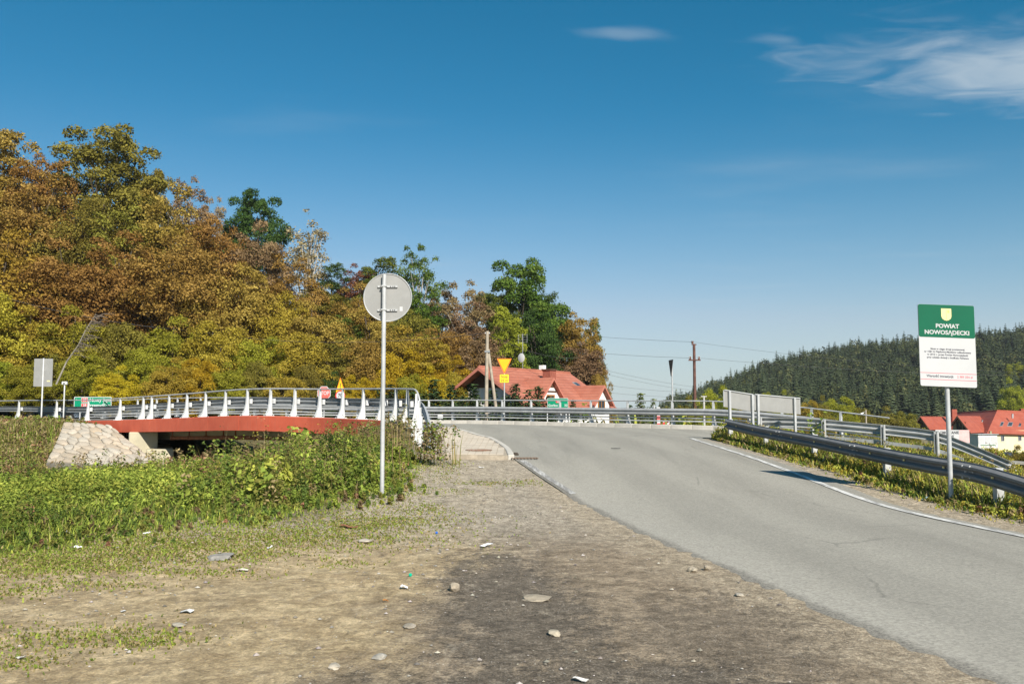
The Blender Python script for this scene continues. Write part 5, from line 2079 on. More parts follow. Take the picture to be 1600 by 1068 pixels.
def wire(a, b, sag, lab, r=.022):
    pts = []
    for i in range(25):
        f = i / 24
        p = a.lerp(b, f)
        p.z -= sag * 4 * f * (1 - f)
        pts.append(p)
    o = MB().tube(pts, r, 4, False).build('power_line', M['wire'])
    tag(o, lab, 'cable', 'overhead wires')


tp = P(1083, 534, 92)
wire(tp, P(560, 470, 150), 1.2, 'thin overhead wire running left from the top of the rust-brown pole', .014)
wire(tp, P(1800, 590, 70), .6, 'thin overhead wire running right from the top of the rust-brown pole', .010)
wire(P(1079, 559, 92), P(640, 500, 140), 1.2, 'overhead wire from the left insulator of the crossarm towards the trees', .014)
wire(P(1092, 559, 92), P(1900, 585, 90), .8, 'overhead wire from the right insulator of the crossarm over the hill', .012)
for i, (y0, y1) in enumerate(((560, 606), (566, 612), (592, 613), (606, 620))):
    wire(P(860, y0 - 6, 110), P(1100, y1, 130), .5, ('topmost', 'second', 'third', 'lowest')[i] + ' of the four low wires crossing the sky right of the house', .014)
t7 = P(760, 520, 57)
wire(t7, P(560, 536, 40).lerp(P(300, 516, 75), 1.0), .8, 'overhead wire from the braced pole across the wood to the left', .012)
wire(P(300, 516, 75), P(-200, 395, 60), 1.0, 'overhead wire crossing the wood at the far left', .014)
wire(t7, P(905, 558, 92), .6, 'overhead wire from the braced pole over the house roof', .012)
wire(t7, P(842, 585, 70), .4, 'service wire from the braced pole down to the house', .011)

# ------------------------------------------------------------------ trees
def leaf_quads(c, nrm, size, aspect, rg, fold=0.25):
    """n leaf quads (diamond) with centres c, normals nrm"""
    n = len(c)
    a = rg.normal(size=(n, 3))
    a -= (a * nrm).sum(1)[:, None] * nrm
    a /= np.linalg.norm(a, axis=1)[:, None] + 1e-9
    b = np.cross(nrm, a)
    s = size[:, None]
    v0 = c - a * s * .5
    v1 = c + b * s * aspect * .5 + nrm * s * fold * .3
    v2 = c + a * s * .5
    v3 = c - b * s * aspect * .5 + nrm * s * fold * .3
    V = np.stack([v0, v1, v2, v3], 1).reshape(-1, 3)
    F = np.arange(n * 4).reshape(-1, 4)
    return V, F


def crown(seed, H, rx, zlo, nblob, nleaf, leaf, dense=.8, spread=.36, flat=.8, taper=0.0):
    """a crown of leaf clusters: returns mesh and the cluster centres"""
    rg = np.random.default_rng(seed)
    zc, rz = (H + zlo) / 2, (H - zlo) / 2
    cs, rs = [], []
    tries = 0
    while len(cs) < nblob and tries < 6000:
        tries += 1
        d = rg.normal(size=3)
        d /= np.linalg.norm(d)
        r = rg.uniform(.15, 1.0) ** .5
        p = d * r
        rad = spread * rg.uniform(.65, 1.15) * (1.05 - .35 * abs(p[2]))
        m = 1 - rad * .75
        w = 1 - taper * max(0, p[2])
        q = np.array([p[0] * rx * m * w, p[1] * rx * m * w, zc + p[2] * rz * m])
        if any(np.linalg.norm((q - o) / np.array([1, 1, 1])) < .50 * rad * rx for o in cs):
            continue
        cs.append(q)
        rs.append(rad * rx)
    cs, rs = np.array(cs), np.array(rs)
    w = rs ** 2
    k = rg.choice(len(cs), nleaf, p=w / w.sum())
    d = rg.normal(size=(nleaf, 3))
    d /= np.linalg.norm(d, axis=1)[:, None]
    d[:, 2] = np.where(d[:, 2] < -.5, d[:, 2] * -.6, d[:, 2])
    rad = rs[k] * (1 - (1 - dense) * rg.uniform(0, 1, nleaf) ** .6) * rg.uniform(.82, 1.16, nleaf)
    # ragged sprays at cluster edges
    c = cs[k] + d * rad[:, None] * np.array([1, 1, flat])
    nrm = d * .55 + rg.normal(size=(nleaf, 3)) * .55 + np.array([0, 0, .35])
    nrm /= np.linalg.norm(nrm, axis=1)[:, None]
    size = leaf * rg.uniform(.6, 1.35, nleaf)
    V, F = leaf_quads(c, nrm, size, .62, rg)
    bt = rg.uniform(.18, .82, len(cs))
    tint = np.clip(.5 + (bt[k] - .5) * .75 + rg.normal(0, .17, nleaf), 0, 1)
    T = np.repeat(tint, 4)
    return np_mesh('crown', V, F, np.stack([T, T, T], 1)), cs


def trunk_mesh(seed, H, r, cs, zlo, nl=12, top=.78):
    rg = random.Random(seed)
    mb = MB()
    pts = [(0, 0, -.8), (0, 0, .3)]
    x = y = 0
    for i in range(1, 6):
        x += rg.uniform(-.02, .02) * H * .4
        y += rg.uniform(-.02, .02) * H * .4
        pts.append((x, y, H * top * i / 5))
    mb.tube(pts, [r * 1.35, r] + [r * (1 - .16 * i) for i in range(1, 6)], 7)
    idx = list(range(len(cs)))
    rg.shuffle(idx)
    for i in idx[:nl]:
        c = cs[i]
        z0 = max(zlo * .7, min(c[2] - .25 * H * rg.uniform(.5, 1), H * top * .9))
        f = z0 / (H * top)
        k = min(4, int(f * 5))
        a = Vector(pts[k + 1]).lerp(Vector(pts[k + 2]), f * 5 - k)
        b = Vector(c)
        m = a.lerp(b, .5) + Vector((0, 0, -.04 * H))
        mb.tube([a, m, b], [r * .42 * (1 - f * .5), r * .26, r * .08], 5)
    return mb.mesh('trunk')


PROTO = {}
for kind, seed, H, rx, zlo, nb_, nl_, leaf, dn, spd, fl, tp_ in (
        ('broad1', 1, 16, 5.2, 1.8, 105, 31000, .205, .6, .25, .85, .10), ('broad2', 2, 16, 4.8, 1.6, 110, 30000, .20, .6, .245, .85, .15),
        ('broad3', 3, 16, 5.6, 2.0, 100, 32000, .21, .6, .26, .85, .05), ('tall1', 4, 16, 3.6, 2.2, 95, 25000, .19, .6, .28, .78, .18),
        ('tall2', 5, 16, 3.9, 1.6, 100, 27000, .19, .6, .275, .78, .22), ('airy', 6, 16, 4.2, 3.8, 80, 13000, .19, .4, .24, .8, .2),
        ('birch', 7, 16, 2.6, 3.5, 60, 4200, .20, .3, .34, 1.2, .4), ('oak', 8, 16, 4.6, 2.8, 95, 40000, .20, .62, .27, .72, .0),
        ('bush1', 9, 6, 3.0, .2, 95, 34000, .112, .6, .24, .85, .2), ('bush2', 10, 6, 2.6, .1, 90, 31000, .108, .55, .26, .9, .3)):
    cm, cs_ = crown(seed, H, rx, zlo, nb_, nl_, leaf, dn, spd, fl, tp_)
    tm = trunk_mesh(seed, H, .10 if H < 8 else .24, cs_, zlo, 12 if kind != 'birch' else 26)
    cm.materials.append(None)
    tm.materials.append(M['bark_pale'] if kind in ('birch', 'airy') else M['bark'])
    PROTO[kind] = (cm, tm, H, rx)

LM = {
    'rust': leafmat('rust_brown_leaves', (.13, .080, .016), (.315, .205, .048), (.47, .32, .088), .3),
    'redbrown': leafmat('red_brown_leaves', (.11, .052, .026), (.225, .112, .050), (.34, .18, .08), .3),
    'brown': leafmat('dull_brown_leaves', (.13, .082, .042), (.26, .170, .088), (.38, .26, .14), .3),
    'gold': leafmat('golden_leaves', (.16, .115, .014), (.36, .275, .038), (.52, .41, .072), .3),
    'olive': leafmat('olive_leaves', (.085, .076, .014), (.215, .188, .036), (.34, .295, .060), .3),
    'green': leafmat('green_leaves', (.036, .062, .012), (.100, .145, .025), (.185, .225, .042)),
    'dkgreen': leafmat('dark_green_leaves', (.024, .046, .015), (.062, .102, .027), (.110, .155, .038)),
    'yellow': leafmat('yellow_leaves', (.24, .175, .012), (.48, .36, .028), (.64, .49, .045), .4),
    'lime': leafmat('yellow_green_leaves', (.12, .125, .012), (.30, .30, .034), (.45, .425, .058), .34),
    'pale': leafmat('sparse_pale_leaves', (.17, .135, .07), (.36, .29, .16), (.48, .40, .22)),
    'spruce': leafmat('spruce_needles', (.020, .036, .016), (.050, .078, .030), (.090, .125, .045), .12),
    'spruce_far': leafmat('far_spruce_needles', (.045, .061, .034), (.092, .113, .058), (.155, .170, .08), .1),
    'spruce_light': leafmat('light_spruce_needles', (.05, .068, .018), (.11, .135, .036), (.18, .20, .055), .12),
}


def tree(kind, mat, px, pytop, D, wpx, name, label, group, dz=0.0, trunk=True):
    top = P(px, pytop, D)
    gz_ = gz1(top.x, D) + dz
    if kind.startswith('broad'):
        # keep leaf clusters round: take the crown whose proportions come nearest
        asp = (top.z - gz_) / (wpx * 1.22 / FPX * D / 2)
        kind = ('bush1' if int(px) % 2 else 'bush2') if asp < 2.45 else (kind if asp < 3.7 else 'tall2')
    cm, tm, H, rx = PROTO[kind]
    h = (top.z - gz_) * (1.04 if not kind.startswith('bush') else 1.0)
    w = wpx * (1.28 if px > 500 and D > 90 else 1.22 if not name.endswith('bush') else 1.1) / FPX * D / 2
    s = h / H
    sxy = w / rx
    r0 = empty(name, (top.x, D, gz_), rng.uniform(0, 6.28), label, 'bush' if name.endswith('bush') else 'tree', group)
    r0.scale = (sxy, sxy, s)
    c = link('crown', cm, None, r0)
    c.material_slots[0].link = 'OBJECT'
    c.material_slots[0].material = LM[mat]
    link('trunk', tm, None, r0)
    return r0


ORD = ['first', 'second', 'third', 'fourth', 'fifth', 'sixth', 'seventh', 'eighth', 'ninth', 'tenth', 'eleventh', 'twelfth', 'thirteenth', 'fourteenth', 'fifteenth', 'sixteenth', 'seventeenth', 'eighteenth', 'nineteenth', 'twentieth']
COLW = {'rust': 'rust-brown', 'redbrown': 'red-brown', 'brown': 'dull brown', 'gold': 'golden', 'olive': 'olive', 'green': 'green', 'dkgreen': 'dark green', 'yellow': 'bright yellow', 'lime': 'yellow-green', 'pale': 'pale'}

SKY = [  # skyline trees with labels of their own
    ('tall1', 'rust', 14, 186, 92, 130, 'tall rust-brown tree at the far left end of the skyline'),
    ('tall2', 'rust', 72, 212, 90, 110, 'rust-brown pointed tree just left of the tall olive tree'),
    ('oak', 'olive', 172, 184, 96, 175, 'tall rounded olive tree, the highest crown on the left skyline'),
    ('tall1', 'olive', 246, 250, 96, 70, 'narrow olive crown at the right shoulder of the highest tree'),
    ('airy', 'brown', 296, 268, 97, 85, 'thin half-bare brown tree right of the highest tree'),
    ('airy', 'pale', 338, 300, 99, 60, 'pale half-bare tree left of the dark green skyline tree'),
    ('oak', 'dkgreen', 402, 287, 99, 105, 'dark green tree standing out on the left skyline'),
    ('birch', 'pale', 478, 322, 97, 88, 'sparse pale birch beside the dark green skyline tree'),
    ('tall1', 'dkgreen', 518, 404, 99, 66, 'small dark green tree between birch and red-brown tree'),
    ('tall2', 'redbrown', 560, 398, 100, 74, 'dark red-brown tree above the round sign, left side'),
    ('tall1', 'green', 597, 391, 97, 80, 'green tree rising behind the round sign'),
    ('airy', 'green', 656, 373, 96, 84, 'loose green-yellow tree right of the round sign'),
    ('tall2', 'green', 650, 430, 94, 110, 'lower green crown under the loose green-yellow tree'),
    ('airy', 'brown', 726, 431, 95, 104, 'half-bare brown tree left of the big green tree'),
    ('broad2', 'brown', 735, 470, 93, 110, 'dense dull brown crown below the half-bare tree'),
    ('oak', 'green', 812, 392, 104, 128, 'big green tree above the house roof'),
    ('broad1', 'dkgreen', 868, 456, 106, 96, 'dark green tree right of the big green tree'),
    ('tall2', 'rust', 905, 468, 101, 78, 'rusty gold tree at the right end of the wood'),
    ('tall1', 'green', 926, 488, 103, 34, 'narrow green tree edging the right end of the wood'),
    ('bush1', 'rust', 938, 566, 96, 42, 'low rusty bush at the right foot of the wood'),
    ('tall2', 'brown', 905, 520, 98, 84, 'brown tree under the rusty gold tree, behind the house'),
    ('broad2', 'dkgreen', 838, 480, 98, 100, 'dark green crown just behind the house ridge'),
    ('broad1', 'olive', 590, 440, 95, 110, 'olive crown filling the wood behind the round sign'),
    ('broad2', 'brown', 690, 455, 97, 90, 'brown crown between the loose green-yellow tree and the half-bare tree'),
    ('oak', 'green', 775, 440, 102, 80, 'green crown on the left flank of the big green tree'),
    ('broad3', 'dkgreen', 850, 425, 108, 70, 'dark crown on the right flank of the big green tree'),
    ('tall1', 'lime', 790, 470, 92, 66, 'yellow-green tree left of the aerial on the house'),
]
for kind, mat, px, py, D, w, lab in SKY:
    tree(kind, mat, px, py, D, w, COLW[mat].replace(' ', '_').replace('-', '_') + '_tree', lab, 'trees of the autumn wood')

ROWS = [
    ('upper', 'trees of the autumn wood', [
        ('broad1', 'rust', -40, 300, 84, 170), ('broad2', 'rust', 60, 268, 85, 160), ('broad3', 'olive', 130, 290, 84, 150), ('broad1', 'olive', 195, 300, 84, 130),
        ('broad2', 'rust', 262, 285, 86, 150), ('broad3', 'rust', 335, 318, 86, 130), ('broad1', 'brown', 395, 345, 88, 120), ('broad2', 'rust', 452, 392, 88, 110),
        ('tall2', 'olive', 505, 430, 90, 90), ('broad1', 'rust', 560, 440, 91, 110), ('broad3', 'olive', 628, 470, 90, 120)]),
    ('middle', 'trees of the autumn wood', [
        ('broad3', 'gold', 10, 345, 74, 190), ('broad1', 'rust', 110, 375, 75, 170), ('broad2', 'rust', 185, 360, 76, 160), ('broad3', 'rust', 270, 350, 77, 190),
        ('broad1', 'rust', 355, 395, 78, 170), ('broad2', 'gold', 425, 440, 79, 140), ('broad3', 'rust', 490, 462, 80, 130), ('tall2', 'green', 530, 478, 82, 80),
        ('broad2', 'rust', 580, 470, 82, 110), ('broad1', 'gold', 640, 500, 82, 130), ('broad3', 'rust', 690, 500, 82, 120), ('tall2', 'brown', 745, 510, 82, 90)]),
    ('lower', 'trees of the autumn wood', [
        ('broad2', 'gold', -25, 440, 66, 170), ('broad1', 'gold', 50, 470, 67, 140), ('broad3', 'lime', 120, 470, 67, 140), ('broad2', 'olive', 195, 490, 68, 130),
        ('broad1', 'lime', 270, 485, 69, 130), ('broad3', 'gold', 345, 490, 70, 130), ('broad2', 'lime', 405, 515, 70, 120), ('broad1', 'gold', 465, 510, 71, 130),
        ('tall2', 'olive', 520, 520, 72, 90), ('broad2', 'rust', 565, 520, 73, 110), ('broad1', 'yellow', 625, 535, 73, 110), ('tall1', 'gold', 672, 520, 74, 90), ('broad2', 'yellow', 700, 548, 73, 90)]),
]
for rname, grp, lst in ROWS:
    for i, (kind, mat, px, py, D, w) in enumerate(lst):
        tree(kind, mat, px, py, D, w, COLW[mat].replace(' ', '_').replace('-', '_') + '_tree', f'{COLW[mat]} tree, {ORD[i]} from the left in the {rname} row of the wood', grp)
BUSH = [('lime', -20, 540, 61, 110), ('lime', 40, 560, 60, 90), ('olive', 85, 548, 62, 90), ('lime', 130, 545, 62, 100), ('yellow', 185, 566, 60, 80), ('lime', 225, 530, 63, 100), ('gold', 270, 552, 61, 90),
        ('yellow', 315, 550, 62, 90), ('lime', 360, 560, 62, 80), ('olive', 405, 555, 63, 80), ('gold', 445, 570, 62, 80), ('olive', 480, 560, 64, 80), ('dkgreen', 520, 575, 64, 70), ('yellow', 560, 578, 64, 70),
        ('yellow', 600, 572, 64, 70), ('lime', 640, 575, 64, 70), ('yellow', 672, 565, 66, 70), ('gold', 712, 572, 68, 60)]
for i, (mat, px, py, D, w) in enumerate(BUSH):
    tree('bush1' if i % 2 else 'bush2', mat, px, py, D, w, COLW[mat].replace(' ', '_').replace('-', '_') + '_bush', f'{COLW[mat]} bush, {ORD[i]} from the left at the foot of the wood', 'bushes at the foot of the wood')
# low dark thicket under them
for i in range(15):
    px = -30 + i * 52
    tree('bush1' if i % 2 else 'bush2', ('dkgreen', 'olive', 'lime')[i % 3], px + rng.uniform(-8, 8), 606 + rng.uniform(-10, 8), 65 + (i > 9) * 2, 84, 'low_bush', f'low {COLW[("dkgreen", "olive", "lime")[i % 3]]} bush, {ORD[i]} from the left behind the guardrail', 'low bushes behind the guardrail')

# leaning bare tree at the left
b0 = P(92, 575, 57)
ln_ = empty('bare_tree', (b0.x, 57, gz1(b0.x, 57)), 0, 'thin bare leaning tree with grey twigs over the green direction board', 'tree')
mb = MB()
bp = [P(88, 600, 57), P(104, 565, 57), P(122, 540, 56.6), P(134, 515, 56.4), P(150, 490, 56.2)]
bp = [p - ln_.location for p in bp]
mb.tube(bp, [.06, .05, .04, .03, .012], 6)
mb.build('trunk', plain('grey_bark', (.28, .25, .20), .9, 0, .2, 4), ln_)
mb = MB()
rg_ = random.Random(3)
for i in range(60):
    f = rg_.uniform(.35, 1.0)
    k = min(3, int(f * 4))
    a = bp[k].lerp(bp[k + 1], f * 4 - k)
    d = Vector((rg_.uniform(.1, 1.2), rg_.uniform(-.5, .5), rg_.uniform(-.25, .55)))
    mb.tube([a, a + d * .6, a + d * 1.0 + Vector((rg_.uniform(-.2, .3), 0, rg_.uniform(-.35, .05)))], [.022, .014, .006], 4, False)
mb.build('twigs', plain('grey_twigs', (.17, .14, .11), .9), ln_)


# ---- conifers
def spruce_arrays(seed, H, R0, whorls, per, droop=.28, detail=1):
    rg = np.random.default_rng(seed)
    V, F, T = [], [], []
    for w in range(whorls):
        f = (w + .3) / whorls
        z = H * (.05 + .93 * f)
        zw = .93 * H / whorls
        r = R0 * ((1 - f) ** .85 if f > .18 else .72 + f) + .012 * H
        off = rg.uniform(0, 6.28)
        for k in range(per):
            a = off + 2 * PI * k / per + rg.uniform(-.22, .22)
            rr_ = r * rg.uniform(.72, 1.15)
            ca, sa = math.cos(a), math.sin(a)
            wd = rr_ * .42 + .05 * R0
            dz = -droop * rr_ + rg.uniform(-.05, .05) * rr_
            b = len(V)
            z = H * (.05 + .93 * f) + rg.uniform(-.55, .55) * zw
            V += [(0, 0, z + .05 * rr_), (ca * rr_ * .55 - sa * wd, sa * rr_ * .55 + ca * wd, z + dz * .62), (ca * rr_, sa * rr_, z + dz + .10 * rr_), (ca * rr_ * .55 + sa * wd, sa * rr_ * .55 - ca * wd, z + dz * .62)]
            F.append((b, b + 1, b + 2, b + 3))
            t = rg.uniform(.1, .9)
            T += [t * .5, t, min(1, t + .15), t]
    b = len(V)
    s = R0 * .05
    V += [(-s, 0, H * .93), (s, 0, H * .93), (0, 0, H), (0, s, H * .93)]
    F.append((b, b + 1, b + 2, b + 3))
    T += [.5, .5, .6, .5]
    return np.array(V), np.array(F), np.array(T)


def needle_spruce(seed, H, R0):
    """near young spruce: branches carrying many small sprays"""
    rg = np.random.default_rng(seed)
    C, Nn, S, T = [], [], [], []
    wh = 30
    for w in range(wh):
        f = (w + .2) / wh
        z = H * (.03 + .95 * f)
        r = R0 * (1 - f) ** .9 + .04
        nb2 = 9 if f < .8 else 6
        for k in range(nb2):
            a = rg.uniform(0, 6.28)
            rr_ = r * rg.uniform(.55, 1.15)
            t = rg.uniform(.15, .85)
            nq = max(3, int(11 * rr_ / R0) + 2)
            for q in range(nq):
                g_ = (q + .7) / nq
                x = g_ * rr_
                sp_ = .10 * (1 - .5 * g_)
                C.append((math.cos(a) * x + rg.normal() * sp_, math.sin(a) * x + rg.normal() * sp_, z - .26 * x + .20 * rr_ * g_ * g_ + rg.normal() * .045))
                Nn.append((rg.normal() * .7, rg.normal() * .7, 1))
                S.append(rg.uniform(.14, .28))
                T.append(np.clip(t + rg.normal() * .15 + .2 * g_ - .1, 0, 1))
    C, Nn, S, T = np.array(C), np.array(Nn), np.array(S), np.array(T)
    Nn /= np.linalg.norm(Nn, axis=1)[:, None]
    V, F = leaf_quads(C, Nn, S, .42, rg)
    TT = np.repeat(T, 4)
    me = np_mesh('crown', V, F, np.stack([TT] * 3, 1))
    me.materials.append(None)
    return me


YS = [needle_spruce(i, 4.0, 1.35) for i in range(3)]
tk = MB()
tk.tube([(0, 0, -.4), (0, 0, 3.4)], [.09, .02], 6)
YT = tk.mesh('trunk')
YT.materials.append(M['bark'])


def young_spruce(px, py, D, wpx, label, mat='spruce', grp='young spruces before the house', dz=0):
    top = P(px, py, D)
    gz_ = gz1(top.x, D) + dz
    h = top.z - gz_
    r0 = empty('young_spruce', (top.x, D, gz_), rng.uniform(0, 6.28), label, 'tree', grp)
    sc = wpx / FPX * D / 2 / 1.35
    r0.scale = (sc, sc, h / 4.0)
    c = link('crown', YS[int(rng.integers(3))], None, r0)
    c.material_slots[0].link = 'OBJECT'
    c.material_slots[0].material = LM[mat]
    link('trunk', YT, None, r0)


SP = [(612, 604, 60, 60), (645, 610, 58, 60), (678, 596, 61, 64), (704, 604, 59, 60), (735, 603, 60, 62), (742, 608, 57, 52), (770, 612, 60, 60), (806, 602, 58, 54), (826, 612, 59, 52), (842, 606, 60, 50), (858, 622, 58, 46),
      (592, 612, 61, 50), (790, 622, 56, 50), (722, 622, 56, 46), (660, 620, 56, 46), (896, 628, 60, 34)]
SP = [(a, b - 6, c, int(d * 1.8)) for a, b, c, d in SP]
SP.sort()
for i, (px, py, D, w) in enumerate(SP):
    young_spruce(px, py, D, w, f'dark young spruce, {ORD[i]} from the left of those before the house')
young_spruce(1000, 611, 72, 84, 'lone light green spruce standing in the gap right of the house', 'spruce_light', 'young spruces beyond the junction')
young_spruce(1020, 620, 74, 60, 'small pale spruce next to the lone light green spruce', 'spruce_light', 'young spruces beyond the junction')
young_spruce(984, 630, 70, 70, 'low dark spruce left of the lone light green spruce', 'spruce', 'young spruces beyond the junction')

# shrubs and small trees in the valley
VAL = [('bush1', 'lime', 1118, 592, 100, 64, 'yellow-green round tree beside the rust-brown pole'), ('bush2', 'olive', 1072, 612, 92, 46, 'olive bush left of the rust-brown pole'), ('bush2', 'lime', 1092, 618, 88, 40, 'yellow-green bush at the foot of the rust-brown pole'),
       ('bush1', 'olive', 1042, 628, 84, 54, 'olive bush behind the edge-on triangle sign'), ('bush1', 'green', 1060, 632, 78, 50, 'green bush low behind the junction rail'), ('bush2', 'green', 1128, 622, 90, 48, 'green bush left of the board backs'),
       ('bush2', 'gold', 1158, 622, 120, 40, 'golden bush behind the shorter board back'), ('bush1', 'lime', 1195, 606, 200, 44, 'round yellow-green tree above the board backs'), ('bush2', 'lime', 1222, 604, 210, 32, 'pointed yellow-green tree above the wider board back'),
       ('bush1', 'gold', 1262, 618, 150, 46, 'golden shrub right of the wider board back'), ('bush2', 'olive', 1282, 612, 150, 36, 'olive shrub right of the golden shrub'), ('bush1', 'lime', 1308, 612, 160, 64, 'wide yellow-green tree at the foot of the spruce hill'),
       ('bush1', 'olive', 1345, 630, 130, 60, 'olive thicket behind the wooden lamp post'), ('bush2', 'olive', 1385, 630, 140, 60, 'low olive thicket right of the wooden lamp post'), ('bush1', 'olive', 1415, 636, 140, 50, 'low olive thicket before the left gable'),
       ('bush1', 'lime', 1330, 640, 100, 50, 'yellow-green shrub left below the lamp post'), ('bush2', 'olive', 1590, 690, 60, 60, 'olive shrub before the dark parked car'), ('bush1', 'green', 1560, 697, 56, 40, 'green shrub below the yellow wall'), ('bush2', 'olive', 1630, 692, 58, 60, 'olive shrub at the far right edge'),
       ('bush2', 'lime', 1580, 585, 230, 40, 'light green tree at the hill foot right of the board'), ('bush1', 'olive', 1180, 634, 90, 60, 'olive bush under the wider board back'), ('bush2', 'lime', 1235, 636, 80, 50, 'yellow-green bush behind the pale guardrail')]
for kind, mat, px, py, D, w, lab in VAL:
    tree(kind, mat, px, py, D, w, COLW[mat].replace(' ', '_').replace('-', '_') + '_bush', lab, 'shrubs in the valley')

# ---- the wooded hill
hx_ = np.linspace(40, 1400, 90)
hy_ = np.linspace(235, 1000, 60)
HX, HY = np.meshgrid(hx_, hy_)


def hill_z(x, y):
    pr = 800 + FPX * np.asarray(x) / np.maximum(y, 1)       # bearing
    ridge = np.interp(pr, [1040, 1100, 1150, 1200, 1280, 1350, 1440, 1530, 1600, 1900, 2600], [-6, 5, 13.5, 21, 28.5, 33.5, 37, 40, 42, 48, 42])
    f = sm((np.asarray(y) - 250) / 340.0)
    bump = 1.5 * np.sin(np.asarray(x) * .05) * np.sin(np.asarray(y) * .04)
    return -6.2 + (ridge + 6) * f + bump * f


hz_ = hill_z(HX.ravel(), HY.ravel())
idx = np.arange(HX.size).reshape(HX.shape)
hf = np.stack([idx[:-1, :-1], idx[:-1, 1:], idx[1:, 1:], idx[1:, :-1]], -1).reshape(-1, 4)
hill = link('hill', np_mesh('hill', np.stack([HX.ravel(), HY.ravel(), hz_], 1), hf, smooth=True), plain('dark_forest_floor', (.03, .036, .02), .95, 0, .3, .05, .1))
tag(hill, 'long hill covered with spruce forest', kind='structure')
rgf = np.random.default_rng(21)
VV, FF, TT = [], [], []
base = 0
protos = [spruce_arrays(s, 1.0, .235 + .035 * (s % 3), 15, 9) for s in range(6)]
cnt = 0
HF = []
while cnt < 4300:
    y = rgf.uniform(285, 640)
    px = rgf.uniform(1030, 1720)
    x = (px - 800) / FPX * y
    z = float(hill_z(np.array([x]), np.array([y]))[0])
    if z < -6.0:
        continue
    HF.append((x, y, z))
    cnt += 1
for x, y, z in HF:
    V, F, T = protos[int(rgf.integers(6))]
    h = rgf.uniform(7.5, 14.5) * (1.2 if rgf.uniform() < .12 else 1)
    a = rgf.uniform(0, 6.28)
    c, s = math.cos(a), math.sin(a)
    w = h * rgf.uniform(.85, 1.15)
    q = np.stack([(V[:, 0] * c - V[:, 1] * s) * w, (V[:, 0] * s + V[:, 1] * c) * w, V[:, 2] * h], 1) + np.array([x, y, z - .5])
    VV.append(q)
    FF.append(F + base)
    base += len(V)
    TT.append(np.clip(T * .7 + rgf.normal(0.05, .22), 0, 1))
TT = np.concatenate(TT)
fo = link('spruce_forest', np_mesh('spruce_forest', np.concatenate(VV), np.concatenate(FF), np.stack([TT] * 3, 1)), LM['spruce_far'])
tag(fo, 'dense dark spruce forest covering the far hill', 'forest', kind='stuff')
# rounded crowns of pine and beech mixed into the far forest
VV, FF, TT = [], [], []
base = 0
for x, y, z in HF[::12]:
    h = rgf.uniform(8, 14)
    w = h * rgf.uniform(.22, .34)
    n_ = 150
    d = rgf.normal(size=(n_, 3))
    d /= np.linalg.norm(d, axis=1)[:, None]
    c = d * np.array([w, w, h * .36]) * rgf.uniform(.75, 1.05, (n_, 1)) + np.array([x + rgf.uniform(-4, 4), y - rgf.uniform(2, 7), z + h * .62])
    nr = d + rgf.normal(0, .5, (n_, 3))
    nr /= np.linalg.norm(nr, axis=1)[:, None]
    V, F = leaf_quads(c, nr, rgf.uniform(.7, 1.5, n_), .7, rgf)
    VV.append(V)
    FF.append(F + base)
    base += len(V)
    t0 = rgf.uniform(0.05, .7)
    TT.append(np.repeat(np.clip(t0 + rgf.normal(0, .14, n_), 0, 1), 4))
TT = np.concatenate(TT)
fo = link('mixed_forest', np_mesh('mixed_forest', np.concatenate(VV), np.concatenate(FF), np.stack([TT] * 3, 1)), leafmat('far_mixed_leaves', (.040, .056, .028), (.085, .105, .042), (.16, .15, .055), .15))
tag(fo, 'lighter rounded crowns mixed into the far spruce forest', 'forest', kind='stuff')
# broadleaf crowns showing among the spruces
AM = [('gold', 1335, 541, 560, 22), ('brown', 1362, 540, 580, 20), ('rust', 1392, 535, 590, 18), ('gold', 1420, 534, 600, 22), ('lime', 1545, 532, 560, 30), ('rust', 1552, 527, 600, 20), ('gold', 1596, 530, 560, 26), ('lime', 1588, 560, 380, 46),
      ('olive', 1250, 572, 500, 26), ('olive', 1290, 590, 420, 30), ('olive', 1500, 575, 430, 30), ('olive', 1540, 600, 340, 36), ('lime', 1130, 596, 420, 18), ('olive', 1165, 590, 430, 22), ('gold', 1458, 590, 380, 18)]
AM.sort(key=lambda a: a[1])
for i, (mat, px, py, D, w) in enumerate(AM):
    x = (px - 800) / FPX * D
    top = P(px, py, D)
    g_ = float(hill_z(np.array([x]), np.array([float(D)]))[0])
    if top.z - g_ < 6:
        g_ = top.z - 9
    cm, tm, H, rx = PROTO['tall2' if i % 2 else 'broad2']
    r0 = empty(COLW[mat].replace(' ', '_').replace('-', '_') + '_tree', (x, D, g_), i * 1.3, f'{COLW[mat]} broadleaf crown among the spruces of the far hill, {ORD[i]} from the left', 'tree', 'broadleaf trees on the far hill')
    r0.scale = (w / FPX * D / 2 / rx,) * 2 + ((top.z - g_) / H,)
    c = link('crown', cm, None, r0)
    c.material_slots[0].link = 'OBJECT'
    c.material_slots[0].material = LM[mat]

# ------------------------------------------------------------------ weeds and grass
t = NT('weed_leaves')
at_ = t.N('ShaderNodeAttribute', attribute_name='tint')
d_ = t.N('ShaderNodeBsdfDiffuse')
tr_ = t.N('ShaderNodeBsdfTranslucent')
t.l.new(at_.outputs['Color'], d_.inputs[0])
t.l.new(at_.outputs['Color'], tr_.inputs[0])
mx_ = t.N('ShaderNodeMixShader')
mx_.inputs[0].default_value = .28
t.l.new(d_.outputs[0], mx_.inputs[1])
t.l.new(tr_.outputs[0], mx_.inputs[2])
t.l.new(mx_.outputs[0], t.out.inputs[0])
M['weed'] = t.m

rgv = np.random.default_rng(77)


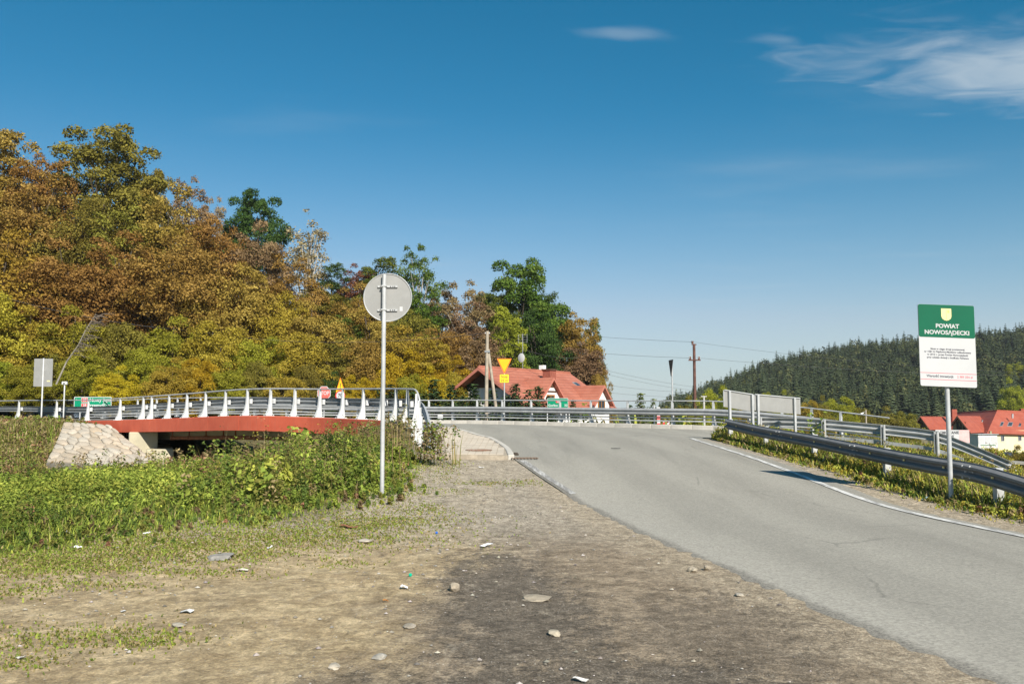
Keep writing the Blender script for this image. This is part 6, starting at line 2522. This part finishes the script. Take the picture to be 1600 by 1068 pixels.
def vnoise(x, y, s, seed):
    """smooth value noise in 0..1"""
    r = np.random.default_rng(seed)
    tab = r.uniform(0, 1, (64, 64))
    xs, ys = x * s, y * s
    xi, yi = np.floor(xs).astype(int), np.floor(ys).astype(int)
    fx, fy = xs - xi, ys - yi
    fx, fy = fx * fx * (3 - 2 * fx), fy * fy * (3 - 2 * fy)
    g_ = lambda a, b: tab[a % 64, b % 64]
    return (g_(xi, yi) * (1 - fx) + g_(xi + 1, yi) * fx) * (1 - fy) + (g_(xi, yi + 1) * (1 - fx) + g_(xi + 1, yi + 1) * fx) * fy


def blades(base, h, lean, wid, col):
    n = len(base)
    a = rgv.uniform(0, 2 * PI, n)
    dr = np.stack([np.cos(a), np.sin(a), np.zeros(n)], 1)
    sd = np.stack([-np.sin(a), np.cos(a), np.zeros(n)], 1)
    # turn the blade's flat roughly any way
    mid = base + dr * (h * lean * .35)[:, None] + np.array([0, 0, 1.0]) * (h * .6)[:, None]
    tip = base + dr * (h * lean)[:, None] + np.array([0, 0, 1.0]) * (h * np.sqrt(np.maximum(.15, 1 - lean ** 2 * .6)))[:, None]
    w = wid[:, None]
    V = np.stack([base - sd * w, base + sd * w, mid + sd * w * .8, mid - sd * w * .8, tip], 1).reshape(-1, 3)
    k = np.arange(n)[:, None] * 5
    F = np.concatenate([k + np.array([[0, 1, 2]]), k + np.array([[0, 2, 3]]), k + np.array([[3, 2, 4]])])
    return V, F, np.repeat(col, 5, 0)


def leafy(base, h, nl, leaf, col, spread=.42, tip=None):
    """upright leafy plants: nl leaves each"""
    n = len(base)
    N = n * nl
    i = np.repeat(np.arange(n), nl)
    tt = rgv.uniform(.08, 1.0, N) ** .75
    a = rgv.uniform(0, 2 * PI, N)
    r = h[i] * spread * (1.05 - .55 * tt) * rgv.uniform(.25, 1, N)
    c = base[i] + np.stack([np.cos(a) * r, np.sin(a) * r, h[i] * tt], 1)
    nr = np.stack([np.cos(a) * .45, np.sin(a) * .45, np.full(N, .75)], 1) + rgv.normal(0, .42, (N, 3))
    nr /= np.linalg.norm(nr, axis=1)[:, None]
    V, F = leaf_quads(c, nr, leaf[i] * rgv.uniform(.6, 1.35, N), .55, rgv)
    cc = col[i] * rgv.uniform(.72, 1.28, (N, 1))
    return V, F, np.repeat(cc, 4, 0)


def tri(F):
    return np.concatenate([F[:, [0, 1, 2]], F[:, [0, 2, 3]]])


class Mass:
    def __init__(self):
        self.V, self.F, self.T, self.b = [], [], [], 0

    def add(self, V, F, T):
        if F.shape[1] == 4:
            F = tri(F)
        self.V.append(V)
        self.F.append(F + self.b)
        self.T.append(T)
        self.b += len(V)

    def build(self, name, label, cat):
        me = np_mesh(name, np.concatenate(self.V), np.concatenate(self.F), np.concatenate(self.T))
        o = link(name, me, M['weed'])
        return tag(o, label, cat, kind='stuff')


PAL = {k: np.array(v) for k, v in dict(
    green=(.195, .255, .045), bright=(.30, .355, .064), dark=(.11, .16, .038), lime=(.40, .415, .076), dry=(.36, .28, .135), straw=(.46, .38, .20),
    brown=(.19, .135, .07), red=(.29, .15, .09), yel=(.40, .335, .060), olive=(.205, .20, .05)).items()}


def pick(names, probs, n, idx=None):
    k = rgv.choice(len(names), n, p=np.array(probs) / sum(probs))
    return np.array([PAL[m] for m in names])[k] * rgv.uniform(.85, 1.15, (n, 1))


near_line = [tuple(p[:2]) for p in offs(nearp, .55)] + [(-2.9, 27.5), (-2.7, 24.5), (-2.35, 22.0)]
BEHIND = near_line + [(6, 22), (6, 70), (-60, 70)]     # everything on the road side of the bridge rail
CONE = [tuple(cone(u, v).xy) for u, v in ((0, 0), (1, 0), (1, .5), (1, .93), (.5, .93), (0, .93), (0, .5))]


def sample(n, x0, x1, y0, y1):
    return rgv.uniform(x0, x1, n), rgv.uniform(y0, y1, n)


def left_points(n, y0, y1):
    # uniform over the wedge the camera looks into, wide enough for a step aside
    y = np.sqrt(rgv.uniform(y0 ** 2, y1 ** 2, n))
    x = rgv.uniform(-.74, -.03, n) * y
    d = sdist(x, y, PLATEAU)
    d = np.where(y < 16, d - .9 * vnoise(x, y, .8, 61) - .5 * vnoise(x, y, 2.3, 62) + 1.0, d)
    ok = (d > -.35) & (sdist(x, y, BEHIND) > 0) & (sdist(x, y, CONE) > .05) & (sdist(x, y, APPROACH) > .25) & (y > 7)
    return x[ok], y[ok], d[ok]


LV = Mass()
# --- grass carpet
x, y, d = left_points(190000, 8.0, 27)
n = len(x)
z = ground_z(x, y)
ed = np.clip(d, 0, 3)
hh = (.018 + .17 * sm((ed - .1) / 2.8)) * rgv.uniform(.6, 1.5, n) * (.7 + .6 * vnoise(x, y, .5, 1))
keep = rgv.uniform(0, 1, n) < np.clip(.10 + d * .9 + (vnoise(x, y, 1.1, 5) - .5) * 1.2, .02, 1)
x, y, z, hh, d = x[keep], y[keep], z[keep], hh[keep], d[keep]
n = len(x)
col = pick(['green', 'bright', 'dark', 'lime', 'dry', 'olive'], [5, 4, 3.5, 1.2, 1.1, 1.5], n)
edge = (d < .5)
col[edge] = np.where(rgv.uniform(0, 1, (edge.sum(), 1)) < .35, pick(['dry', 'straw', 'olive'], [1, .5, 1], edge.sum()), col[edge])
col *= (.7 + .5 * vnoise(x, y, .6, 33))[:, None]
LV.add(*blades(np.stack([x, y, z - .01], 1), hh, rgv.uniform(.2, .95, n), .003 + .0005 * y * rgv.uniform(.7, 1.3, n), col))
# --- herbs
x, y, d = left_points(17000, 9.0, 33)
n = len(x)
z = ground_z(x, y)
patch = vnoise(x, y, .35, 9)
patch2 = vnoise(x, y, .9, 10)
hmax = .05 + .44 * sm((d - .2) / 5.2)
hh = hmax * (.55 + .6 * patch2) * rgv.uniform(.75, 1.2, n)
keep = (rgv.uniform(0, 1, n) < np.clip(d * .9 + .1, 0, 1)) & (hh > .05) & (d > .22)
x, y, z, hh, patch, patch2, d = [q[keep] for q in (x, y, z, hh, patch, patch2, d)]
n = len(x)
col = pick(['green', 'bright', 'dark', 'olive', 'lime'], [4, 4, 3, 1.6, 1.4], n)
m = patch > .66
col[m] = pick(['bright', 'lime', 'green'], [3, 2, 2], m.sum())
m = patch < .36
col[m] = pick(['dark', 'olive', 'green', 'brown', 'red'], [3, 2.5, 2, 1.2, .4], m.sum())
m = (patch2 > .72) & (y > 15)
col[m] = pick(['olive', 'dry', 'red', 'green'], [3, 1, .7, 2], m.sum())
col *= (.62 + .72 * vnoise(x, y, .55, 31) * (.6 + .8 * vnoise(x, y, 1.7, 32)))[:, None]
LV.add(*leafy(np.stack([x, y, z], 1), hh, 34, .026 + .0018 * y, col, .46))
# --- broad-leaved dock and burdock tufts
x, y, d = left_points(150, 13, 26)
ok = d > 1.2
x, y = x[ok], y[ok]
n = len(x)
z = ground_z(x, y)
LV.add(*leafy(np.stack([x, y, z + .08], 1), rgv.uniform(.3, .55, n), 26, np.full(n, .105), pick(['bright', 'lime', 'green'], [3, 1.5, 2], n), .55))
# --- tall dry stalks with seed heads along the bank
x, y, d = left_points(2600, 19, 36)
z = ground_z(x, y)
n = len(x)
hh = rgv.uniform(.4, .85, n)
LV.add(*blades(np.stack([x, y, z], 1), hh, rgv.uniform(.05, .35, n), np.full(n, .010), pick(['brown', 'dry', 'olive'], [2, 1, 2], n)))
LV.add(*leafy(np.stack([x, y, z + hh * .72], 1), hh * .32, 9, np.full(n, .07), pick(['brown', 'dry', 'olive', 'dark'], [2, 1.2, 2, 1], n), .42))
# --- tall clump between the sign pole and the paving
x = rgv.uniform(-5.0, -1.75, 620)
y = rgv.uniform(13.3, 22.8, 620)
m = np.minimum(-1.72 - (y - 15) * .075 - x, (-1.2 - (16.0 - y) * .42 - x) / 1.08) + .35 * (vnoise(x, y, 1.4, 71) - .5)
ok = (m > 0) & (vnoise(x, y, 1.1, 72) > .25)
x, y, m = x[ok], y[ok], m[ok]
n = len(x)
hh = rgv.uniform(.35, .95, n) * (.16 + .84 * sm(m / 1.7)) * (.7 + .5 * vnoise(x, y, .9, 73))
half = rgv.uniform(0, 1, n) < .6
for sel, nl, lf in ((half, 90, .042), (~half, 46, .075)):
    if sel.sum():
        LV.add(*leafy(np.stack([x[sel], y[sel], ground_z(x[sel], y[sel])], 1), hh[sel], nl, np.full(sel.sum(), lf), pick(['olive', 'green', 'bright', 'dark', 'brown', 'dry'], [2.5, 3, 2, 2, .8, .5], sel.sum()), .36))
k = rgv.choice(n, 120)
zz_ = ground_z(x[k], y[k])
hs_ = hh[k] * 1.15 + .15
LV.add(*blades(np.stack([x[k], y[k], zz_], 1), hs_, rgv.uniform(.05, .35, 120), np.full(120, .005), pick(['dry', 'brown', 'straw', 'olive'], [2, 2, 1, 1], 120)))
LV.add(*leafy(np.stack([x[k], y[k], zz_ + hs_ * .8], 1), hs_ * .22, 10, np.full(120, .035), pick(['dry', 'brown', 'red', 'olive', 'yel'], [2, 2, .6, 1, .8], 120), .4))
LV.build('weeds', 'green weeds and grass covering the left bank', 'weeds')

# embankment of dry grass at the far left
DG = Mass()
n = 42000
y = rgv.uniform(34, 54, n)
x = rgv.uniform(-.80, -.42, n) * y
ok = (sdist(x, y, APPROACH) > .15) & (sdist(x, y, CONE) > .1) & (sdist(x, y, BEHIND) > -.2)
x, y = x[ok], y[ok]
n = len(x)
z = ground_z(x, y)
hh = rgv.uniform(.18, .62, n) * (.6 + .8 * vnoise(x, y, .4, 3)) * np.where(y > 45, .55, 1)
DG.add(*blades(np.stack([x, y, z], 1), hh, rgv.uniform(.15, .8, n), np.full(n, .022), pick(['dry', 'olive', 'green', 'brown', 'straw', 'red'], [3, 4, 3, 1.2, 1, .5], n)))
k = rgv.choice(n, 2600)
DG.add(*leafy(np.stack([x[k], y[k], z[k]], 1), hh[k] * 1.2, 16, np.full(2600, .13), pick(['olive', 'green', 'dry', 'brown', 'red'], [3, 3, 2, 1.5, .8], 2600), .5))
DG.build('dry_grass', 'dry brown grass on the embankment left of the stone slope', 'grass')

# right verge and the bank beyond the dark rail
RV = Mass()


def right_points(n, y0, y1):
    y = np.sqrt(rgv.uniform(y0 ** 2, y1 ** 2, n))
    x = rgv.uniform(.22, .80, n) * y
    railx = np.interp(y, [0, 9, 14.5, 27.2, 30], [8.6, 8.2, 7.50, 6.52, 6.5])
    dd = x - railx
    ok = (dd > -1.1) & (sdist(x, y, asph) > .30)
    return x[ok], y[ok], dd[ok]


x, y, dd = right_points(120000, 8, 36)
n = len(x)
z = ground_z(x, y)
keep = rgv.uniform(0, 1, n) < np.clip((dd + .85) * 1.5 + (vnoise(x, y, 1.6, 12) - .5) * .9, 0, 1)
x, y, z, dd = [q[keep] for q in (x, y, z, dd)]
n = len(x)
hh = (.04 + .30 * sm((dd + .6) / 1.1)) * rgv.uniform(.6, 1.5, n)
RV.add(*blades(np.stack([x, y, z - .01], 1), hh, rgv.uniform(.2, .9, n), .004 + .0007 * y * rgv.uniform(.7, 1.3, n), pick(['olive', 'green', 'dry', 'straw', 'yel', 'lime'], [4, 3.5, 2, 1, 1.6, 2], n)))
x, y, dd = right_points(17500, 8, 36)
n = len(x)
z = ground_z(x, y)
patch = vnoise(x, y, .7, 15)
hh = (.10 + .36 * sm((dd + .25) / 1.0) - .14 * sm((dd - 1.5) / 2)) * (.6 + .7 * patch) * rgv.uniform(.7, 1.25, n)
keep = dd > -.65 + .3 * vnoise(x, y, 1.5, 51)
x, y, z, hh, patch, dd = [q[keep] for q in (x, y, z, hh, patch, dd)]
n = len(x)
col = pick(['green', 'olive', 'lime', 'yel', 'dry', 'dark'], [2.6, 4, 2.4, 2.4, 2.2, 1.3], n)
m = patch > .68
col[m] = pick(['yel', 'lime', 'dry', 'red'], [3, 3, 1.5, .5], m.sum())
m = patch < .28
col[m] = pick(['dark', 'green', 'olive', 'brown'], [3, 3, 2, .6], m.sum())
RV.add(*leafy(np.stack([x, y, z], 1), hh, 30, .024 + .0018 * y, col, .44))
x, y, dd = right_points(1500, 9, 34)
ok = dd > .5
x, y = x[ok], y[ok]
n = len(x)
z = ground_z(x, y)
hh = rgv.uniform(.3, .62, n)
RV.add(*blades(np.stack([x, y, z], 1), hh, rgv.uniform(.05, .4, n), np.full(n, .008), pick(['dry', 'straw', 'olive', 'brown'], [2, 1, 2, 1], n)))
RV.add(*leafy(np.stack([x, y, z + hh * .7], 1), hh * .35, 8, np.full(n, .06), pick(['yel', 'dry', 'olive', 'brown'], [2, 1.5, 2, 1], n), .45))
RV.build('verge_weeds', 'yellowing weeds around the dark guardrail on the right bank', 'weeds')

# meadow scrub further off, right and centre
SC = Mass()
n = 26000
y = np.sqrt(rgv.uniform(36 ** 2, 150 ** 2, n))
x = rgv.uniform(.05, .72, n) * y
ok = (sdist(x, y, asph) > .6) & (sdist(x, y, [tuple(p[:2]) for p in farp] + [(20, 20), (-40, 20)]) > .6)
x, y = x[ok], y[ok]
n = len(x)
z = ground_z(x, y)
SC.add(*blades(np.stack([x, y, z], 1), rgv.uniform(.3, .9, n), rgv.uniform(.2, .9, n), .02 + .0009 * y, pick(['olive', 'green', 'dry', 'yel', 'lime'], [3, 3, 2, 1, 2], n)))
k = rgv.choice(n, 5200)
SC.add(*leafy(np.stack([x[k], y[k], z[k]], 1), rgv.uniform(.5, 1.3, 5200), 14, .10 + .003 * y[k], pick(['olive', 'green', 'lime', 'yel', 'dark'], [3, 3, 2, 1, 2], 5200), .55))
SC.build('meadow_scrub', 'rough green scrub and grass in the valley beyond the junction', 'scrub')

# tufts of low grass on the bare lay-by
TF = Mass()
for px, py, wx, wy, k in ((a_, b_, c_, d_, e_ * 2) for a_, b_, c_, d_, e_ in ((60, 1000, 1.0, .30, 500), (245, 1002, .30, .12, 120), (90, 884, 1.2, .35, 900), (400, 868, .35, .25, 110), (530, 880, .5, .18, 70), (500, 845, 1.6, .45, 500), (15, 925, .5, .22, 220), (760, 755, .9, .25, 160), (560, 822, 1.2, .35, 420),
                         (280, 858, 1.2, .35, 600), (200, 990, .5, .18, 150), (330, 895, .8, .14, 160), (660, 795, .5, .3, 200), (820, 752, .3, .2, 50), (30, 1040, .35, .12, 90), (150, 915, .7, .15, 160), (700, 730, .35, 1.2, 200), (450, 834, 2.0, .5, 1500), (300, 846, 2.0, .5, 1500), (570, 812, 1.4, .4, 1000), (140, 866, 2.0, .45, 1400), (30, 880, 1.6, .4, 1200))):
    D = next((v for v in np.arange(4.5, 24, .05) if P(px, py, v).z <= float(road_z([P(px, py, v).x], [v])[0])), 10.0)
    c = P(px, py, D)
    x = c.x + rgv.normal(0, wx * .5, k)
    y = D + rgv.normal(0, wy, k)
    z = ground_z(x, y)
    TF.add(*blades(np.stack([x, y, z - .004], 1), rgv.uniform(.01, .032, k), rgv.uniform(.4, 1, k), .0035 + .0005 * y, pick(['green', 'olive', 'dry', 'bright'], [3, 3, 2, 1], k)))
    kk_ = k // 9
    j = rgv.choice(k, kk_)
    TF.add(*leafy(np.stack([x[j], y[j], z[j] - .004], 1), np.full(kk_, .02), 6, np.full(kk_, .02), pick(['green', 'olive', 'dry', 'bright'], [3, 3, 1.5, 1], kk_), .9))
TF.build('low_grass', 'thin tufts of low grass on the bare lay-by', 'grass')


# a few single plants that stand out
def plant(name, x, y, h, nl, leaf, pal, label, cat='plant', spread=.4, stems=5):
    z = gz1(x, y)
    r0 = empty(name, (x, y, z), 0, label, cat)
    b = np.zeros((stems, 3))
    b[:, :2] = rgv.normal(0, h * .10, (stems, 2))
    V, F, T = leafy(b, h * rgv.uniform(.7, 1.05, stems), nl, np.full(stems, leaf), pick(pal[0], pal[1], stems), spread)
    o = link('leaves', np_mesh('leaves', V, F, T), M['weed'], r0)
    mb = MB()
    for q in b:
        mb.tube([(q[0], q[1], -.05), (q[0] + .02, q[1], h * .85)], [.008, .003], 4)
    mb.build('stem', plain('weed_stem', (.12, .12, .04), .8), r0)


c = P(1286, 720, 22.2)
plant('climbing_weed', c.x - .12, 22.2, 1.15, 40, .09, (['dark', 'green', 'olive'], [3, 2, 1]), 'dark green weed growing up over the middle of the dark guardrail', spread=.16)
c = P(1382, 735, 18.6)
plant('leafy_weed', c.x - .15, 18.2, .62, 60, .08, (['dark', 'green'], [3, 2]), 'dark leafy weed at the road side of the dark guardrail', spread=.4)
c = P(425, 775, 14.5)
plant('fern_like_weed', c.x, 14.6, .62, 60, .14, (['bright', 'lime'], [3, 2]), 'bright green feathery weed in the middle of the grassy bank', spread=.65)
c = P(480, 700, 20)
plant('burdock', c.x, 19.4, .95, 46, .19, (['bright', 'lime', 'green'], [3, 1, 2]), 'tall bright broad-leaved weed in front of the red fascia', spread=.6)
c = P(685, 690, 20)
plant('bushy_weed', -1.75, 19.6, .95, 90, .075, (['olive', 'green', 'brown'], [3, 2, 2]), 'bushy olive weed beside the block paving', spread=.45, stems=9)

# ------------------------------------------------------------------ stones and litter on the lay-by
def ground_hit(px, py):
    for v in np.arange(4.0, 45, .02):
        p = P(px, py, v)
        if p.z <= float(road_z([p.x], [v])[0]):
            return p.x, float(v)
    return p.x, float(v)


def pebble(name, px, py, wpx, flat, col, label, sink=.3, seed=0, cat='stone'):
    x, y = ground_hit(px, py)
    r = wpx / FPX * y / 2
    rg = random.Random(seed * 31 + int(px))
    bm = bmesh.new()
    bmesh.ops.create_icosphere(bm, subdivisions=2, radius=1)
    ph = [rg.uniform(0, 6) for _ in range(6)]
    for v in bm.verts:
        c = v.co
        k = 1 + rg.uniform(-.07, .07) + .20 * math.sin(2.3 * c.x + ph[0]) * math.cos(2.1 * c.y + ph[1]) + .10 * math.sin(4 * c.z + 3 * c.x + ph[2]) + .04 * math.sin(7 * c.y + ph[3]) * math.sin(6 * c.x + ph[4])
        v.co = Vector((c.x * r * k, c.y * r * .8 * k, c.z * r * flat * k))
    me = bpy.data.meshes.new(name)
    bm.to_mesh(me)
    bm.free()
    o = link(name, me, plain('stone_' + name, tuple(a * .8 for a in col), .9, 0, .22, 12, .2, .5))
    o.location = (x, y, gz1(x, y) + r * flat * (1 - sink))
    o.rotation_euler = (rg.uniform(-.08, .08), rg.uniform(-.08, .08), rg.uniform(0, 6))
    return tag(o, label, cat, 'stones lying on the lay-by')


for i, (nm, px, py, w, fl, col, lab, sk_) in enumerate((
        ('round_stone', 710, 921, 20, .78, (.46, .39, .29), 'round cream stone lying on the dark patch', .35),
        ('flat_stone', 866, 992, 24, .36, (.50, .44, .33), 'flat pale stone on dark ground near the bottom middle', .3),
        ('grey_slab', 346, 870, 52, .16, (.36, .34, .30), 'flat grey slab of stone bedded in the earth below the weeds', .3),
        ('cream_slab', 570, 848, 24, .22, (.56, .50, .41), 'thin cream stone on the earth below the round sign', .2),
        ('bedded_stone', 593, 1027, 24, .40, (.38, .36, .31), 'grey stone half sunk in the earth at the bottom', .6),
        ('pale_cobble', 523, 1044, 24, .34, (.54, .48, .38), 'pale oblong stone at the bottom left of the middle', .4),
        ('tan_slab', 838, 936, 50, .16, (.40, .345, .26), 'wide tan slab bedded in the dark patch', .45),
        ('small_cobble', 640, 978, 26, .20, (.42, .37, .29), 'low tan stone left of the dark patch', .55),
        ('edge_stone', 1082, 893, 16, .5, (.48, .42, .32), 'small stone at the edge of the asphalt, left of its pair', .3),
        ('edge_cobble', 1106, 890, 14, .6, (.42, .36, .27), 'small stone at the edge of the asphalt, right of its pair', .3),
        ('sunk_cobble', 280, 978, 22, .3, (.46, .42, .34), 'grey-white stone bedded in tan earth on the left', .5),
        ('roadside_stone', 1155, 930, 16, .3, (.50, .45, .36), 'flat pebble beside the lower asphalt edge', .3))):
    pebble(nm, px, py, w, fl, col, lab, sk_, i)

x, y = ground_hit(806, 712)
o = MB().tube([(-.07, 0, -.02), (-.03, .01, .0), (.03, .0, .0), (.07, 0, -.02)], [.02, .045, .04, .015], 8).build('earth_clod', plain('dark_clod', (.05, .04, .03), .95), None)
o.location = (x, y, float(road_z([x], [y])[0]) + .045)
tag(o, 'dark clod of earth on the gully grate', 'clod')
x, y = ground_hit(962, 703)
o = MB().prism([(-.12, -.03), (.02, -.06), (.13, -.01), (.05, .05), (-.08, .04)], 0, .012, Matrix.Rotation(PI / 2, 4, 'X')).build('tar_scrap', M['rubber'], None)
o.location = (x, y, float(road_z([x], [y])[0]) + .045)
tag(o, 'small dark scrap lying on the middle of the road', 'scrap')


def scrap(px, py, w, d, lift, col, label, seed, name='paper_scrap', cat='litter'):
    """crumpled sheet: a bent little grid"""
    x, y = ground_hit(px, py)
    s = w / FPX * y
    rg = random.Random(seed)
    n = 4
    vs, fs = [], []
    for j in range(n + 1):
        for i in range(n + 1):
            a, b = i / n - .5, j / n - .5
            e = 1 - .25 * rg.random() * (abs(a) + abs(b))
            vs.append((a * s * e, b * s * d * e, abs(lift * s * (math.sin(3 * a + seed) * .5 + .6 * rg.random())) + .004))
    k = len(vs)
    vs += [(a, b, c - .003) for a, b, c in vs]
    for j in range(n):
        for i in range(n):
            q = j * (n + 1) + i
            fs.append((q, q + 1, q + n + 2, q + n + 1))
            fs.append((k + q, k + q + n + 1, k + q + n + 2, k + q + 1))
    o = MB().add(vs, fs).build(name, plain('scrap_' + str(seed), col, .7, 0, .08, 20), None)
    o.location = (x, y, gz1(x, y) + .004)
    o.rotation_euler = (0, 0, rg.uniform(-.6, .6))
    return tag(o, label, cat, 'litter on the lay-by')


WH = (.74, .74, .72)
for i, (px, py, w, d, lf, col, lab) in enumerate((
        (292, 956, 22, .7, .18, (.58, .58, .55), 'grey-white torn sheet on tan earth, left of the middle'),
        (631, 918, 13, .8, .35, WH, 'small white block of paper left of the round cream stone'),
        (108, 836, 17, .8, .55, WH, 'crumpled white paper in the grass edge, the larger of the left pair'),
        (122, 857, 11, .7, .5, WH, 'white paper scrap just below the crumpled one on the left'),
        (229, 836, 11, .7, .5, WH, 'white paper ball at the edge of the weeds'),
        (422, 855, 9, 1., .5, WH, 'small white scrap on the earth below the weeds'),
        (760, 852, 24, .35, .15, (.68, .68, .68), 'long white strip of plastic on the dark gravel'),
        (378, 892, 20, .35, .15, (.55, .52, .44), 'pale flat scrap left of the middle earth'),
        (907, 1061, 24, .45, .15, (.62, .60, .56), 'pale flat strip at the bottom edge'),
        (752, 731, 9, .6, .3, WH, 'tiny white scrap on gravel before the paving'),
        (193, 954, 7, 1.2, .3, (.60, .60, .58), 'tiny grey-white scrap on tan earth far left'),
        (32, 1030, 16, .6, .2, (.55, .52, .46), 'pale scrap at the bottom left corner'),
        (1445, 781, 9, .7, .5, (.35, .50, .60), 'light blue wrapper in the verge left of the board post'))):
    scrap(px, py, w, d, lf, col, lab, i + 1)
for i, (px, py, col, lab) in enumerate(((641, 901, (.0, .42, .26), 'small green bottle cap on the gravel'), (682, 833, (.02, .14, .55), 'small blue bottle cap on the gravel'))):
    x, y = ground_hit(px, py)
    o = MB().tube([(0, 0, 0), (0, 0, .016)], .016, 12).build('bottle_cap', plain('cap_' + str(i), col, .4))
    o.location = (x, y, gz1(x, y) + .006)
    o.rotation_euler = (.5, .2, 0)
    tag(o, lab, 'bottle cap')
scrap(603, 939, 8, .7, .4, (.55, .22, .04), 'single orange-brown leaf on the earth', 40, 'fallen_leaf', 'leaf')
scrap(545, 824, 26, .5, .2, (.22, .10, .05), 'patch of rusty dead leaves at the edge of the weeds', 41, 'dead_leaves', 'leaf')

# grit and pebbles too many to count
rgp = np.random.default_rng(5)
n = 10000
y = np.sqrt(rgp.uniform(4.2 ** 2, 21 ** 2, n))
x = rgp.uniform(-.62, .62, n) * y
x = np.where(x > 3.6 - .17 * y, x, x)
ok = (sdist(x, y, PLATEAU) < .1) & (sdist(x, y, asph) > .03) & (sdist(x, y, PAV) > .05)
x, y = x[ok], y[ok]
ok = rgp.uniform(0, 1, len(x)) < np.clip(.35 + (vnoise(x, y, .9, 44) - .4) * 1.6 + .25 * (y > 11), .05, 1)
x, y = x[ok], y[ok]
n = len(x)
z = ground_z(x, y)
r = (.006 + .016 * rgp.uniform(0, 1, n) ** 4) * (1 + .02 * y)
oc = np.array([(1, 0, 0), (.3, .9, 0), (-.9, .5, 0), (-.7, -.7, 0), (.4, -.9, 0), (.1, .1, .75), (0, 0, -.5)])
a = rgp.uniform(0, 6.28, n)
q = oc[None] * (1 + rgp.normal(0, .15, (n, 7, 3)))
ca, sa = np.cos(a)[:, None], np.sin(a)[:, None]
V = np.stack([(q[..., 0] * ca - q[..., 1] * sa) * r[:, None] + x[:, None], (q[..., 0] * sa + q[..., 1] * ca) * r[:, None] * .85 + y[:, None], q[..., 2] * r[:, None] * .8 + z[:, None] + .002], -1).reshape(-1, 3)
fq = np.array([(0, 1, 5), (1, 2, 5), (2, 3, 5), (3, 4, 5), (4, 0, 5)])
F = (np.arange(n)[:, None, None] * 7 + fq[None]).reshape(-1, 3)
g_ = .13 + .34 * rgp.uniform(0, 1, n) ** 1.4
cc = np.stack([g_, g_ * rgp.uniform(.86, .96, n), g_ * rgp.uniform(.68, .86, n)], 1)
t = NT('grit_stone')
aa = t.N('ShaderNodeAttribute', attribute_name='tint')
M['grit'] = t.pbsdf(aa.outputs['Color'], .9, 0, None, .2)
o = link('gravel', np_mesh('gravel', V, F, np.repeat(cc, 7, 0)), M['grit'])
tag(o, 'loose gravel and grit strewn over the lay-by', 'gravel', kind='stuff')

# ------------------------------------------------------------------ thin autumn haze over the valley
HZ = MB().box((500, 2000, 16), (5600, 4300, 56)).build('haze', None)
t = NT('valley_haze')
pv_ = t.N('ShaderNodeVolumePrincipled')
pv_.inputs['Color'].default_value = (0.86, 0.93, 1.0, 1)
pv_.inputs['Density'].default_value = 0.00010
pv_.inputs['Anisotropy'].default_value = 0.0
t.l.new(pv_.outputs[0], t.out.inputs['Volume'])
HZ.data.materials.append(t.m)
tag(HZ, 'thin pale haze filling the valley air', 'haze', kind='stuff')
